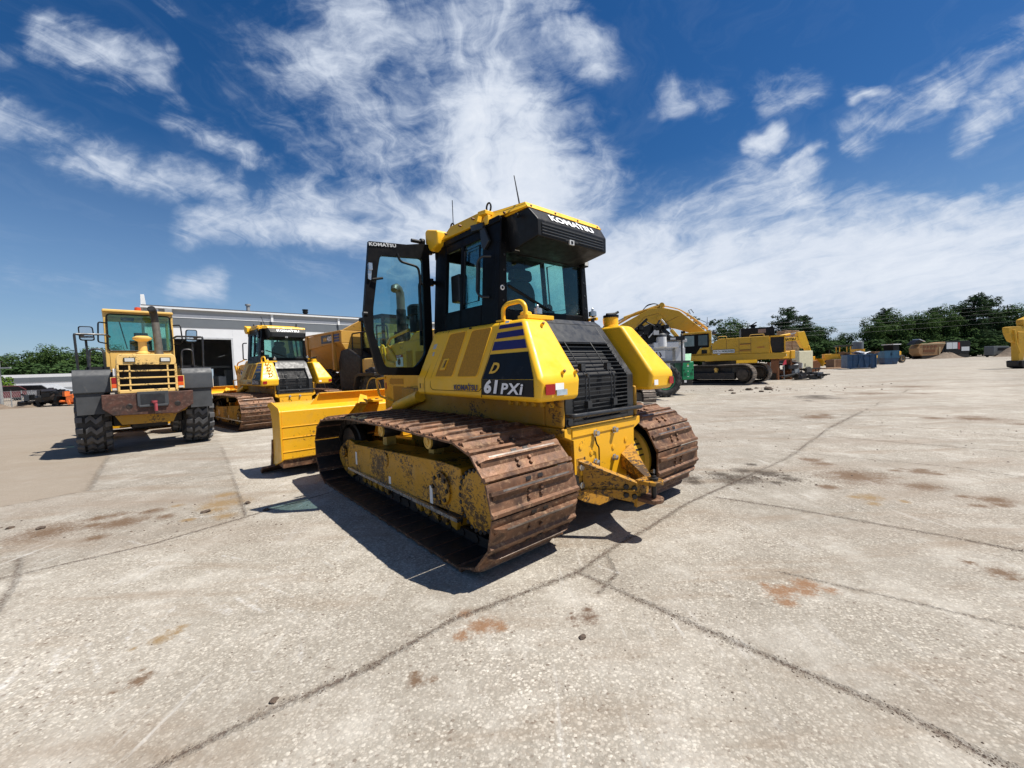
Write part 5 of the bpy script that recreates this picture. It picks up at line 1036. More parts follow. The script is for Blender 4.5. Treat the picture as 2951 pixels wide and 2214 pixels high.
tag_letters(dp, 'lettering', '400', .36, .19, (.03, -1.538, 2.66), (1, 0, 0), (0, 0, 1), LETW, bold=.03)
tag_letters(dp, 'lettering', 'KOMATSU', .9, .14, (-3.2, -1.524, 2.62), (1, 0, 0), (0, 0, 1), PURP, bold=.04)
for x in (-2.9, -1.1, 2.75):
    for y, s in ((-1.12, -1), (1.12, 1)): tyre(T, (x, y, .84), .84, .62, 'y', 'V', HUBP, side=s, nl=20)
mb = MB(); mb.box(-3.4, 3.4, -.5, .5, .75, 1.25); mb.box(1.3, 1.7, -.8, .8, .7, 1.6); mb.box(.2, .9, -1.0, 1.0, .9, 1.6); part('chassis', mb, GREASE, T, .03)
mb = MB(); mb.prism([(.62, .85), (2.05, .85), (2.1, 2.0), (1.25, 2.35), (.75, 2.3), (.55, 1.9)], 'y', -1.42, -.55); part('underbody_shade_block', mb, TARP, T, .05)  # added black block standing in for tyre and shadow under the body
mb = MB(); mb.tube([(-.9, -.7, 1.2), (.3, -.85, 2.3)], .11, 14); part('hoist_cylinder', mb, YELL, T)
mb = MB(); mb.box(1.35, 2.9, -1.35, 1.35, 1.45, 1.95); mb.prism([(2.6, 1.35), (4.3, 1.2), (4.35, 1.7), (4.0, 2.1), (2.6, 2.35)], 'y', -1.2, 1.2); hd = part('engine_hood', mb, YELP, T, .05, 3)
for x in (2.75, 3.15, 3.55):
    for z in (1.72, 1.92): mb = MB(); mb.box(x, x + .16, -1.208, -1.2, z, z + .16); part('vent', mb, BLK, hd)
mb = MB()
for x, y in ((1.45, -.9), (2.75, -.9), (1.45, .6), (2.75, .6)): mb.box(x - .05, x + .05, y - .05, y + .05, 1.95, 3.35)
mb.box(1.35, 2.85, -1.0, .7, 3.3, 3.42); mb.box(1.4, 2.8, -.92, -.86, 1.95, 2.35); part('cab_frame', mb, BLK2, T, .02)
mb = MB(); mb.box(2.78, 2.80, -.88, .58, 2.3, 3.3); mb.box(1.5, 2.74, -.93, -.92, 2.35, 3.3); part('cab_window', mb, GLASS, T)
mb = MB(); mb.tube(rnd([(1.4, -1.3, 1.95), (1.4, -1.3, 2.85), (2.6, -1.3, 2.85), (3.0, -1.3, 2.3)], .08), .025, 8); mb.tube([(2.0, -1.3, 1.95), (2.0, -1.3, 2.85)], .025, 8); mb.tube(rnd([(2.9, -1.25, 2.2), (2.9, -1.25, 3.0), (3.5, -1.25, 2.95), (3.5, -1.2, 2.2)], .06), .025, 8); part('hand_rail', mb, BLK, T)
mb = MB(); mb.box(2.2, 3.2, -1.6, -.7, 1.35, 1.47); mb.prism([(1.75, .9), (1.95, 1.4), (2.2, 1.47), (2.2, 1.35), (2.05, 1.3), (1.85, .85)], 'y', -1.58, -.72); mb.box(2.2, 3.2, .7, 1.6, 1.35, 1.47); part('wheel_guard', mb, GREASE, T, .02)

# ------------------------------------------------------------------ large excavator on the right
E_ = thing('excavator', 'large yellow crawler excavator with raised boom and a white company sign on its flank', 'excavator', (15.5, 24.2, 0), 153.18)
SHOE_E = shoe_mesh(.62, .19, .05, False, 'track_shoe', [RUSTG, GREASE, RUSTG], 3)
for yc in (1.5, -1.15):
    pins, pitch = walk(loop_path((.72, .62), .49, (4.55, .60), .47, [(2.0, 1.09), (3.2, 1.10)]), 56)
    mb = MB()
    for i in range(len(pins)):
        a, b = pins[i], pins[(i + 1) % len(pins)]; mb.tube([(a.x, yc, a.y), (b.x, yc, b.y)], .06, 5, cap=False)
    tr = part('crawler_track', mb, GREASE, E_)
    for i in range(len(pins)):
        a, b = pins[i], pins[(i + 1) % len(pins)]; tv = (b - a).normalized(); nv = Vector((-tv.y, tv.x)); c = (a + b) / 2 + nv * .06
        o = bpy.data.objects.new('track_shoe', SHOE_E); COL.objects.link(o); o.parent = tr
        X = Vector((0, 1, 0)); Tt = Vector((tv.x, 0, tv.y)); Nn = Vector((nv.x, 0, nv.y))
        if X.cross(Tt).dot(Nn) < 0: X = -X
        M = Matrix((X, Tt, Nn)).transposed().to_4x4(); M.translation = Vector((c.x, yc, c.y)); o.matrix_local = M
    mb = MB(); mb.box(1.15, 4.2, yc - .14, yc + .2, .32, .74); part('track_frame', mb, GREASE, E_, .04)
    mb = MB(); mb.lathe((.72, yc - .2, .60), (0, 1, 0), [(0, .40), (.3, .40), (.34, .3), (.46, .3), (.48, .24)], 30); part('final_drive', mb, plain('brown_greasy_steel', (.06, .045, .032), .7, var=.4), E_)
    mb = MB(); mb.lathe((4.55, yc - .12, .58), (0, 1, 0), [(0, .36), (.24, .36)], 28); part('idler_wheel', mb, GREASE, E_)
    mb = MB(); mb.lathe((2.2, yc, .93), (0, 1, 0), [(0, .09), (.22, .09), (.23, .06)], 18); mb.prism([(2.1, .7), (2.32, .7), (2.26, .9), (2.16, .9)], 'y', yc + .05, yc + .12); part('carrier_roller', mb, HUBP, E_)
mb = MB(); mb.box(1.4, 3.9, -1.0, 1.35, .65, 1.05); mb.lathe((2.6, .15, 1.0), (0, 0, 1), [(0, .95), (.42, .95)], 36); part('car_body', mb, GREASE, E_, .03)
mb = MB(); mb.prism([(-.75, 1.58), (-.55, 1.44), (2.8, 1.42), (4.9, 1.52), (4.9, 1.80), (-.75, 1.78)], 'y', -1.25, 1.62); part('deck', mb, YELD, E_, .02)
mb = MB(); mb.prism([(.06, 1.79), (.06, 2.76), (2.6, 2.74), (2.98, 2.45), (2.98, 1.80)], 'y', -1.2, 1.60); eb = part('engine_housing', mb, YELD, E_, .025)
mb = MB()
for x in (.95, 1.55, 2.2): mb.box(x, x + .018, 1.60, 1.604, 1.82, 2.72)
mb.box(.95, 2.9, 1.60, 1.604, 1.93, 1.945); part('panel_gap', mb, RUST, eb)
for z in (1.98, 2.33): mb = MB(); mb.box(.98, 1.52, 1.60, 1.64, z, z + .05); part('step_slot', mb, RUST2, eb); 
mb = MB(); mb.box(1.78, 2.95, 1.603, 1.62, 1.86, 2.10, 0); mb.box(1.80, 2.93, 1.62, 1.623, 1.885, 2.075, 1); sg = part('company_sign', mb, [DGREY, WHITE], eb)
tag_letters(sg, 'lettering', 'SPIRTAS', .44, .12, (2.91, 1.626, 1.92), (-1, 0, 0), (0, 0, 1), GREYP)
tag_letters(sg, 'lettering', 'WORLDWIDE', .62, .12, (2.45, 1.626, 1.92), (-1, 0, 0), (0, 0, 1), plain('dark_green_letter', (.02, .06, .05), .5), bold=.04)
tag_letters(eb, 'lettering', 'A400246', .36, .07, (.66, 1.606, 2.10), (-1, 0, 0), (0, 0, 1), REDP, bold=.02)
mb = MB(); mb.box(2.55, 2.68, 1.622, 1.626, 1.80, 1.855); part('sticker', mb, WHITE, eb)
mb = MB(); mb.box(.0, 1.42, -.9, 1.0, 2.77, 3.3); mb.prism([(-.28, 2.77), (0, 2.77), (0, 3.3), (-.2, 3.36), (-.28, 3.2)], 'y', -.8, .9); mb.lathe((.75, .3, 3.3), (0, 0, 1), [(0, .12), (.12, .12), (.13, .2), (.22, .2), (.24, .05)], 16); mb.tube([(.85, .3, 3.5), (.55, .3, 3.68)], .035, 8); ep = part('engine_cover', mb, BLK, E_, .03)
mb = MB(); mb.box(.16, .55, 1.0, 1.006, 2.98, 3.2); part('worn_patch', mb, plain('faded_pinkish_grey', (.25, .19, .19), .7), ep)
mb = MB(); mb.tube(rnd([(1.3, .6, 3.3), (1.3, .6, 3.62), (1.05, .6, 3.62), (1.05, .6, 3.3)], .06), .02, 6); mb.tube(rnd([(.3, 1.5, 2.76), (.3, 1.5, 2.88), (1.0, 1.5, 2.88), (1.0, 1.5, 2.76)], .05), .02, 6, 1); mb.tube(rnd([(2.2, 1.5, 2.76), (2.2, 1.5, 2.88), (2.65, 1.5, 2.88), (2.65, 1.5, 2.76)], .05), .02, 6, 1); mb.tube([(1.5, 1.5, 2.7), (1.5, 1.5, 3.3)], .015, 6); mb.tube([(2.0, 1.5, 2.7), (2.0, 1.5, 3.25)], .015, 6); part('hand_rail', mb, [BLK, YELP], E_)
mb = MB(); mb.box(.0, .05, 1.45, 1.55, 1.78, 2.76); mb.box(-.72, -.66, 1.45, 1.55, 1.78, 2.72); mb.box(-.72, .05, 1.45, 1.55, 2.68, 2.76); mb.box(-.72, -.66, -1.1, -1.0, 1.78, 2.7); mb.tube([(-.05, 1.52, 1.8), (.03, 1.52, 2.4)], .03, 6); mb.tube([(-.25, .9, 1.8), (-.45, .8, 2.2), (-.3, .9, 2.4)], .03, 6); mb.tube([(-.25, .4, 1.8), (-.35, .4, 2.5)], .05, 6); part('rear_frame', mb, YELB, E_)
mb = MB(); mb.box(-.70, .03, -1.15, 1.35, 1.80, 2.7); part('engine_bay', mb, TARP, E_)
# cab
mb = MB()
for x0, x1 in ((3.0, 3.14), (3.78, 3.88), (4.62, 4.72)): mb.box(x0, x1, 1.50, 1.58, 1.85, 3.2); mb.box(x0, x1, .50, .56, 1.85, 3.2)
mb.prism([(3.0, 3.14), (4.5, 3.12), (4.72, 2.98), (4.72, 3.06), (4.5, 3.22), (3.0, 3.26)], 'y', .48, 1.6)
mb.prism([(3.0, 1.8), (4.9, 1.8), (4.9, 1.95), (4.0, 2.0), (3.75, 2.22), (3.0, 2.30)], 'y', 1.50, 1.58); mb.box(3.0, 4.9, .5, 1.58, 1.8, 1.92); mb.box(3.0, 3.06, .5, 1.58, 1.85, 2.5); cb = part('cab_frame', mb, YELD, E_, .02)
mb = MB(); mb.box(3.14, 4.72, 1.582, 1.60, 2.28, 3.10, 0); mb.prism([(3.85, 1.9), (4.75, 1.9), (4.75, 2.3), (3.6, 2.3)], 'y', 1.582, 1.6, 0); mb.box(3.25, 3.55, 1.59, 1.61, 1.9, 2.12, 1); dr = part('cab_door', mb, [BLK2, BLK], cb)
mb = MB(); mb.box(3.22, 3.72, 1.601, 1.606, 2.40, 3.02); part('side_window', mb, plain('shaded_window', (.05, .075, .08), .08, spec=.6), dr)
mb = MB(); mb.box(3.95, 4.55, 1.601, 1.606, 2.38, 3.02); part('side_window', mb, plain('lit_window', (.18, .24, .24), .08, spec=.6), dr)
mb = MB(); mb.box(2.985, 2.995, .7, 1.4, 2.5, 3.1); part('rear_window', mb, GLASS, cb)
mb = MB(); mb.box(4.72, 4.73, .6, 1.5, 2.0, 3.0); part('windscreen', mb, GLASS, cb)
mb = MB(); mb.tube(rnd([(4.72, 1.55, 2.9), (4.95, 1.75, 2.95), (4.95, 1.75, 2.3)], .05), .02, 6); mb.box(4.88, 5.02, 1.7, 1.82, 2.75, 3.05); part('mirror', mb, BLK, cb)
mb = MB(); mb.box(4.45, 4.7, 1.3, 1.5, 3.2, 3.36); part('work_lamp', mb, BLK, cb, .02)
mb = MB(); mb.box(2.75, 2.98, .6, 1.5, 3.05, 3.2); part('rear_visor', mb, GREYP, cb, .02)
# the house is swung a little against the undercarriage
SW = Matrix.Translation((2.6, .17, 0)) @ Matrix.Rotation(R_(-22), 4, 'Z') @ Matrix.Translation((-2.6, -.17, 0))
for o in list(E_.children):
    if o.name.split('.')[0] in ('crawler_track', 'track_frame', 'final_drive', 'idler_wheel', 'carrier_roller', 'car_body'): o.matrix_local = SW @ o.matrix_local
# boom
mb = MB(); mb.prism(rnd2([(3.0, 2.05), (3.35, 2.0), (4.1, 3.25), (5.16, 3.66), (6.3, 3.85), (7.49, 3.75), (9.0, 3.15), (11.3, 2.25), (11.6, 2.45), (11.4, 2.75), (9.2, 3.85), (7.81, 4.52), (6.67, 5.05), (5.95, 5.10), (4.83, 4.75), (3.36, 3.35)], .12), 'y', -.15, .45); bo = part('boom', mb, YELD, E_, .03)
mb = MB(); mb.tube([(5.9, .15, 5.28), (8.4, .15, 4.62)], .11, 12, 0); mb.tube([(8.4, .15, 4.62), (10.9, .15, 3.45)], .06, 10, 1); mb.lathe((5.9, -.1, 5.25), (0, 1, 0), [(0, .16), (.5, .16)], 12, 0); part('arm_cylinder', mb, [YELD, STEEL], bo)
for y in (.55, -.3): mb = MB(); mb.lathe((6.03, y - .05, 4.40), (0, 1, 0), [(0, .16), (.12, .16), (.13, .1)], 18, 0); mb.tube([(6.0, y, 4.36), (5.25, y, 3.45)], .06, 10, 1); mb.tube([(5.35, y, 3.55), (4.5, y, 2.4)], .11, 12, 0); part('boom_cylinder', mb, [YELD, STEEL], bo)
mb = MB()
for k in range(4):
    y = .0 + k * .1; mb.tube(rnd([(3.2, y, 3.4 + .04 * k), (4.1, y, 4.25 + .03 * k), (4.85, y, 4.9), (5.9, y, 5.24), (7.6, y, 4.85 + .03 * k), (9.5, y, 3.9)], .3), .028, 6)
part('boom_pipe', mb, YELP, bo)
mb = MB()
for k in range(3): mb.tube(rnd([(6.0, .0 + .1 * k, 5.2), (6.35, .05 + .1 * k, 5.45 - .02 * k), (6.9, .1 * k, 5.40 - .05 * k), (7.2, .1 * k, 4.98)], .2), .025, 6)
for k in range(5): mb.box(3.5 + k * .2, 3.62 + k * .2, -.05, .3, 3.6 + k * .2, 3.8 + k * .2, 1)
mb.tube([(4.2, .2, 4.5), (4.3, .2, 4.75), (4.15, .2, 4.8), (4.0, .2, 4.55)], .025, 6); part('hydraulic_hose', mb, [BLK, YELP], bo)
mb = MB()
mb.tube([(4.9, .455, 4.4), (5.6, .455, 4.1), (6.1, .455, 4.35)], .012, 5); mb.tube([(6.1, .455, 4.7), (7.0, .455, 4.55), (7.5, .455, 4.0)], .012, 5); part('boom_line', mb, RUST2, bo)
mb = MB(); mb.prism(rnd2([(11.2, 2.9), (11.7, 2.75), (12.3, .9), (12.1, .75), (11.9, .8), (11.2, 2.2)], .08), 'y', -.1, .4); part('stick', mb, YELD, bo, .03)
mb = MB(); mb.prism([(12.4, .95), (11.9, .75), (11.3, .5), (11.25, .08), (11.9, .02), (12.5, .25)], 'y', -.55, .85); part('bucket', mb, RUST, bo, .03)

# ------------------------------------------------------------------ helpers for the yard
def px_world(u, v, Y):
    """point at depth Y (metres ahead of the standing point) seen in direction u, v; used once for laying out the far yard"""
    d = FWD * 1150.9 + RIGHT * (u - 1475.5) + UP * (1107 - v); t = Y / d.y
    return Vector((d.x * t, Y, CAMZ + d.z * t))

# ------------------------------------------------------------------ green loader with engine box, tyre; white tracked drill
g = thing('wheeled_rig', 'green wheeled rig with white deck, folded black mast and open-lidded green engine box', 'rig', (7.0, 17.3, 0), 0)
mb = MB(); mb.box(.33, .82, -.15, 1.6, .68, 1.46); gb = part('engine_box', mb, GRN, g, .03, 3)
mb = MB(); mb.hexa([(.0, -.15, .70), (.33, -.12, .70), (.33, 1.5, .70), (.0, 1.5, .70), (.0, -.15, 1.42), (.33, -.12, 1.42), (.33, 1.5, 1.42), (.0, 1.5, 1.42)]); part('side_box', mb, GRND, g, .02)
mb = MB(); mb.hexa([(.05, -.15, 1.42), (.70, -.15, 1.50), (.70, -.10, 1.50), (.05, -.10, 1.42), (.08, .10, 1.78), (.84, .10, 1.80), (.84, .14, 1.80), (.08, .14, 1.78)]); part('lid', mb, GRN, gb)
mb = MB(); mb.box(.36, .79, -.158, -.151, 1.18, 1.42); mb.box(.36, .79, -.158, -.151, .72, 1.16); part('cover_panel', mb, GRN, gb, .004)
mb = MB()
for k in range(4):
    for x in (.40, .66): mb.box(x, x + .12, -.163, -.158, .86 + k * .035, .875 + k * .035)
mb.box(.38, .42, -.166, -.158, 1.05, 1.12); mb.box(.75, .79, -.166, -.158, 1.06, 1.12); part('vent_slot', mb, TARP, gb)
mb = MB(); mb.box(.53, .61, -.162, -.158, 1.24, 1.29); mb.box(.56, .59, -.162, -.158, 1.02, 1.06); mb.box(.54, .61, -.162, -.158, .80, .82); mb.box(.40, .50, -.17, -.16, .56, .66); mb.box(.545, .605, -.162, -.1585, 1.31, 1.35, 1); part('sticker', mb, [WHITE, LETY], gb)
mb = MB(); mb.box(-1.8, .8, -.1, 1.2, .45, .70); mb.box(-1.6, .3, .1, .9, .7, 1.05); part('chassis', mb, GREASE, g, .03)
for x, y in ((-.62, -.55), (-.62, 1.35), (-2.9, -.55), (-2.9, 1.35)): tyre(g, (x, y, .70), .70, .46, 'y', 'V', GRN, side=-1 if y < 0 else 1, nl=18)
mb = MB(); mb.tube([(-2.6, .4, .9), (-1.2, .4, 1.5), (.0, .4, 1.75)], .12, 8); part('lift_arm', mb, GRND, g)

d = thing('tracked_carrier', 'low dark tracked carrier showing only its crawler between the bulldozer tank and right track', 'carrier', (5.4, 14.6, 0), 0)
SHOE_D = shoe_mesh(.40, .12, .03, False, 'track_shoe', [RUSTG, GREASE, RUSTG], 3)
for xc, n_ in ((-1.12, 36), (-2.7, 36)):
    pins, pitch = walk(loop_path((-1.9, .34), .27, (.0, .34), .27), 36)
    mb = MB(); mb.box(xc - .12, xc + .12, -1.8, -.1, .2, .52); tr = part('crawler_track', mb, GREASE, d, .03)
    lay_shoes(tr, SHOE_D, pins, pitch, xc, .03)
mb = MB(); mb.box(-2.8, -1.0, -1.7, .2, .55, 1.15); part('chassis', mb, GREASE, d, .04)
d = g
def part_rig(*a, **k): o = part(*a, **k); o.location = (-1.6, -2.0, 0); return o
mb = MB(); mb.prism(rnd2([(-.6, 1.0), (.65, 1.0), (.65, 1.65), (.55, 1.95), (-.45, 2.0), (-.6, 1.8)], .06), 'y', -.1, 1.0); mb.box(.9, 1.28, .1, .9, 1.5, 2.25); mb.box(.0, .95, -.2, .6, 2.0, 2.22); part_rig('body', mb, WHT, d, .03)
mb = MB(); mb.box(-.7, .72, -.16, 1.05, 1.93, 2.05); mb.box(.35, .72, -.15, .5, 1.5, 1.9); mb.box(.55, 1.3, -.1, .9, 2.2, 2.32); part_rig('grey_deck', mb, GREYL, d, .02)
mb = MB(); mb.box(.9, 1.27, .02, .1, 1.45, 2.0); part_rig('panel', mb, WHT, d)
mb = MB(); mb.box(.0, .42, -.205, -.19, 1.62, 1.9, 0); mb.box(.08, .12, -.21, -.2, 1.66, 1.86, 1); mb.tube([(.2, -.21, 1.85), (.26, -.23, 1.72), (.2, -.22, 1.62)], .02, 6, 1); part_rig('control_box', mb, [WHT, BLK], d)
mb = MB(); mb.lathe((.33, -.1, 2.05), (0, 0, 1), [(0, .2), (.36, .2), (.37, .19)], 20, 0); mb.lathe((.33, -.1, 2.42), (0, 0, 1), [(0, .2), (.08, .19), (.14, .12), (.145, .02)], 20, 1); part_rig('air_filter', mb, [WHT, GREYP], d)
mb = MB()
rs = random.Random(5)
P_ = [(-.9, 2.35), (-.45, 2.75), (-.05, 2.95), (.35, 2.88), (.7, 2.55), (.2, 2.2), (-.5, 2.15)]
mb.prism(P_, 'y', -.05, .35)
for k in range(16):
    a = Vector((rs.uniform(-.9, .6), rs.uniform(-.2, .3), rs.uniform(2.2, 2.8))); b = a + Vector((rs.uniform(-.5, .5), rs.uniform(-.1, .1), rs.uniform(-.2, .35)))
    mb.tube([a, b], rs.uniform(.025, .07), 6)
for k in range(7): a = Vector((rs.uniform(-.7, .4), -.1, rs.uniform(2.3, 2.8))); mb.box(a.x, a.x + .18, -.2, .2, a.z, a.z + .14)
mb.box(.45, 1.15, -.25, .3, 2.28, 2.42); mb.tube([(.5, .0, 2.5), (.9, .05, 2.3)], .08, 8); part_rig('folded_mast', mb, BLK, d)
mb = MB(); mb.box(-.02, .18, -.26, -.2, 2.5, 2.66); mb.tube([(-.75, -.15, 2.35), (-.35, -.17, 2.6)], .025, 6); mb.tube([(-.2, -.22, 2.4), (.05, -.23, 2.68)], .022, 6); mb.box(.6, .8, -.26, -.25, 2.3, 2.37); part_rig('mast_fitting', mb, GREYL, d)
mb = MB(); mb.lathe((-.62, -.1, 2.2), (0, 0, 1), [(0, .07), (.14, .07), (.17, .03)], 14); part_rig('beacon', mb, ORNG, d)
mb = MB(); mb.tube([(1.05, -.2, 1.3), (1.05, -.2, 2.5)], .035, 8); mb.box(-.2, 1.3, -.3, -.2, 1.42, 1.5); part_rig('rail', mb, GREYP, d)

# ------------------------------------------------------------------ air compressor on its trailer
a = thing('air_compressor', 'cream towable air compressor with a drawbar, right of the large excavator', 'compressor', (24.4, 34.0, 0), 20)
mb = MB(); mb.box(-.75, .95, -.6, .7, .52, 2.0); cb = part('housing', mb, CREAM, a, .05, 3)
mb = MB(); mb.box(.955, .965, -.35, .35, 1.15, 1.45); mb.box(.955, .965, -.4, -.25, .75, .9); mb.box(.955, .965, .3, .45, .75, .9); mb.box(.955, .96, -.3, .2, 1.78, 1.86); mb.box(.955, .96, -.35, .35, 1.58, 1.64); mb.box(-.1, .0, -.61, -.602, .7, .95); part('decal', mb, BLK, cb)
mb = MB(); mb.box(-.7, .9, -.5, .6, .36, .52); mb.tube([(.9, .0, .46), (2.9, .0, .46)], .05, 8); mb.tube([(2.2, 0, .46), (2.25, 0, .02)], .035, 8); mb.tube([(2.6, 0, .46), (2.5, 0, .03)], .03, 8); part('trailer_frame', mb, BLK, a)
for y in (-.7, .8): mb = MB(); mb.lathe((.2, y - .1, .34), (0, 1, 0), [(0, .2), (.01, .33), (.19, .33), (.2, .2)], 20); part('wheel', mb, RUBBER, a)

# ------------------------------------------------------------------ second excavator: arm and bucket showing beyond
x2 = thing('excavator', 'yellow excavator with dark maker lettering on its low boom, right of the large excavator', 'excavator', (22.6, 38.4, 0), 0)
mb = MB(); mb.prism(rnd2([(-1.0, 2.0), (3.2, 3.02), (5.0, 3.10), (5.1, 3.46), (3.0, 3.36), (-1.0, 2.6)], .08), 'y', -.2, .2); bo = part('boom', mb, YEL, x2, .02)
tag_letters(bo, 'lettering', 'KOMATSU', 1.7, .25, (2.9, -.206, 3.08), (1, 0, .03), (0, 0, 1), BLK, bold=.04)
mb = MB(); mb.prism(rnd2([(4.75, 3.9), (5.42, 3.95), (5.85, 2.75), (5.75, 2.3), (5.3, 2.35), (4.95, 3.0)], .08), 'y', -.22, .22); mb.prism([(5.5, 2.6), (5.85, 2.5), (6.3, 1.1), (6.1, .7), (5.8, 1.1)], 'y', -.15, .15); part('stick', mb, YEL, x2, .03)
mb = MB(); mb.tube([(3.0, 0, 3.55), (4.2, 0, 3.72)], .10, 10, 0); mb.tube([(4.2, 0, 3.72), (5.0, 0, 3.85)], .05, 8, 1); mb.tube([(5.85, -.1, 2.6), (6.12, -.1, 1.7)], .10, 10, 0); mb.tube([(6.12, -.1, 1.7), (6.35, -.1, .95)], .05, 8, 1); part('arm_cylinder', mb, [YEL, STEEL], x2)
mb = MB(); mb.prism(rnd2([(5.6, 1.0), (6.4, 1.15), (6.75, .8), (6.7, .15), (6.0, .02), (5.5, .35)], .1), 'y', -.5, .5); part('bucket', mb, RUST2, x2, .03)
mb = MB(); mb.box(-3.4, .3, -1.2, 1.2, 1.1, 2.2); mb.box(-.9, .4, -1.2, -.2, 2.2, 2.9); part('house', mb, YEL, x2, .04)
for y in (-1.2, 1.2): part('crawler_track', MB().prism(rnd2([(-3.4, .02), (.8, .02), (1.1, .45), (.7, .9), (-3.2, .9), (-3.6, .45)], .25, 5), 'y', y - .25, y + .25), GREASE, x2)

# pallets of timber
for k, (xx, yy, lab) in enumerate(((28.6, 42.0, 'tall left stack of pale timber boards behind the low excavator boom'), (29.6, 42.3, 'tall right stack of pale timber boards behind the low excavator boom'))):
    t_ = thing('timber_stack', lab, 'timber stack', (xx, yy, 0), 6, 'timber stacks behind the compressor'); rs = random.Random(k)
    mb = MB()
    for i in range(15): z = 2.2 + i * .145; o_ = rs.uniform(-.05, .05); mb.box(o_, .78 + o_, -.2, .9, z, z + .10)
    part('board_layer', mb, WOOD, t_)
    mb = MB(); mb.box(.02, .72, -.1, .85, .9, 2.18, 0); part('lower_stack', mb, TARP, t_)
    mb = MB(); [mb.box(x, x + .06, -.22, -.16, 0, 2.2) for x in (0, .36, .74)]; mb.box(-.05, .85, -.2, .9, .75, .85); part('rack', mb, GREYL, t_)
# yellow counterweight standing on scrap, warning triangle, scrap
c = thing('counterweight', 'amber steel counterweight resting on scrap behind the large excavator', 'counterweight', (18.3, 27.0, 0), 8)
mb = MB(); mb.box(-.6, .62, -.3, .5, 1.42, 1.9); mb.box(.35, .68, -.35, .55, 1.40, 1.96); part('block', mb, YELB, c, .04, 3)
mb = MB(); mb.box(-.05, .07, -.306, -.3015, 1.6, 1.72); part('sticker', mb, WHITE, c)
mb = MB(); mb.box(-.5, -.4, -.2, .4, 0, 1.42); mb.box(.45, .55, -.2, .4, 0, 1.42); mb.box(-.5, .55, -.2, .4, 1.3, 1.42); part('stand', mb, RUST2, c)
rs = random.Random(11)
def scrap(name, label, loc, w_, h_, n, mats, cat='scrap', seed=1, rz=0, group=None):
    r_ = random.Random(seed); t_ = thing(name, label, cat, loc, rz, group)
    mbs = [MB() for _ in mats]
    for k in range(n):
        mb = mbs[k % len(mats)]; p_ = Vector((r_.uniform(-w_, w_) / 2, r_.uniform(-.5, .5), r_.uniform(.03, h_ * .85)))
        st = len(mb.v)
        if r_.random() < .5:
            s_ = Vector((r_.uniform(.05, .35), r_.uniform(.05, .3), r_.uniform(.04, .22))); mb.box(-s_.x, s_.x, -s_.y, s_.y, -s_.z, s_.z)
        else: mb.tube([(-r_.uniform(.2, .5), 0, 0), (r_.uniform(.2, .5), 0, r_.uniform(-.1, .2))], r_.uniform(.03, .08), 7)
        p_.z = max(p_.z, .25); mb.xform(Matrix.Translation(p_) @ Matrix.Rotation(r_.uniform(0, 6.28), 4, 'Z') @ Matrix.Rotation(r_.uniform(-.4, .4), 4, 'X'), st)
        for i in range(st, len(mb.v)):
            if mb.v[i][2] < .005: mb.v[i] = (mb.v[i][0], mb.v[i][1], .005)
    for mb, (nm, m_) in zip(mbs, mats): part(nm, mb, m_, t_)['kind'] = 'stuff'
    t_['kind'] = 'stuff'
    return t_
scrap('scrap_pile', 'pile of rusty and grey machine scrap under the amber counterweight', (18.7, 27.6, 0), 2.0, 1.3, 46, [('rusty_piece', RUST2), ('steel_piece', GALV), ('black_piece', GREASE)], seed=3)
scrap('steel_plates', 'low heap of black steel frames lying in front of the cream compressor', (19.4, 26.2, 0), 2.4, .5, 26, [('black_piece', GREASE), ('steel_piece', DGREY)], 'steel frames', seed=7)
t_ = thing('warning_triangle', 'small bright red warning sign leaning on the scrap pile', 'sign', (17.97, 26.3, 0), 0)
mb = MB(); mb.prism([(-.12, 1.0), (.14, 1.05), (.12, 1.35), (.02, 1.30)], 'y', 0, .02); part('panel', mb, plain('bright_red', (.75, .05, .08), .4), t_); mb = MB(); mb.box(-.02, .02, .02, .05, 0, 1.05); part('post', mb, GALV, t_)
# barrel and brown boxes beside the dumpsters
b_ = thing('steel_drum', 'small blue drum standing right of the compressor', 'drum', (34.0, 45.0, 0), 0)
mb = MB(); mb.lathe((0, 0, 0), (0, 0, 1), [(0, .3), (.3, .3), (.31, .32), (.33, .3), (.6, .3), (.61, .32), (.63, .3), (.9, .3), (.91, .2)], 20); part('body', mb, BLUEL, b_)
b_ = thing('wooden_crate', 'brown wooden crate left of the blue dumpsters', 'crate', (40.4, 49.5, 0), 4)
mb = MB(); mb.box(-1.0, .95, -.6, .6, .08, 1.05); part('box', mb, BROWN, b_, .01); mb = MB(); [mb.box(x, x + .12, -.66, -.6, .06, 1.08) for x in (-1.0, .85)]; [mb.box(-1.0 + k * .8, -.8 + k * .8, -.5, .5, 0, .08) for k in range(3)]; part('batten', mb, WOOD, b_)
b_ = thing('timber_mat', 'flat pale timber mat on the ground by the brown crate', 'mat', (38.2, 47.0, 0), 5)
mb = MB(); [mb.box(-1.6 + k * .42, -1.25 + k * .42, -.5, .5, .0, .14) for k in range(8)]; part('plank', mb, WOOD, b_)

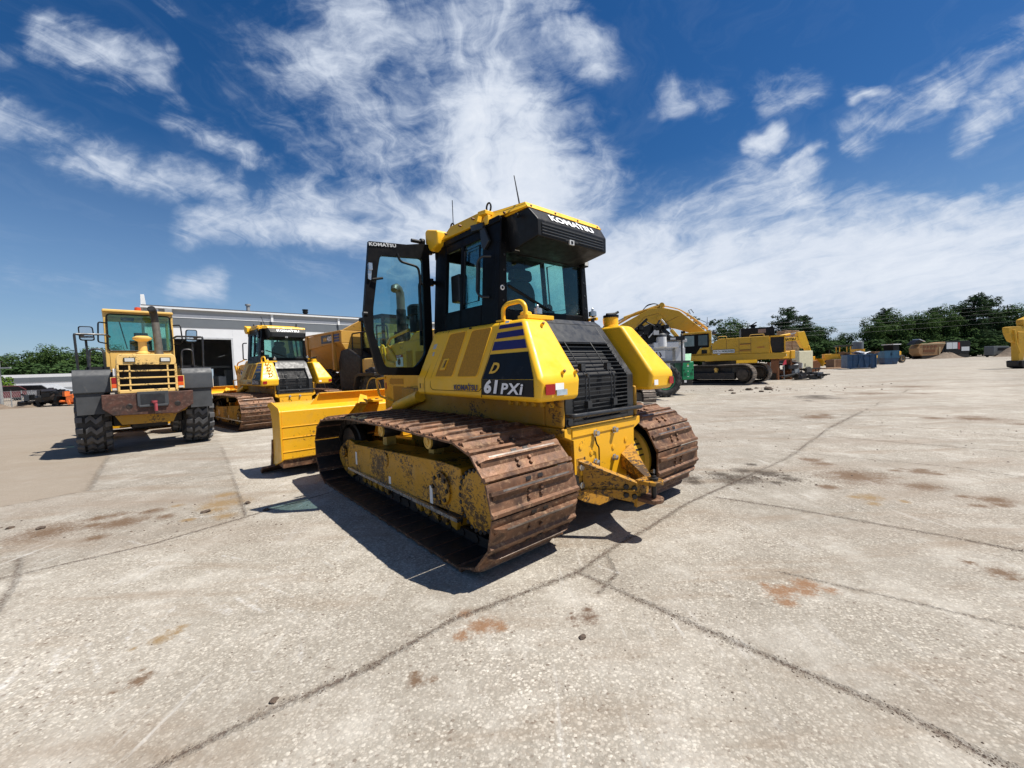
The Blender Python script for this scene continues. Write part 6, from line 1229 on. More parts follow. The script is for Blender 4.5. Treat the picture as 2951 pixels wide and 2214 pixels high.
# ------------------------------------------------------------------ blue dumpsters
d1 = thing('dumpster', 'long dark blue roll-off dumpster filled with white scrap, nearer of the two', 'dumpster', (36.0, 42.8, 0), -6, 'blue dumpsters')
mb = MB(); mb.hexa([(0, 0, .12), (2.8, 0, .12), (3.9, 2.6, .12), (1.1, 2.6, .12), (0, 0, 1.56), (2.8, 0, 1.56), (3.9, 2.6, 1.56), (1.1, 2.6, 1.56)]); part('box', mb, BLUE, d1, .01)
mb = MB()
for k in range(6): x = .0 + k * .55; mb.box(x, x + .07, -.07, -.002, .12, 1.5)
mb.box(-.03, 2.83, -.09, -.002, 1.48, 1.58); mb.box(-.03, 2.83, -.09, -.002, .1, .2); mb.prism([(.95, .2), (1.1, .2), (1.35, 1.3), (1.25, 1.3)], 'y', -.08, -.002); mb.prism([(1.95, .2), (1.8, .2), (1.55, 1.3), (1.65, 1.3)], 'y', -.08, -.002)
mb.xform(Matrix.Identity(4)); part('side_rib', mb, BLUE, d1)
mb = MB(); mb.hexa([(2.86, .03, .15), (2.9, .03, .15), (3.97, 2.58, .15), (3.93, 2.58, .15), (2.86, .03, 1.54), (2.9, .03, 1.54), (3.97, 2.58, 1.54), (3.93, 2.58, 1.54)]); part('tailgate', mb, plain('grey_blue_gate', (.06, .08, .12), .6, var=.4, scale=3), d1)
mb = MB(); [mb.box(x, x + .2, -.02, .3, 0, .12) for x in (.4, 2.5)]; part('roller', mb, GALV, d1)
rs = random.Random(4)
for k in range(7):
    x = rs.uniform(.5, 3.2); y = rs.uniform(.5, 2.0); mb = MB(); s_ = Vector((rs.uniform(.3, .6), rs.uniform(.2, .5), rs.uniform(.02, .05)))
    mb.box(-s_.x, s_.x, -s_.y, s_.y, -s_.z, s_.z); mb.xform(Matrix.Translation((x, y, 1.64 + rs.uniform(0, .22))) @ Matrix.Rotation(rs.uniform(-.4, .4), 4, 'Y') @ Matrix.Rotation(rs.uniform(-.3, .3), 4, 'X'))
    o = part('scrap_sheet', mb, WHT if k % 3 else BROWN); o.location = (36.0, 42.8, 0); o.rotation_euler = (0, 0, R_(-6)); tag(o, 'white and brown scrap sheet piled in the nearer blue dumpster', 'scrap sheet', 'scrap sheets in the dumpster')
d2 = thing('dumpster', 'lighter blue dumpster with a tapered lower half, farther of the two', 'dumpster', (53.9, 57.7, 0), -4, 'blue dumpsters')
mb = MB(); mb.hexa([(0, 0, .95), (2.0, 0, .95), (2.8, 2.2, .95), (.8, 2.2, .95), (0, 0, 1.95), (2.0, 0, 1.95), (2.8, 2.2, 1.95), (.8, 2.2, 1.95)]); up_ = part('upper_box', mb, BLUEL, d2, .01)
mb = MB(); mb.hexa([(.1, .06, .02), (1.75, .06, .02), (2.4, 2.0, .02), (.9, 2.0, .02), (.0, 0, .94), (2.0, 0, .94), (2.8, 2.2, .94), (.8, 2.2, .94)]); part('lower_box', mb, BLUE, d2, .01)
mb = MB(); [mb.box(x, x + .05, -.05, -.002, .98, 1.95) for x in (0, 1.0, 1.92)]; mb.box(-.03, 2.03, -.06, -.002, 1.88, 1.98); mb.box(-.02, 2.02, -.05, -.002, .92, .98); part('side_rib', mb, BLUEL, d2)
mb = MB(); [mb.prism([(.8 + k * .12, 1.7), (.86 + k * .12, 1.72), (.88 + k * .12, 1.3), (.8 + k * .12, 1.25)], 'y', -.006, -.002) for k in range(3)]; part('paint_run', mb, BLK, d2)

# ------------------------------------------------------------------ machines in the back row
def far_dozer(label, loc, rz, sc=1.0, canopy=True):
    t_ = thing('bulldozer', label, 'bulldozer', loc, rz, 'machines in the back row')
    t_.scale = (sc, sc, sc)
    for y in (-.95, .95): mb = MB(); mb.prism(rnd2([(-1.5, .02), (1.4, .02), (1.75, .45), (1.3, .95), (-1.3, 1.0), (-1.8, .5)], .25, 5), 'y', y - .28, y + .28); part('crawler_track', mb, GREASE, t_, .03)
    mb = MB(); mb.box(.1, 1.9, -.55, .55, .8, 1.75); mb.box(-1.3, .1, -.62, .62, .7, 1.35); part('hood', mb, YELB, t_, .05)
    mb = MB(); mb.box(-1.2, -.3, -.35, .35, 1.35, 1.9); part('seat', mb, BLK, t_, .05)
    if canopy:
        mb = MB(); [mb.box(x - .05, x + .05, y - .05, y + .05, 1.3, 2.75) for x in (-1.2, .1) for y in (-.6, .6)]; part('canopy_post', mb, YELB, t_); mb = MB(); mb.box(-1.45, .4, -.8, .8, 2.75, 2.95); part('canopy_roof', mb, BLK, t_, .04)
    mb = MB(); mb.tube([(1.2, .2, 1.75), (1.2, .2, 2.4)], .06, 8); part('exhaust_pipe', mb, GREASE, t_)
    mb = MB(); mb.prism([(2.3, .05), (2.5, .0), (2.25, .5), (2.4, 1.1), (2.3, 1.1), (2.15, .5)], 'y', -1.4, 1.4); mb.box(1.2, 2.25, -1.15, -1.0, .3, .5); mb.box(1.2, 2.25, 1.0, 1.15, .3, .5); part('blade', mb, YELB, t_)
    return t_
far_dozer('small yellow bulldozer with a dark canopy roof behind the brown crate', (50.8, 62.0, 0), 160, 1.05)
far_dozer('yellow bulldozer under a pale thin canopy, behind the compressor drawbar', (47.0, 64.0, 0), 20, .9)
far_dozer('yellow bulldozer without canopy partly hidden by the nearer dumpster', (56.8, 63.0, 0), 200, 1.0, False)
lt = thing('water_tank', 'grey round tank standing behind the nearer blue dumpster', 'tank', (57.2, 66.0, 0), 0)
mb = MB(); mb.lathe((0, 0, 2.5), (0, 0, 1), [(0, .75), (1.15, .75), (1.2, .7)], 24); part('barrel', mb, plain('grey_tank', (.11, .13, .15), .5), lt); mb = MB(); mb.box(-.7, .7, -.6, .6, 0, 2.5); part('stand', mb, YELB, lt)
fx = thing('front_loader', 'yellow wheel loader body behind the farther blue dumpster', 'loader', (62.6, 66.0, 0), 15)
mb = MB(); mb.box(-1.6, 1.4, -.7, .7, .8, 1.9); part('hood', mb, YELB, fx, .06); mb = MB(); mb.box(-.5, .9, -.7, .7, 1.9, 3.0); part('cab', mb, BLK2, fx, .05); mb = MB(); mb.box(-.7, 1.1, -.85, .85, 3.0, 3.12); part('cab_roof', mb, WHT, fx)
for x in (-1.2, 1.1):
    for y in (-.9, .9): tyre(fx, (x, y, .65), .65, .45, 'y', 'V', YELB, side=-1 if y < 0 else 1, nl=14)
# crusher
cr = thing('crusher', 'long tan and black mobile crusher in front of the far trees', 'crusher', (100.9, 100.0, 0), 2); cr.scale = (.84, .84, .84)
mb = MB(); mb.prism([(-.3, 3.2), (.6, 4.3), (7.9, 4.85), (7.9, 4.2), (6.2, 1.0), (.8, .9), (-.2, 1.8)], 'y', -1.4, 1.4); hp = part('hopper', mb, plain('tan_enamel', (.36, .20, .085), .6, var=.2), cr, .05)
mb = MB(); mb.box(.6, 7.9, -1.5, -1.4, 4.25, 4.6); mb.box(6.0, 6.3, -1.5, -1.4, 1.0, 3.4); part('hopper_rail', mb, plain('pale_tan', (.55, .42, .24), .6), hp)
mb = MB(); mb.box(1.2, 4.8, -1.46, -1.402, 2.0, 2.7); [mb.box(1.2 + k * 1.1, 1.9 + k * 1.1, -1.46, -1.402, 3.3, 3.9) for k in range(4)]; part('hopper_recess', mb, RUST2, hp)
mb = MB(); mb.prism([(8.0, 1.2), (15.2, 1.0), (15.8, 2.2), (15.8, 4.6), (15.2, 5.0), (8.0, 5.0)], 'y', -1.3, 1.3); mb.box(7.2, 8.1, -1.2, 1.2, 1.0, 3.5); pw = part('power_unit', mb, BLK, cr, .06)
for a_, b_, c_, d_ in ((8.4, 10.1, 2.7, 4.6), (10.2, 11.7, 2.7, 4.6), (13.0, 15.4, 2.0, 3.2)): mb = MB(); mb.box(a_, b_, -1.34, -1.302, c_, d_); part('side_panel', mb, WHT, pw)
mb = MB(); mb.box(11.9, 12.5, -1.34, -1.302, 2.5, 4.5); part('red_panel', mb, REDP, pw)
for xx in ((1.0, 6.5), (10.5, 15.0)): mb = MB(); mb.prism(rnd2([(xx[0], .02), (xx[1], .02), (xx[1] + .4, .5), (xx[1], .95), (xx[0], .95), (xx[0] - .4, .5)], .2), 'y', -1.5, -1.0); mb.prism(rnd2([(xx[0], .02), (xx[1], .02), (xx[1] + .4, .5), (xx[1], .95), (xx[0], .95), (xx[0] - .4, .5)], .2), 'y', 1.0, 1.5); part('crawler_track', mb, GREASE, cr)
mb = MB(); mb.prism([(-1.5, 4.3), (.8, 4.7), (1.6, 5.2), (.4, 5.7), (-.4, 5.4)], 'y', -1.0, 1.0); part('feed_conveyor', mb, BLK, cr); mb = MB(); mb.prism([(.4, 5.75), (2.2, 5.1), (2.3, 5.2), (.5, 5.95)], 'y', -1.0, 1.0); part('white_cover', mb, WHT, cr)
# far right excavator stick
xr = thing('excavator', 'yellow excavator whose stick and bucket enter at the right edge', 'excavator', (39.2, 31.0, 0), 0)
mb = MB(); mb.prism(rnd2([(-.92, 3.22), (-.62, 3.26), (1.2, 3.24), (3.0, 3.9), (3.0, 3.4), (1.0, 2.75), (.2, 2.6), (-.2, 2.0), (-.55, 2.15), (-.85, 2.75)], .06), 'y', -.2, .2); part('boom', mb, YELD, xr, .02)
mb = MB(); mb.prism(rnd2([(-.2, 2.85), (.38, 2.8), (.36, 1.6), (.28, .6), (-.12, .6), (-.16, 1.7)], .05), 'y', -.24, .24); part('stick', mb, YELD, xr, .03)
mb = MB(); mb.tube([(-.55, -.27, 3.0), (-.35, -.27, 1.9), (-.1, -.27, 1.2)], .06, 8); part('bucket_cylinder', mb, YELD, xr)
mb = MB(); mb.prism(rnd2([(-.2, .62), (.4, .66), (1.0, .5), (1.1, .1), (.3, .0), (-.15, .12)], .08), 'y', -.5, .5); mb.tube([(-.2, -.3, .6), (-.25, -.3, .35), (.0, -.3, .2)], .05, 6); part('bucket', mb, GREASE, xr, .03)
mb = MB(); mb.prism(rnd2([(.25, 3.22), (3.5, 4.4), (5.4, 2.2), (6.0, 1.5), (6.3, 1.8), (4.0, 4.9), (3.2, 5.0), (.15, 3.75)], .1), 'y', -.22, .22); part('main_boom', mb, YELD, xr, .03)
mb = MB(); mb.box(5.4, 9.0, -1.3, 1.3, 1.1, 2.5); part('house', mb, YELD, xr, .05)
for y in (-1.2, 1.2): part('crawler_track', MB().prism(rnd2([(4.8, .02), (9.2, .02), (9.5, .45), (9.1, .9), (5.0, .9), (4.5, .45)], .25, 5), 'y', y - .28, y + .28), GREASE, xr)
# van by the far trees, soil piles
vn = thing('van', 'grey parked van half hidden behind the far soil piles', 'van', (111.9, 92.0, 0), 5)
mb = MB(); mb.prism(rnd2([(-2.2, .4), (2.3, .4), (2.3, 1.6), (1.7, 2.4), (-2.1, 2.5), (-2.2, 2.3)], .15), 'y', -.9, .9); part('body', mb, plain('grey_van', (.12, .13, .13), .5), vn, .05); mb = MB(); mb.box(-1.2, 1.5, -.93, -.902, 1.5, 2.1); part('window', mb, BLK, vn)
mb = MB(); [mb.lathe((x, y, .36), (0, 1, 0), [(0, .36), (.2, .36)], 18) for x in (-1.4, 1.4) for y in (-.92, .72)]; part('wheel', mb, RUBBER, vn)
def mound(name, label, loc, rx, ry, hh, seed, group):
    r_ = random.Random(seed); mb = MB(); n, m_ = 20, 7; vs = [(0, 0, hh)]; ph = [r_.uniform(0, 6.28) for _ in range(6)]
    for j in range(1, m_ + 1):
        t = j / m_
        for k in range(n):
            a_ = 2 * math.pi * k / n; q = 1 + .22 * math.sin(2 * a_ + ph[0]) + .14 * math.sin(5 * a_ + ph[1]); z = hh * (math.cos(t * math.pi) * .5 + .5) * (1 + .25 * math.sin(3 * a_ + ph[2] + 4 * t)) + r_.uniform(-.06, .06) * hh * (1 - t)
            vs.append((rx * t * q * math.cos(a_), ry * t * q * math.sin(a_), max(-.02, z) if j < m_ else -.02))
    fs = [(0, 1 + k, 1 + (k + 1) % n) for k in range(n)] + [(1 + (j - 1) * n + k, 1 + j * n + k, 1 + j * n + (k + 1) % n, 1 + (j - 1) * n + (k + 1) % n) for j in range(1, m_) for k in range(n)]
    mb.add(vs, fs); o = part(name, mb, SOIL); o.location = loc; tag(o, label, 'soil pile', group); return o
mound('soil_pile', 'long brown soil pile right of the crusher under the far trees', (104.0, 95.5, 0), 5.5, 2.2, 1.3, 2, 'soil piles')
mound('soil_pile', 'taller brown soil pile in front of the grey van', (113.0, 90.0, 0), 5.0, 2.2, 1.9, 6, 'soil piles')

# ------------------------------------------------------------------ left edge: attachments, fence, vehicles
scrap('attachment_row', 'heap of black machine attachments left of the wheel loader', (-31.0, 26.6, 0), 2.0, 1.15, 60, [('black_piece', BLK), ('dark_piece', GREASE), ('steel_piece', DGREY)], 'attachments', 21, 40)
scrap('attachment_row', 'smaller black attachments at the end of the heap by the fence', (-29.9, 26.4, 0), 1.2, 1.1, 36, [('black_piece', BLK), ('dark_piece', GREASE)], 'attachments', 25, 40)
scrap('orange_implements', 'orange farm implements next to the heap of black attachments', (-29.0, 26.6, 0), 1.1, .95, 34, [('orange_piece', ORNP), ('black_piece', GREASE), ('white_piece', ORNP)], 'implements', 31, 40)
f_ = thing('chain_link_fence', 'low chain link fence with grey posts at the left edge', 'fence', (-34.6, 27.0, 0), 12)
for k in range(6): mb = MB(); mb.cyl((k * .58, 0, 0), (k * .58, 0, 1.1), .03, n=8); part('post', mb, GALV, f_)
mb = MB(); [mb.cyl((0, 0, z), (2.9, 0, z), .012, n=6) for z in (.15, .6, 1.06)]; [mb.tube([(k * .12, 0, .1), (k * .12 + .4, 0, 1.05)], .004, 4) for k in range(21)]; [mb.tube([(k * .12 + .4, 0, .1), (k * .12, 0, 1.05)], .004, 4) for k in range(21)]; part('wire_mesh', mb, GALV, f_)
def car(label, loc, rz, col):
    t_ = thing('parked_car', label, 'car', loc, rz, 'vehicles behind the fence')
    mb = MB(); mb.prism(rnd2([(-2.2, .3), (2.2, .3), (2.25, .75), (1.4, .92), (.7, 1.45), (-1.3, 1.48), (-2.1, .95)], .12), 'y', -.85, .85); part('body', mb, col, t_, .05)
    mb = MB(); mb.prism([(1.2, .95), (.65, 1.38), (-1.2, 1.4), (-1.7, .97)], 'y', -.87, -.852); part('window', mb, BLK, t_)
    for x in (-1.4, 1.4):
        for y in (-.8, .8): mb = MB(); mb.lathe((x, y - .1, .33), (0, 1, 0), [(0, .33), (.2, .33)], 18); part('wheel', mb, RUBBER, t_)
car('pale grey car parked behind the chain link fence', (-47.0, 40.0, 0), 10, plain('pale_grey_paint', (.33, .34, .35), .35)); car('dark blue car parked behind the chain link fence', (-44.0, 43.5, 0), 15, plain('navy_paint', (.02, .025, .05), .3)); car('red car at the left edge behind the fence', (-48.5, 38.0, 0), 80, plain('dull_red_paint', (.11, .035, .04), .4))
for k in range(3):
    o = mound('soil_pile', ['dark soil heap along the fence at the left edge', 'small dark soil heap left of the black attachments', 'flat soil heap at the left edge of the yard'][k], (-33.6 + k * .9, 24.2 + k * 1.0, 0), 1.3, .8, .3, 40 + k, 'soil piles')
pl = thing('utility_pole', 'grey wooden utility pole at the far left edge', 'utility pole', (-38.4, 30.0, 0), 0)
mb = MB(); mb.cyl((0, 0, 0), (0, 0, 3.3), .11, .09, 12); part('pole', mb, GALV, pl); mb = MB(); mb.box(-.5, .9, -.05, .05, 2.75, 2.85); part('crossarm', mb, GALV, pl)
pb = thing('utility_pole', 'distant utility pole carrying wires behind the right trees', 'utility pole', (186.0, 150.0, 0), 0)
mb = MB(); mb.cyl((0, 0, 0), (0, 0, 18.0), .2, .14, 10); part('pole', mb, BARK, pb); mb = MB(); [mb.box(-1.4, 1.4, -.1, .1, z, z + .18) for z in (13.2, 15.2, 17.2)]; part('crossarm', mb, BARK, pb)
# overhead wires along the right side
for k, (z0, z1) in enumerate(((9.6, 13.3), (8.8, 12.4), (8.0, 11.5), (7.2, 10.4), (6.4, 9.0))):
    P0_ = Vector((35.0, 101.0, z0)); P1_ = Vector((135.0, 99.0, z1)); pts = []
    for i in range(17):
        f_2 = i / 16; p_ = P0_.lerp(P1_, f_2); p_.z -= 1.2 * 4 * f_2 * (1 - f_2) * .5; pts.append(p_)
    mb = MB(); mb.tube(pts, .013, 5); o = part('overhead_wire', mb, plain('grey_wire', (.10, .11, .11), .5) if k == 0 else MATS['grey_wire'])
    tag(o, ['topmost overhead wire crossing the right trees', 'second overhead wire from the top across the right trees', 'middle overhead wire across the right trees', 'second lowest overhead wire across the right trees', 'lowest overhead wire crossing the right trees'][k], 'wire', 'overhead wires')

# ------------------------------------------------------------------ clods and pebbles on the slabs
def clod(name, label, loc, r_, seed, group, cat='clod', mat=None):
    rr = random.Random(seed); bm = bmesh.new(); bmesh.ops.create_icosphere(bm, subdivisions=2, radius=1.0)
    for v in bm.verts: v.co *= 1 + rr.uniform(-.42, .25); v.co.x *= r_ * rr.uniform(1.2, 1.25); v.co.y *= r_; v.co.z = max(v.co.z, -.45) * r_ * .6 + r_ * .25
    me = bpy.data.meshes.new(name); bm.to_mesh(me); bm.free(); me.materials.append(mat or CLOD); o = link(name, me); o.location = loc; o.rotation_euler = (0, 0, rr.uniform(0, 6)); return tag(o, label, cat, group)
GND = lambda u, v: (lambda d: Vector((0, 0, CAMZ)) + d * (-CAMZ / d.z))(FWD * 1150.9 + RIGHT * (u - 1475.5) + UP * (1107 - v))
CL_ = [((1679, 1838), .018, 'dark pebble alone on the slab below the bulldozer, under the round brown stain'), ((713, 1452), .032, 'brown clod by the joint left of the bulldozer tracks, nearest to the tracks'), ((593, 1477), .036, 'brown clod resting on the whitish scrape left of the bulldozer'), ((767, 1471), .030, 'flat brown clod just left of the bulldozer shadow'), ((116, 1525), .032, 'dark clod near the left edge on the dusty strip'), ((28, 1524), .026, 'small dark clod at the left edge'), ((789, 2022), .016, 'tiny black crumb lying on the joint at the lower left'), ((2158, 1125), .13, 'dark clod in front of the excavator tracks, left one of the group'), ((2213, 1124), .17, 'largest dark clod in front of the excavator tracks'), ((2107, 1127), .09, 'small clod left of the others in front of the excavator'), ((2180, 1120), .08, 'small clod between the two large ones by the excavator'), ((2114, 1135), .08, 'nearest small clod in front of the excavator'), ((2195, 1130), .09, 'clod just in front of the largest one by the excavator')]
for k, (p_, r_, lab) in enumerate(CL_):
    q = GND(*p_); clod('dirt_clod', lab, (q.x, q.y, .0), r_, 100 + k, 'dirt clods on the concrete')
# loose grit: nobody could count it
rs = random.Random(77); mb = MB()
def grit(cx, cy, sx_2, sy_2, n, r0, r1):
    for _ in range(n):
        x = rs.gauss(cx, sx_2); y = rs.gauss(cy, sy_2)
        if y < .8: continue
        r_ = rs.uniform(r0, r1); a_ = rs.uniform(0, 6.28); vs = []
        for k in range(5): vs.append((x + r_ * math.cos(a_ + k * 1.257) * rs.uniform(.7, 1.2), y + r_ * math.sin(a_ + k * 1.257) * rs.uniform(.7, 1.2), .0))
        vs.append((x, y, r_ * rs.uniform(.5, .9))); mb.add(vs, [(k, (k + 1) % 5, 5) for k in range(5)])
for cx, cy, a_, b_, n in ((.85, 1.75, .12, .08, 26), (1.05, 2.2, .12, .1, 24), (-3.3, 3.6, .6, .25, 90), (-2.6, 4.2, .6, .3, 70), (2.7, 4.8, .35, .18, 420), (3.2, 5.0, .3, .2, 260), (4.1, 4.8, .4, .3, 60), (-1.0, 2.6, 1.2, .7, 60), (-4.4, 4.0, .8, .4, 60), (.2, 2.0, 1.2, .5, 40), (-1.9, 4.2, .35, .2, 40)): grit(cx, cy, a_, b_, n, .0015, .0055)
grit(13, 19, 2.5, 1.5, 60, .02, .06); grit(6, 8, 2.5, 1.6, 120, .006, .018); grit(-3.6, 4.1, .9, .35, 60, .006, .014); grit(2.9, 4.9, .4, .2, 60, .008, .02)
for ln, n_ in (('a', 900), ('b', 500), ('c', 300), ('f', 200), ('g', 80)):
    pts = JN[ln]
    for _ in range(n_):
        i = rs.randrange(len(pts) - 1); q = Vector(pts[i]).lerp(Vector(pts[i + 1]), rs.random())
        if q.length < 8: grit(q.x, q.y, .022, .022, 1, .0015, .006)
o = part('grit', mb, CLOD, smooth=None); tag(o, 'loose dark grit scattered over the concrete slabs', 'grit', kind='stuff')

# ------------------------------------------------------------------ trees
def leaf_mat(name, a, b, c3):
    m, t, p, o = base_mat(name); g_ = t.node('ShaderNodeNewGeometry'); ri = g_.outputs['Random Per Island']
    n = t.noise(objco(t), .55, 4, .6)
    c = t.mix(ri, (*a, 1), (*b, 1)); c = t.mix(t.maprange(n, .40, .66, 0, .9), c, (*c3, 1))
    t.l.new(c, p.inputs['Base Color']); p.inputs['Roughness'].default_value = .9; p.inputs['Specular IOR Level'].default_value = .04
    tl = t.node('ShaderNodeBsdfTranslucent'); t.l.new(c, tl.inputs[0]); ms = t.node('ShaderNodeMixShader'); ms.inputs[0].default_value = .18
    t.l.new(p.outputs[0], ms.inputs[1]); t.l.new(tl.outputs[0], ms.inputs[2]); t.l.new(ms.outputs[0], o.inputs[0]); return m
LEAF = leaf_mat('broad_leaf', (.035, .070, .022), (.085, .135, .042), (.055, .095, .028))
LEAFD = leaf_mat('dark_leaf', (.026, .055, .020), (.058, .098, .034), (.038, .070, .024))
PINE = leaf_mat('pine_needle', (.022, .046, .022), (.050, .082, .034), (.032, .058, .026))
LEAFY = leaf_mat('bright_leaf', (.07, .13, .02), (.13, .20, .035), (.09, .15, .025))

def tree_meshes(kind, seed, n_leaf=2600):
    """unit tree: about 1 tall; returns crown and trunk meshes"""
    r_ = random.Random(seed); cl = MB(); tk = MB(); blobs = []
    if kind == 'broad':
        lean = (r_.uniform(-.04, .04), r_.uniform(-.04, .04)); h0 = r_.uniform(.10, .2)
        tk.tube([(0, 0, 0), (lean[0] * .5, lean[1] * .5, h0), (lean[0], lean[1], .55), (lean[0] * 1.4, lean[1] * 1.2, .82)], [.028, .022, .014, .004], 8)
        for k in range(20):
            a = r_.uniform(0, 6.28); z0 = r_.uniform(h0, .62); L_ = r_.uniform(.16, .36) * (1.15 - .5 * z0); up = r_.uniform(.08, .28)
            e = (lean[0] + L_ * math.cos(a), lean[1] + L_ * math.sin(a), min(.92, z0 + up)); m_ = (lean[0] + .5 * L_ * math.cos(a + .2), lean[1] + .5 * L_ * math.sin(a + .2), z0 + up * .35)
            tk.tube([(lean[0] * .7, lean[1] * .7, z0), m_, e], [.010, .007, .002], 5)
            blobs.append((e, r_.uniform(.085, .15))); blobs.append((m_, r_.uniform(.08, .13)))
            blobs.append(((e[0] + r_.uniform(-.08, .08), e[1] + r_.uniform(-.08, .08), e[2] + r_.uniform(-.05, .07)), r_.uniform(.05, .09)))
        for k in range(6): blobs.append(((lean[0] + r_.uniform(-.12, .12), lean[1] + r_.uniform(-.12, .12), r_.uniform(.45, .90)), r_.uniform(.09, .14)))
        flat = .95
    elif kind == 'pine':
        tk.tube([(0, 0, 0), (.01, 0, .4), (0, .01, .75), (.01, 0, .98)], [.022, .017, .010, .002], 8)
        z = .16
        while z < .95:
            for k in range(r_.randint(3, 5)):
                a = r_.uniform(0, 6.28); L_ = (.30 * (1 - z) ** .55 + .02) * r_.uniform(.55, 1.25); dz_ = r_.uniform(.0, .06)
                e = (L_ * math.cos(a), L_ * math.sin(a), z + dz_ + L_ * .12); tk.tube([(0, 0, z), e], [.006, .0015], 5)
                for f in (.3, .55, .8, 1.0): blobs.append(((e[0] * f, e[1] * f, z + (e[2] - z) * f + r_.uniform(-.02, .02)), .04 + .055 * (1 - z) * r_.uniform(.6, 1.2)))
            z += r_.uniform(.035, .075)
        flat = .62
    elif kind == 'sparse':
        tk.tube([(0, 0, 0), (0, 0, .5), (.02, 0, .95)], [.02, .012, .003], 7)
        for k in range(16):
            a = r_.uniform(0, 6.28); z0 = r_.uniform(.35, .85); L_ = r_.uniform(.12, .26); e = (L_ * math.cos(a), L_ * math.sin(a), z0 + L_ * .5); tk.tube([(0, 0, z0), e], [.006, .002], 5)
            blobs.append((e, r_.uniform(.03, .05))); blobs.append(((e[0] * .65, e[1] * .65, z0 + L_ * .32), .03))
        flat = .5
    else:   # bush: many stems from the ground
        for k in range(14):
            a = r_.uniform(0, 6.28); L_ = r_.uniform(.1, .55); e = (L_ * math.cos(a), L_ * math.sin(a), r_.uniform(.35, .85)); tk.tube([(e[0] * .3, e[1] * .3, 0), e], [.015, .004], 5)
            blobs.append((e, r_.uniform(.14, .22))); blobs.append(((e[0] * 1.1, e[1] * 1.1, e[2] * .45), r_.uniform(.14, .2)))
        flat = .8
    vol = [b[1] ** 2 for b in blobs]; tot = sum(vol)
    for (c_, rad), v_ in zip(blobs, vol):
        for _ in range(max(4, int(n_leaf * v_ / tot))):
            while True:
                q = Vector((r_.uniform(-1, 1), r_.uniform(-1, 1), r_.uniform(-1, 1)))
                if .25 < q.length < 1: break
            q *= (.6 + .4 * r_.random()) / max(q.length, .5); p_ = Vector(c_) + Vector((q.x * rad, q.y * rad, q.z * rad * flat))
            if p_.z < .01: p_.z = .01 + r_.random() * .05
            s_ = r_.uniform(.009, .019) if kind != 'bush' else r_.uniform(.03, .06)
            nrm = (q + Vector((r_.uniform(-.8, .8), r_.uniform(-.8, .8), r_.uniform(-.2, 1.0)))).normalized(); u = nrm.orthogonal().normalized(); v = nrm.cross(u); an = r_.uniform(0, 6.28)
            u, v = u * math.cos(an) + v * math.sin(an), v * math.cos(an) - u * math.sin(an)
            if kind in ('pine', 'sparse'): u *= 1.7; v *= .55
            cl.add([p_ - u * s_, p_ + v * s_ * .7, p_ + u * s_ * 1.1, p_ - v * s_ * .8], [(0, 1, 2, 3)])
    def raw(mb, nm, mat):
        me = bpy.data.meshes.new(nm); me.from_pydata(mb.v, [], mb.f); me.materials.append(mat); me.update(); return me
    return cl, raw(tk, 'trunk', BARK), raw
VAR = {}
for key, kind, seed, mat, n_ in (('b1', 'broad', 3, LEAF, 7000), ('b2', 'broad', 8, LEAFD, 7000), ('b3', 'broad', 14, LEAF, 7000), ('p1', 'pine', 5, PINE, 7000), ('p2', 'pine', 9, PINE, 7000), ('s1', 'sparse', 2, PINE, 900), ('u1', 'bush', 4, LEAFD, 3200), ('u2', 'bush', 6, LEAFY, 2200)):
    cl, tkm, raw = tree_meshes(kind, seed, n_); VAR[key] = (raw(cl, 'crown', mat), tkm)
def tree(key, label, x, y, hgt, wid, rz, name='broadleaf_tree', cat='tree', group=None):
    t_ = thing(name, label, cat, (x, y, 0), rz, group); t_.scale = (wid, wid, hgt)
    for nm, me in zip(('crown', 'trunk'), VAR[key]): o = bpy.data.objects.new(nm, me); COL.objects.link(o); o.parent = t_
    return t_
GL, GR = 'trees behind the left buildings', 'trees behind the right side of the yard'
def at(u, Y): return px_world(u, 1100, Y).x
for k, (key, u, Y, h_, w_, lab) in enumerate((
    ('b2', -25, 100, 10.2, 13, 'dark tree cut by the left edge of the picture'), ('b1', 45, 96, 9.6, 13, 'round green tree behind the left end of the low warehouse'), ('b2', 105, 100, 11.4, 14, 'tallest dark tree behind the low warehouse'),
    ('b3', 165, 98, 11.2, 14, 'wide green tree behind the middle of the low warehouse'), ('b2', 215, 99, 10.4, 13, 'dark tree behind the right part of the warehouse'), ('b1', 265, 97, 10.6, 13, 'green tree seen between the wheel loader handrails'),
    ('b3', 320, 100, 10.8, 14, 'tree hidden behind the wheel loader cab'))):
    tree(key, lab, at(u, Y), Y, h_, w_, k * 57, group=GL)
for k, (u, Y, h_) in enumerate(((75, 90, 6.0), (140, 91, 6.5), (200, 90, 6.2), (250, 90, 6.0), (10, 90, 6))):
    tree('u1', ['dense green bush behind the left end of the warehouse', 'dense bush under the tallest left tree', 'dense bush behind the warehouse wall lamp', 'dense bush just left of the wheel loader', 'dense bush at the left picture edge'][k], at(u, Y), Y, h_, 9, k * 70, 'bush', 'bush', 'bushes under the left trees')
tree('u2', 'bright yellow-green shrub in front of the left trees at the picture edge', at(8, 60), 60, 3.3, 3.2, 20, 'shrub', 'shrub')
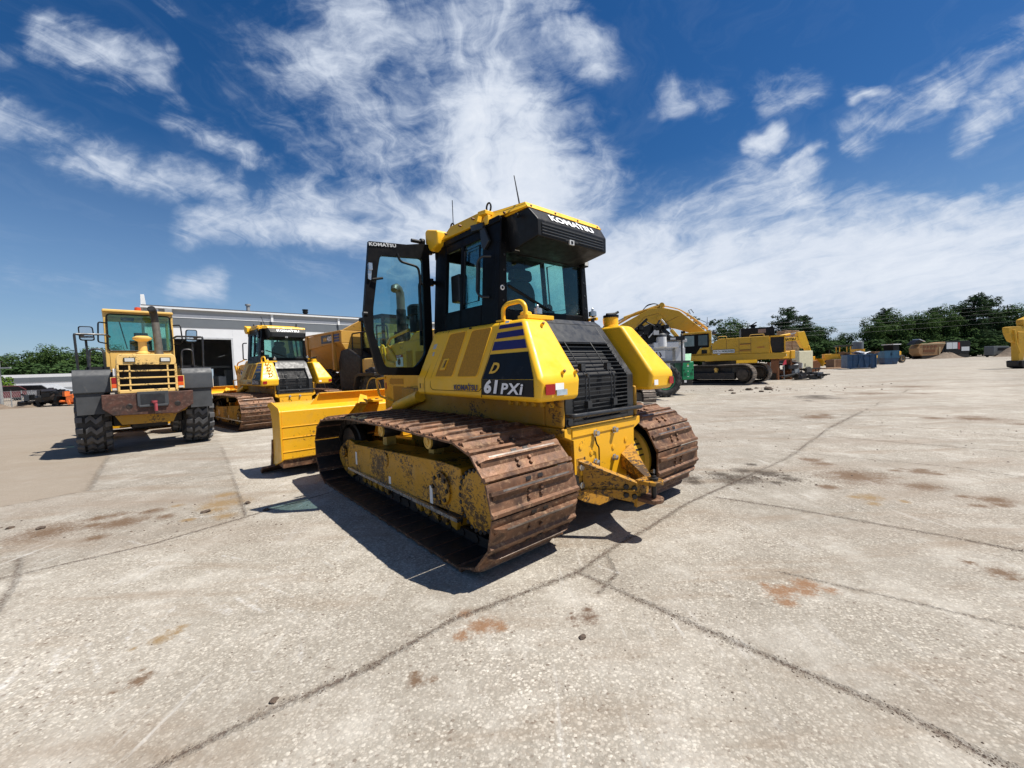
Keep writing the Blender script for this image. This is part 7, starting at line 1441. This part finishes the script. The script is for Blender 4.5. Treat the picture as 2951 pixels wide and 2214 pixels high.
RT = [('s1', 2038, 118, 15.0, 17, 'thin sparse pine poking up above the excavator boom'), ('b1', 2105, 120, 14.6, 16, 'round dark tree behind the excavator cab'), ('b3', 2160, 124, 12.0, 15, 'lower tree behind the excavator engine housing'), ('b1', 2215, 126, 11.6, 14, 'tree behind the black engine cover of the excavator'),
      ('p1', 2272, 118, 16.4, 20, 'tall spreading pine right of the excavator engine cover'), ('p2', 2318, 122, 14.2, 17, 'pine beside the tall spreading pine'), ('b2', 2362, 120, 12.6, 13, 'leafy tree at the right end of the middle group'), ('b1', 2325, 124, 12, 15, 'tree between the pine and the leafy tree'), ('b3', 2400, 128, 7.4, 11, 'small tree filling the gap left of the lone round tree'),
      ('b2', 2437, 118, 9.7, 10, 'lone small round tree between the two tree groups'), ('b3', 2515, 118, 12.6, 11, 'feathery tree at the left end of the right forest'), ('p1', 2545, 124, 15.6, 18, 'broad dark pine at the left of the right forest'), ('b1', 2580, 120, 15.4, 15, 'tall leafy tree left of the forest middle'),
      ('b2', 2625, 122, 15.4, 15, 'dark leafy tree in the middle of the forest'), ('b3', 2668, 120, 14.2, 14, 'rounded tree in front of the forest middle'), ('p2', 2690, 126, 15.8, 16, 'slim pine in the forest middle'), ('b1', 2722, 120, 16.4, 14, 'tall broadleaf left of the giant pine'), ('p1', 2768, 124, 16.2, 22, 'wide pine left of the giant pine'),
      ('p2', 2808, 120, 18.6, 24, 'giant dark pine, the tallest tree of the right forest'), ('p1', 2850, 122, 17.4, 22, 'big pine right of the giant pine'), ('b2', 2890, 124, 13.4, 15, 'lower dark tree right of the big pines'), ('b1', 2935, 118, 15.6, 16, 'leafy tree at the right picture edge'), ('b3', 2990, 120, 14.6, 16, 'tree cut by the right picture edge')]
for k, (key, u, Y, h_, w_, lab) in enumerate(RT):
    tree(key, lab, at(u, Y), Y, h_, w_, k * 83, {'p': 'pine_tree', 's': 'pine_tree', 'b': 'broadleaf_tree'}[key[0]], group=GR)
for k in range(16):
    u = 2060 + k * 60; Y = 112 if k not in (9, 11) else 115
    labs = ['low green bush behind the excavator cab', 'low green bush behind the excavator housing', 'low bush behind the excavator engine cover', 'low bush under the spreading pine', 'low bush above the cream compressor', 'low green bush behind the canopy bulldozer', 'low bright bush behind the nearer dumpster', 'low bush left of the farther dumpster', 'low bush behind the farther dumpster', 'low bush left of the crusher hopper', 'bush right behind the crusher hopper', 'bush behind the crusher power unit', 'bush above the long soil pile', 'bush under the giant pine', 'bush behind the grey van', 'bush at the right picture edge']
    tree('u1', labs[k], at(u, Y), Y, 4.6 + (k % 3) * .7, 9.5, k * 47, 'bush', 'bush', 'bushes along the right side of the yard')
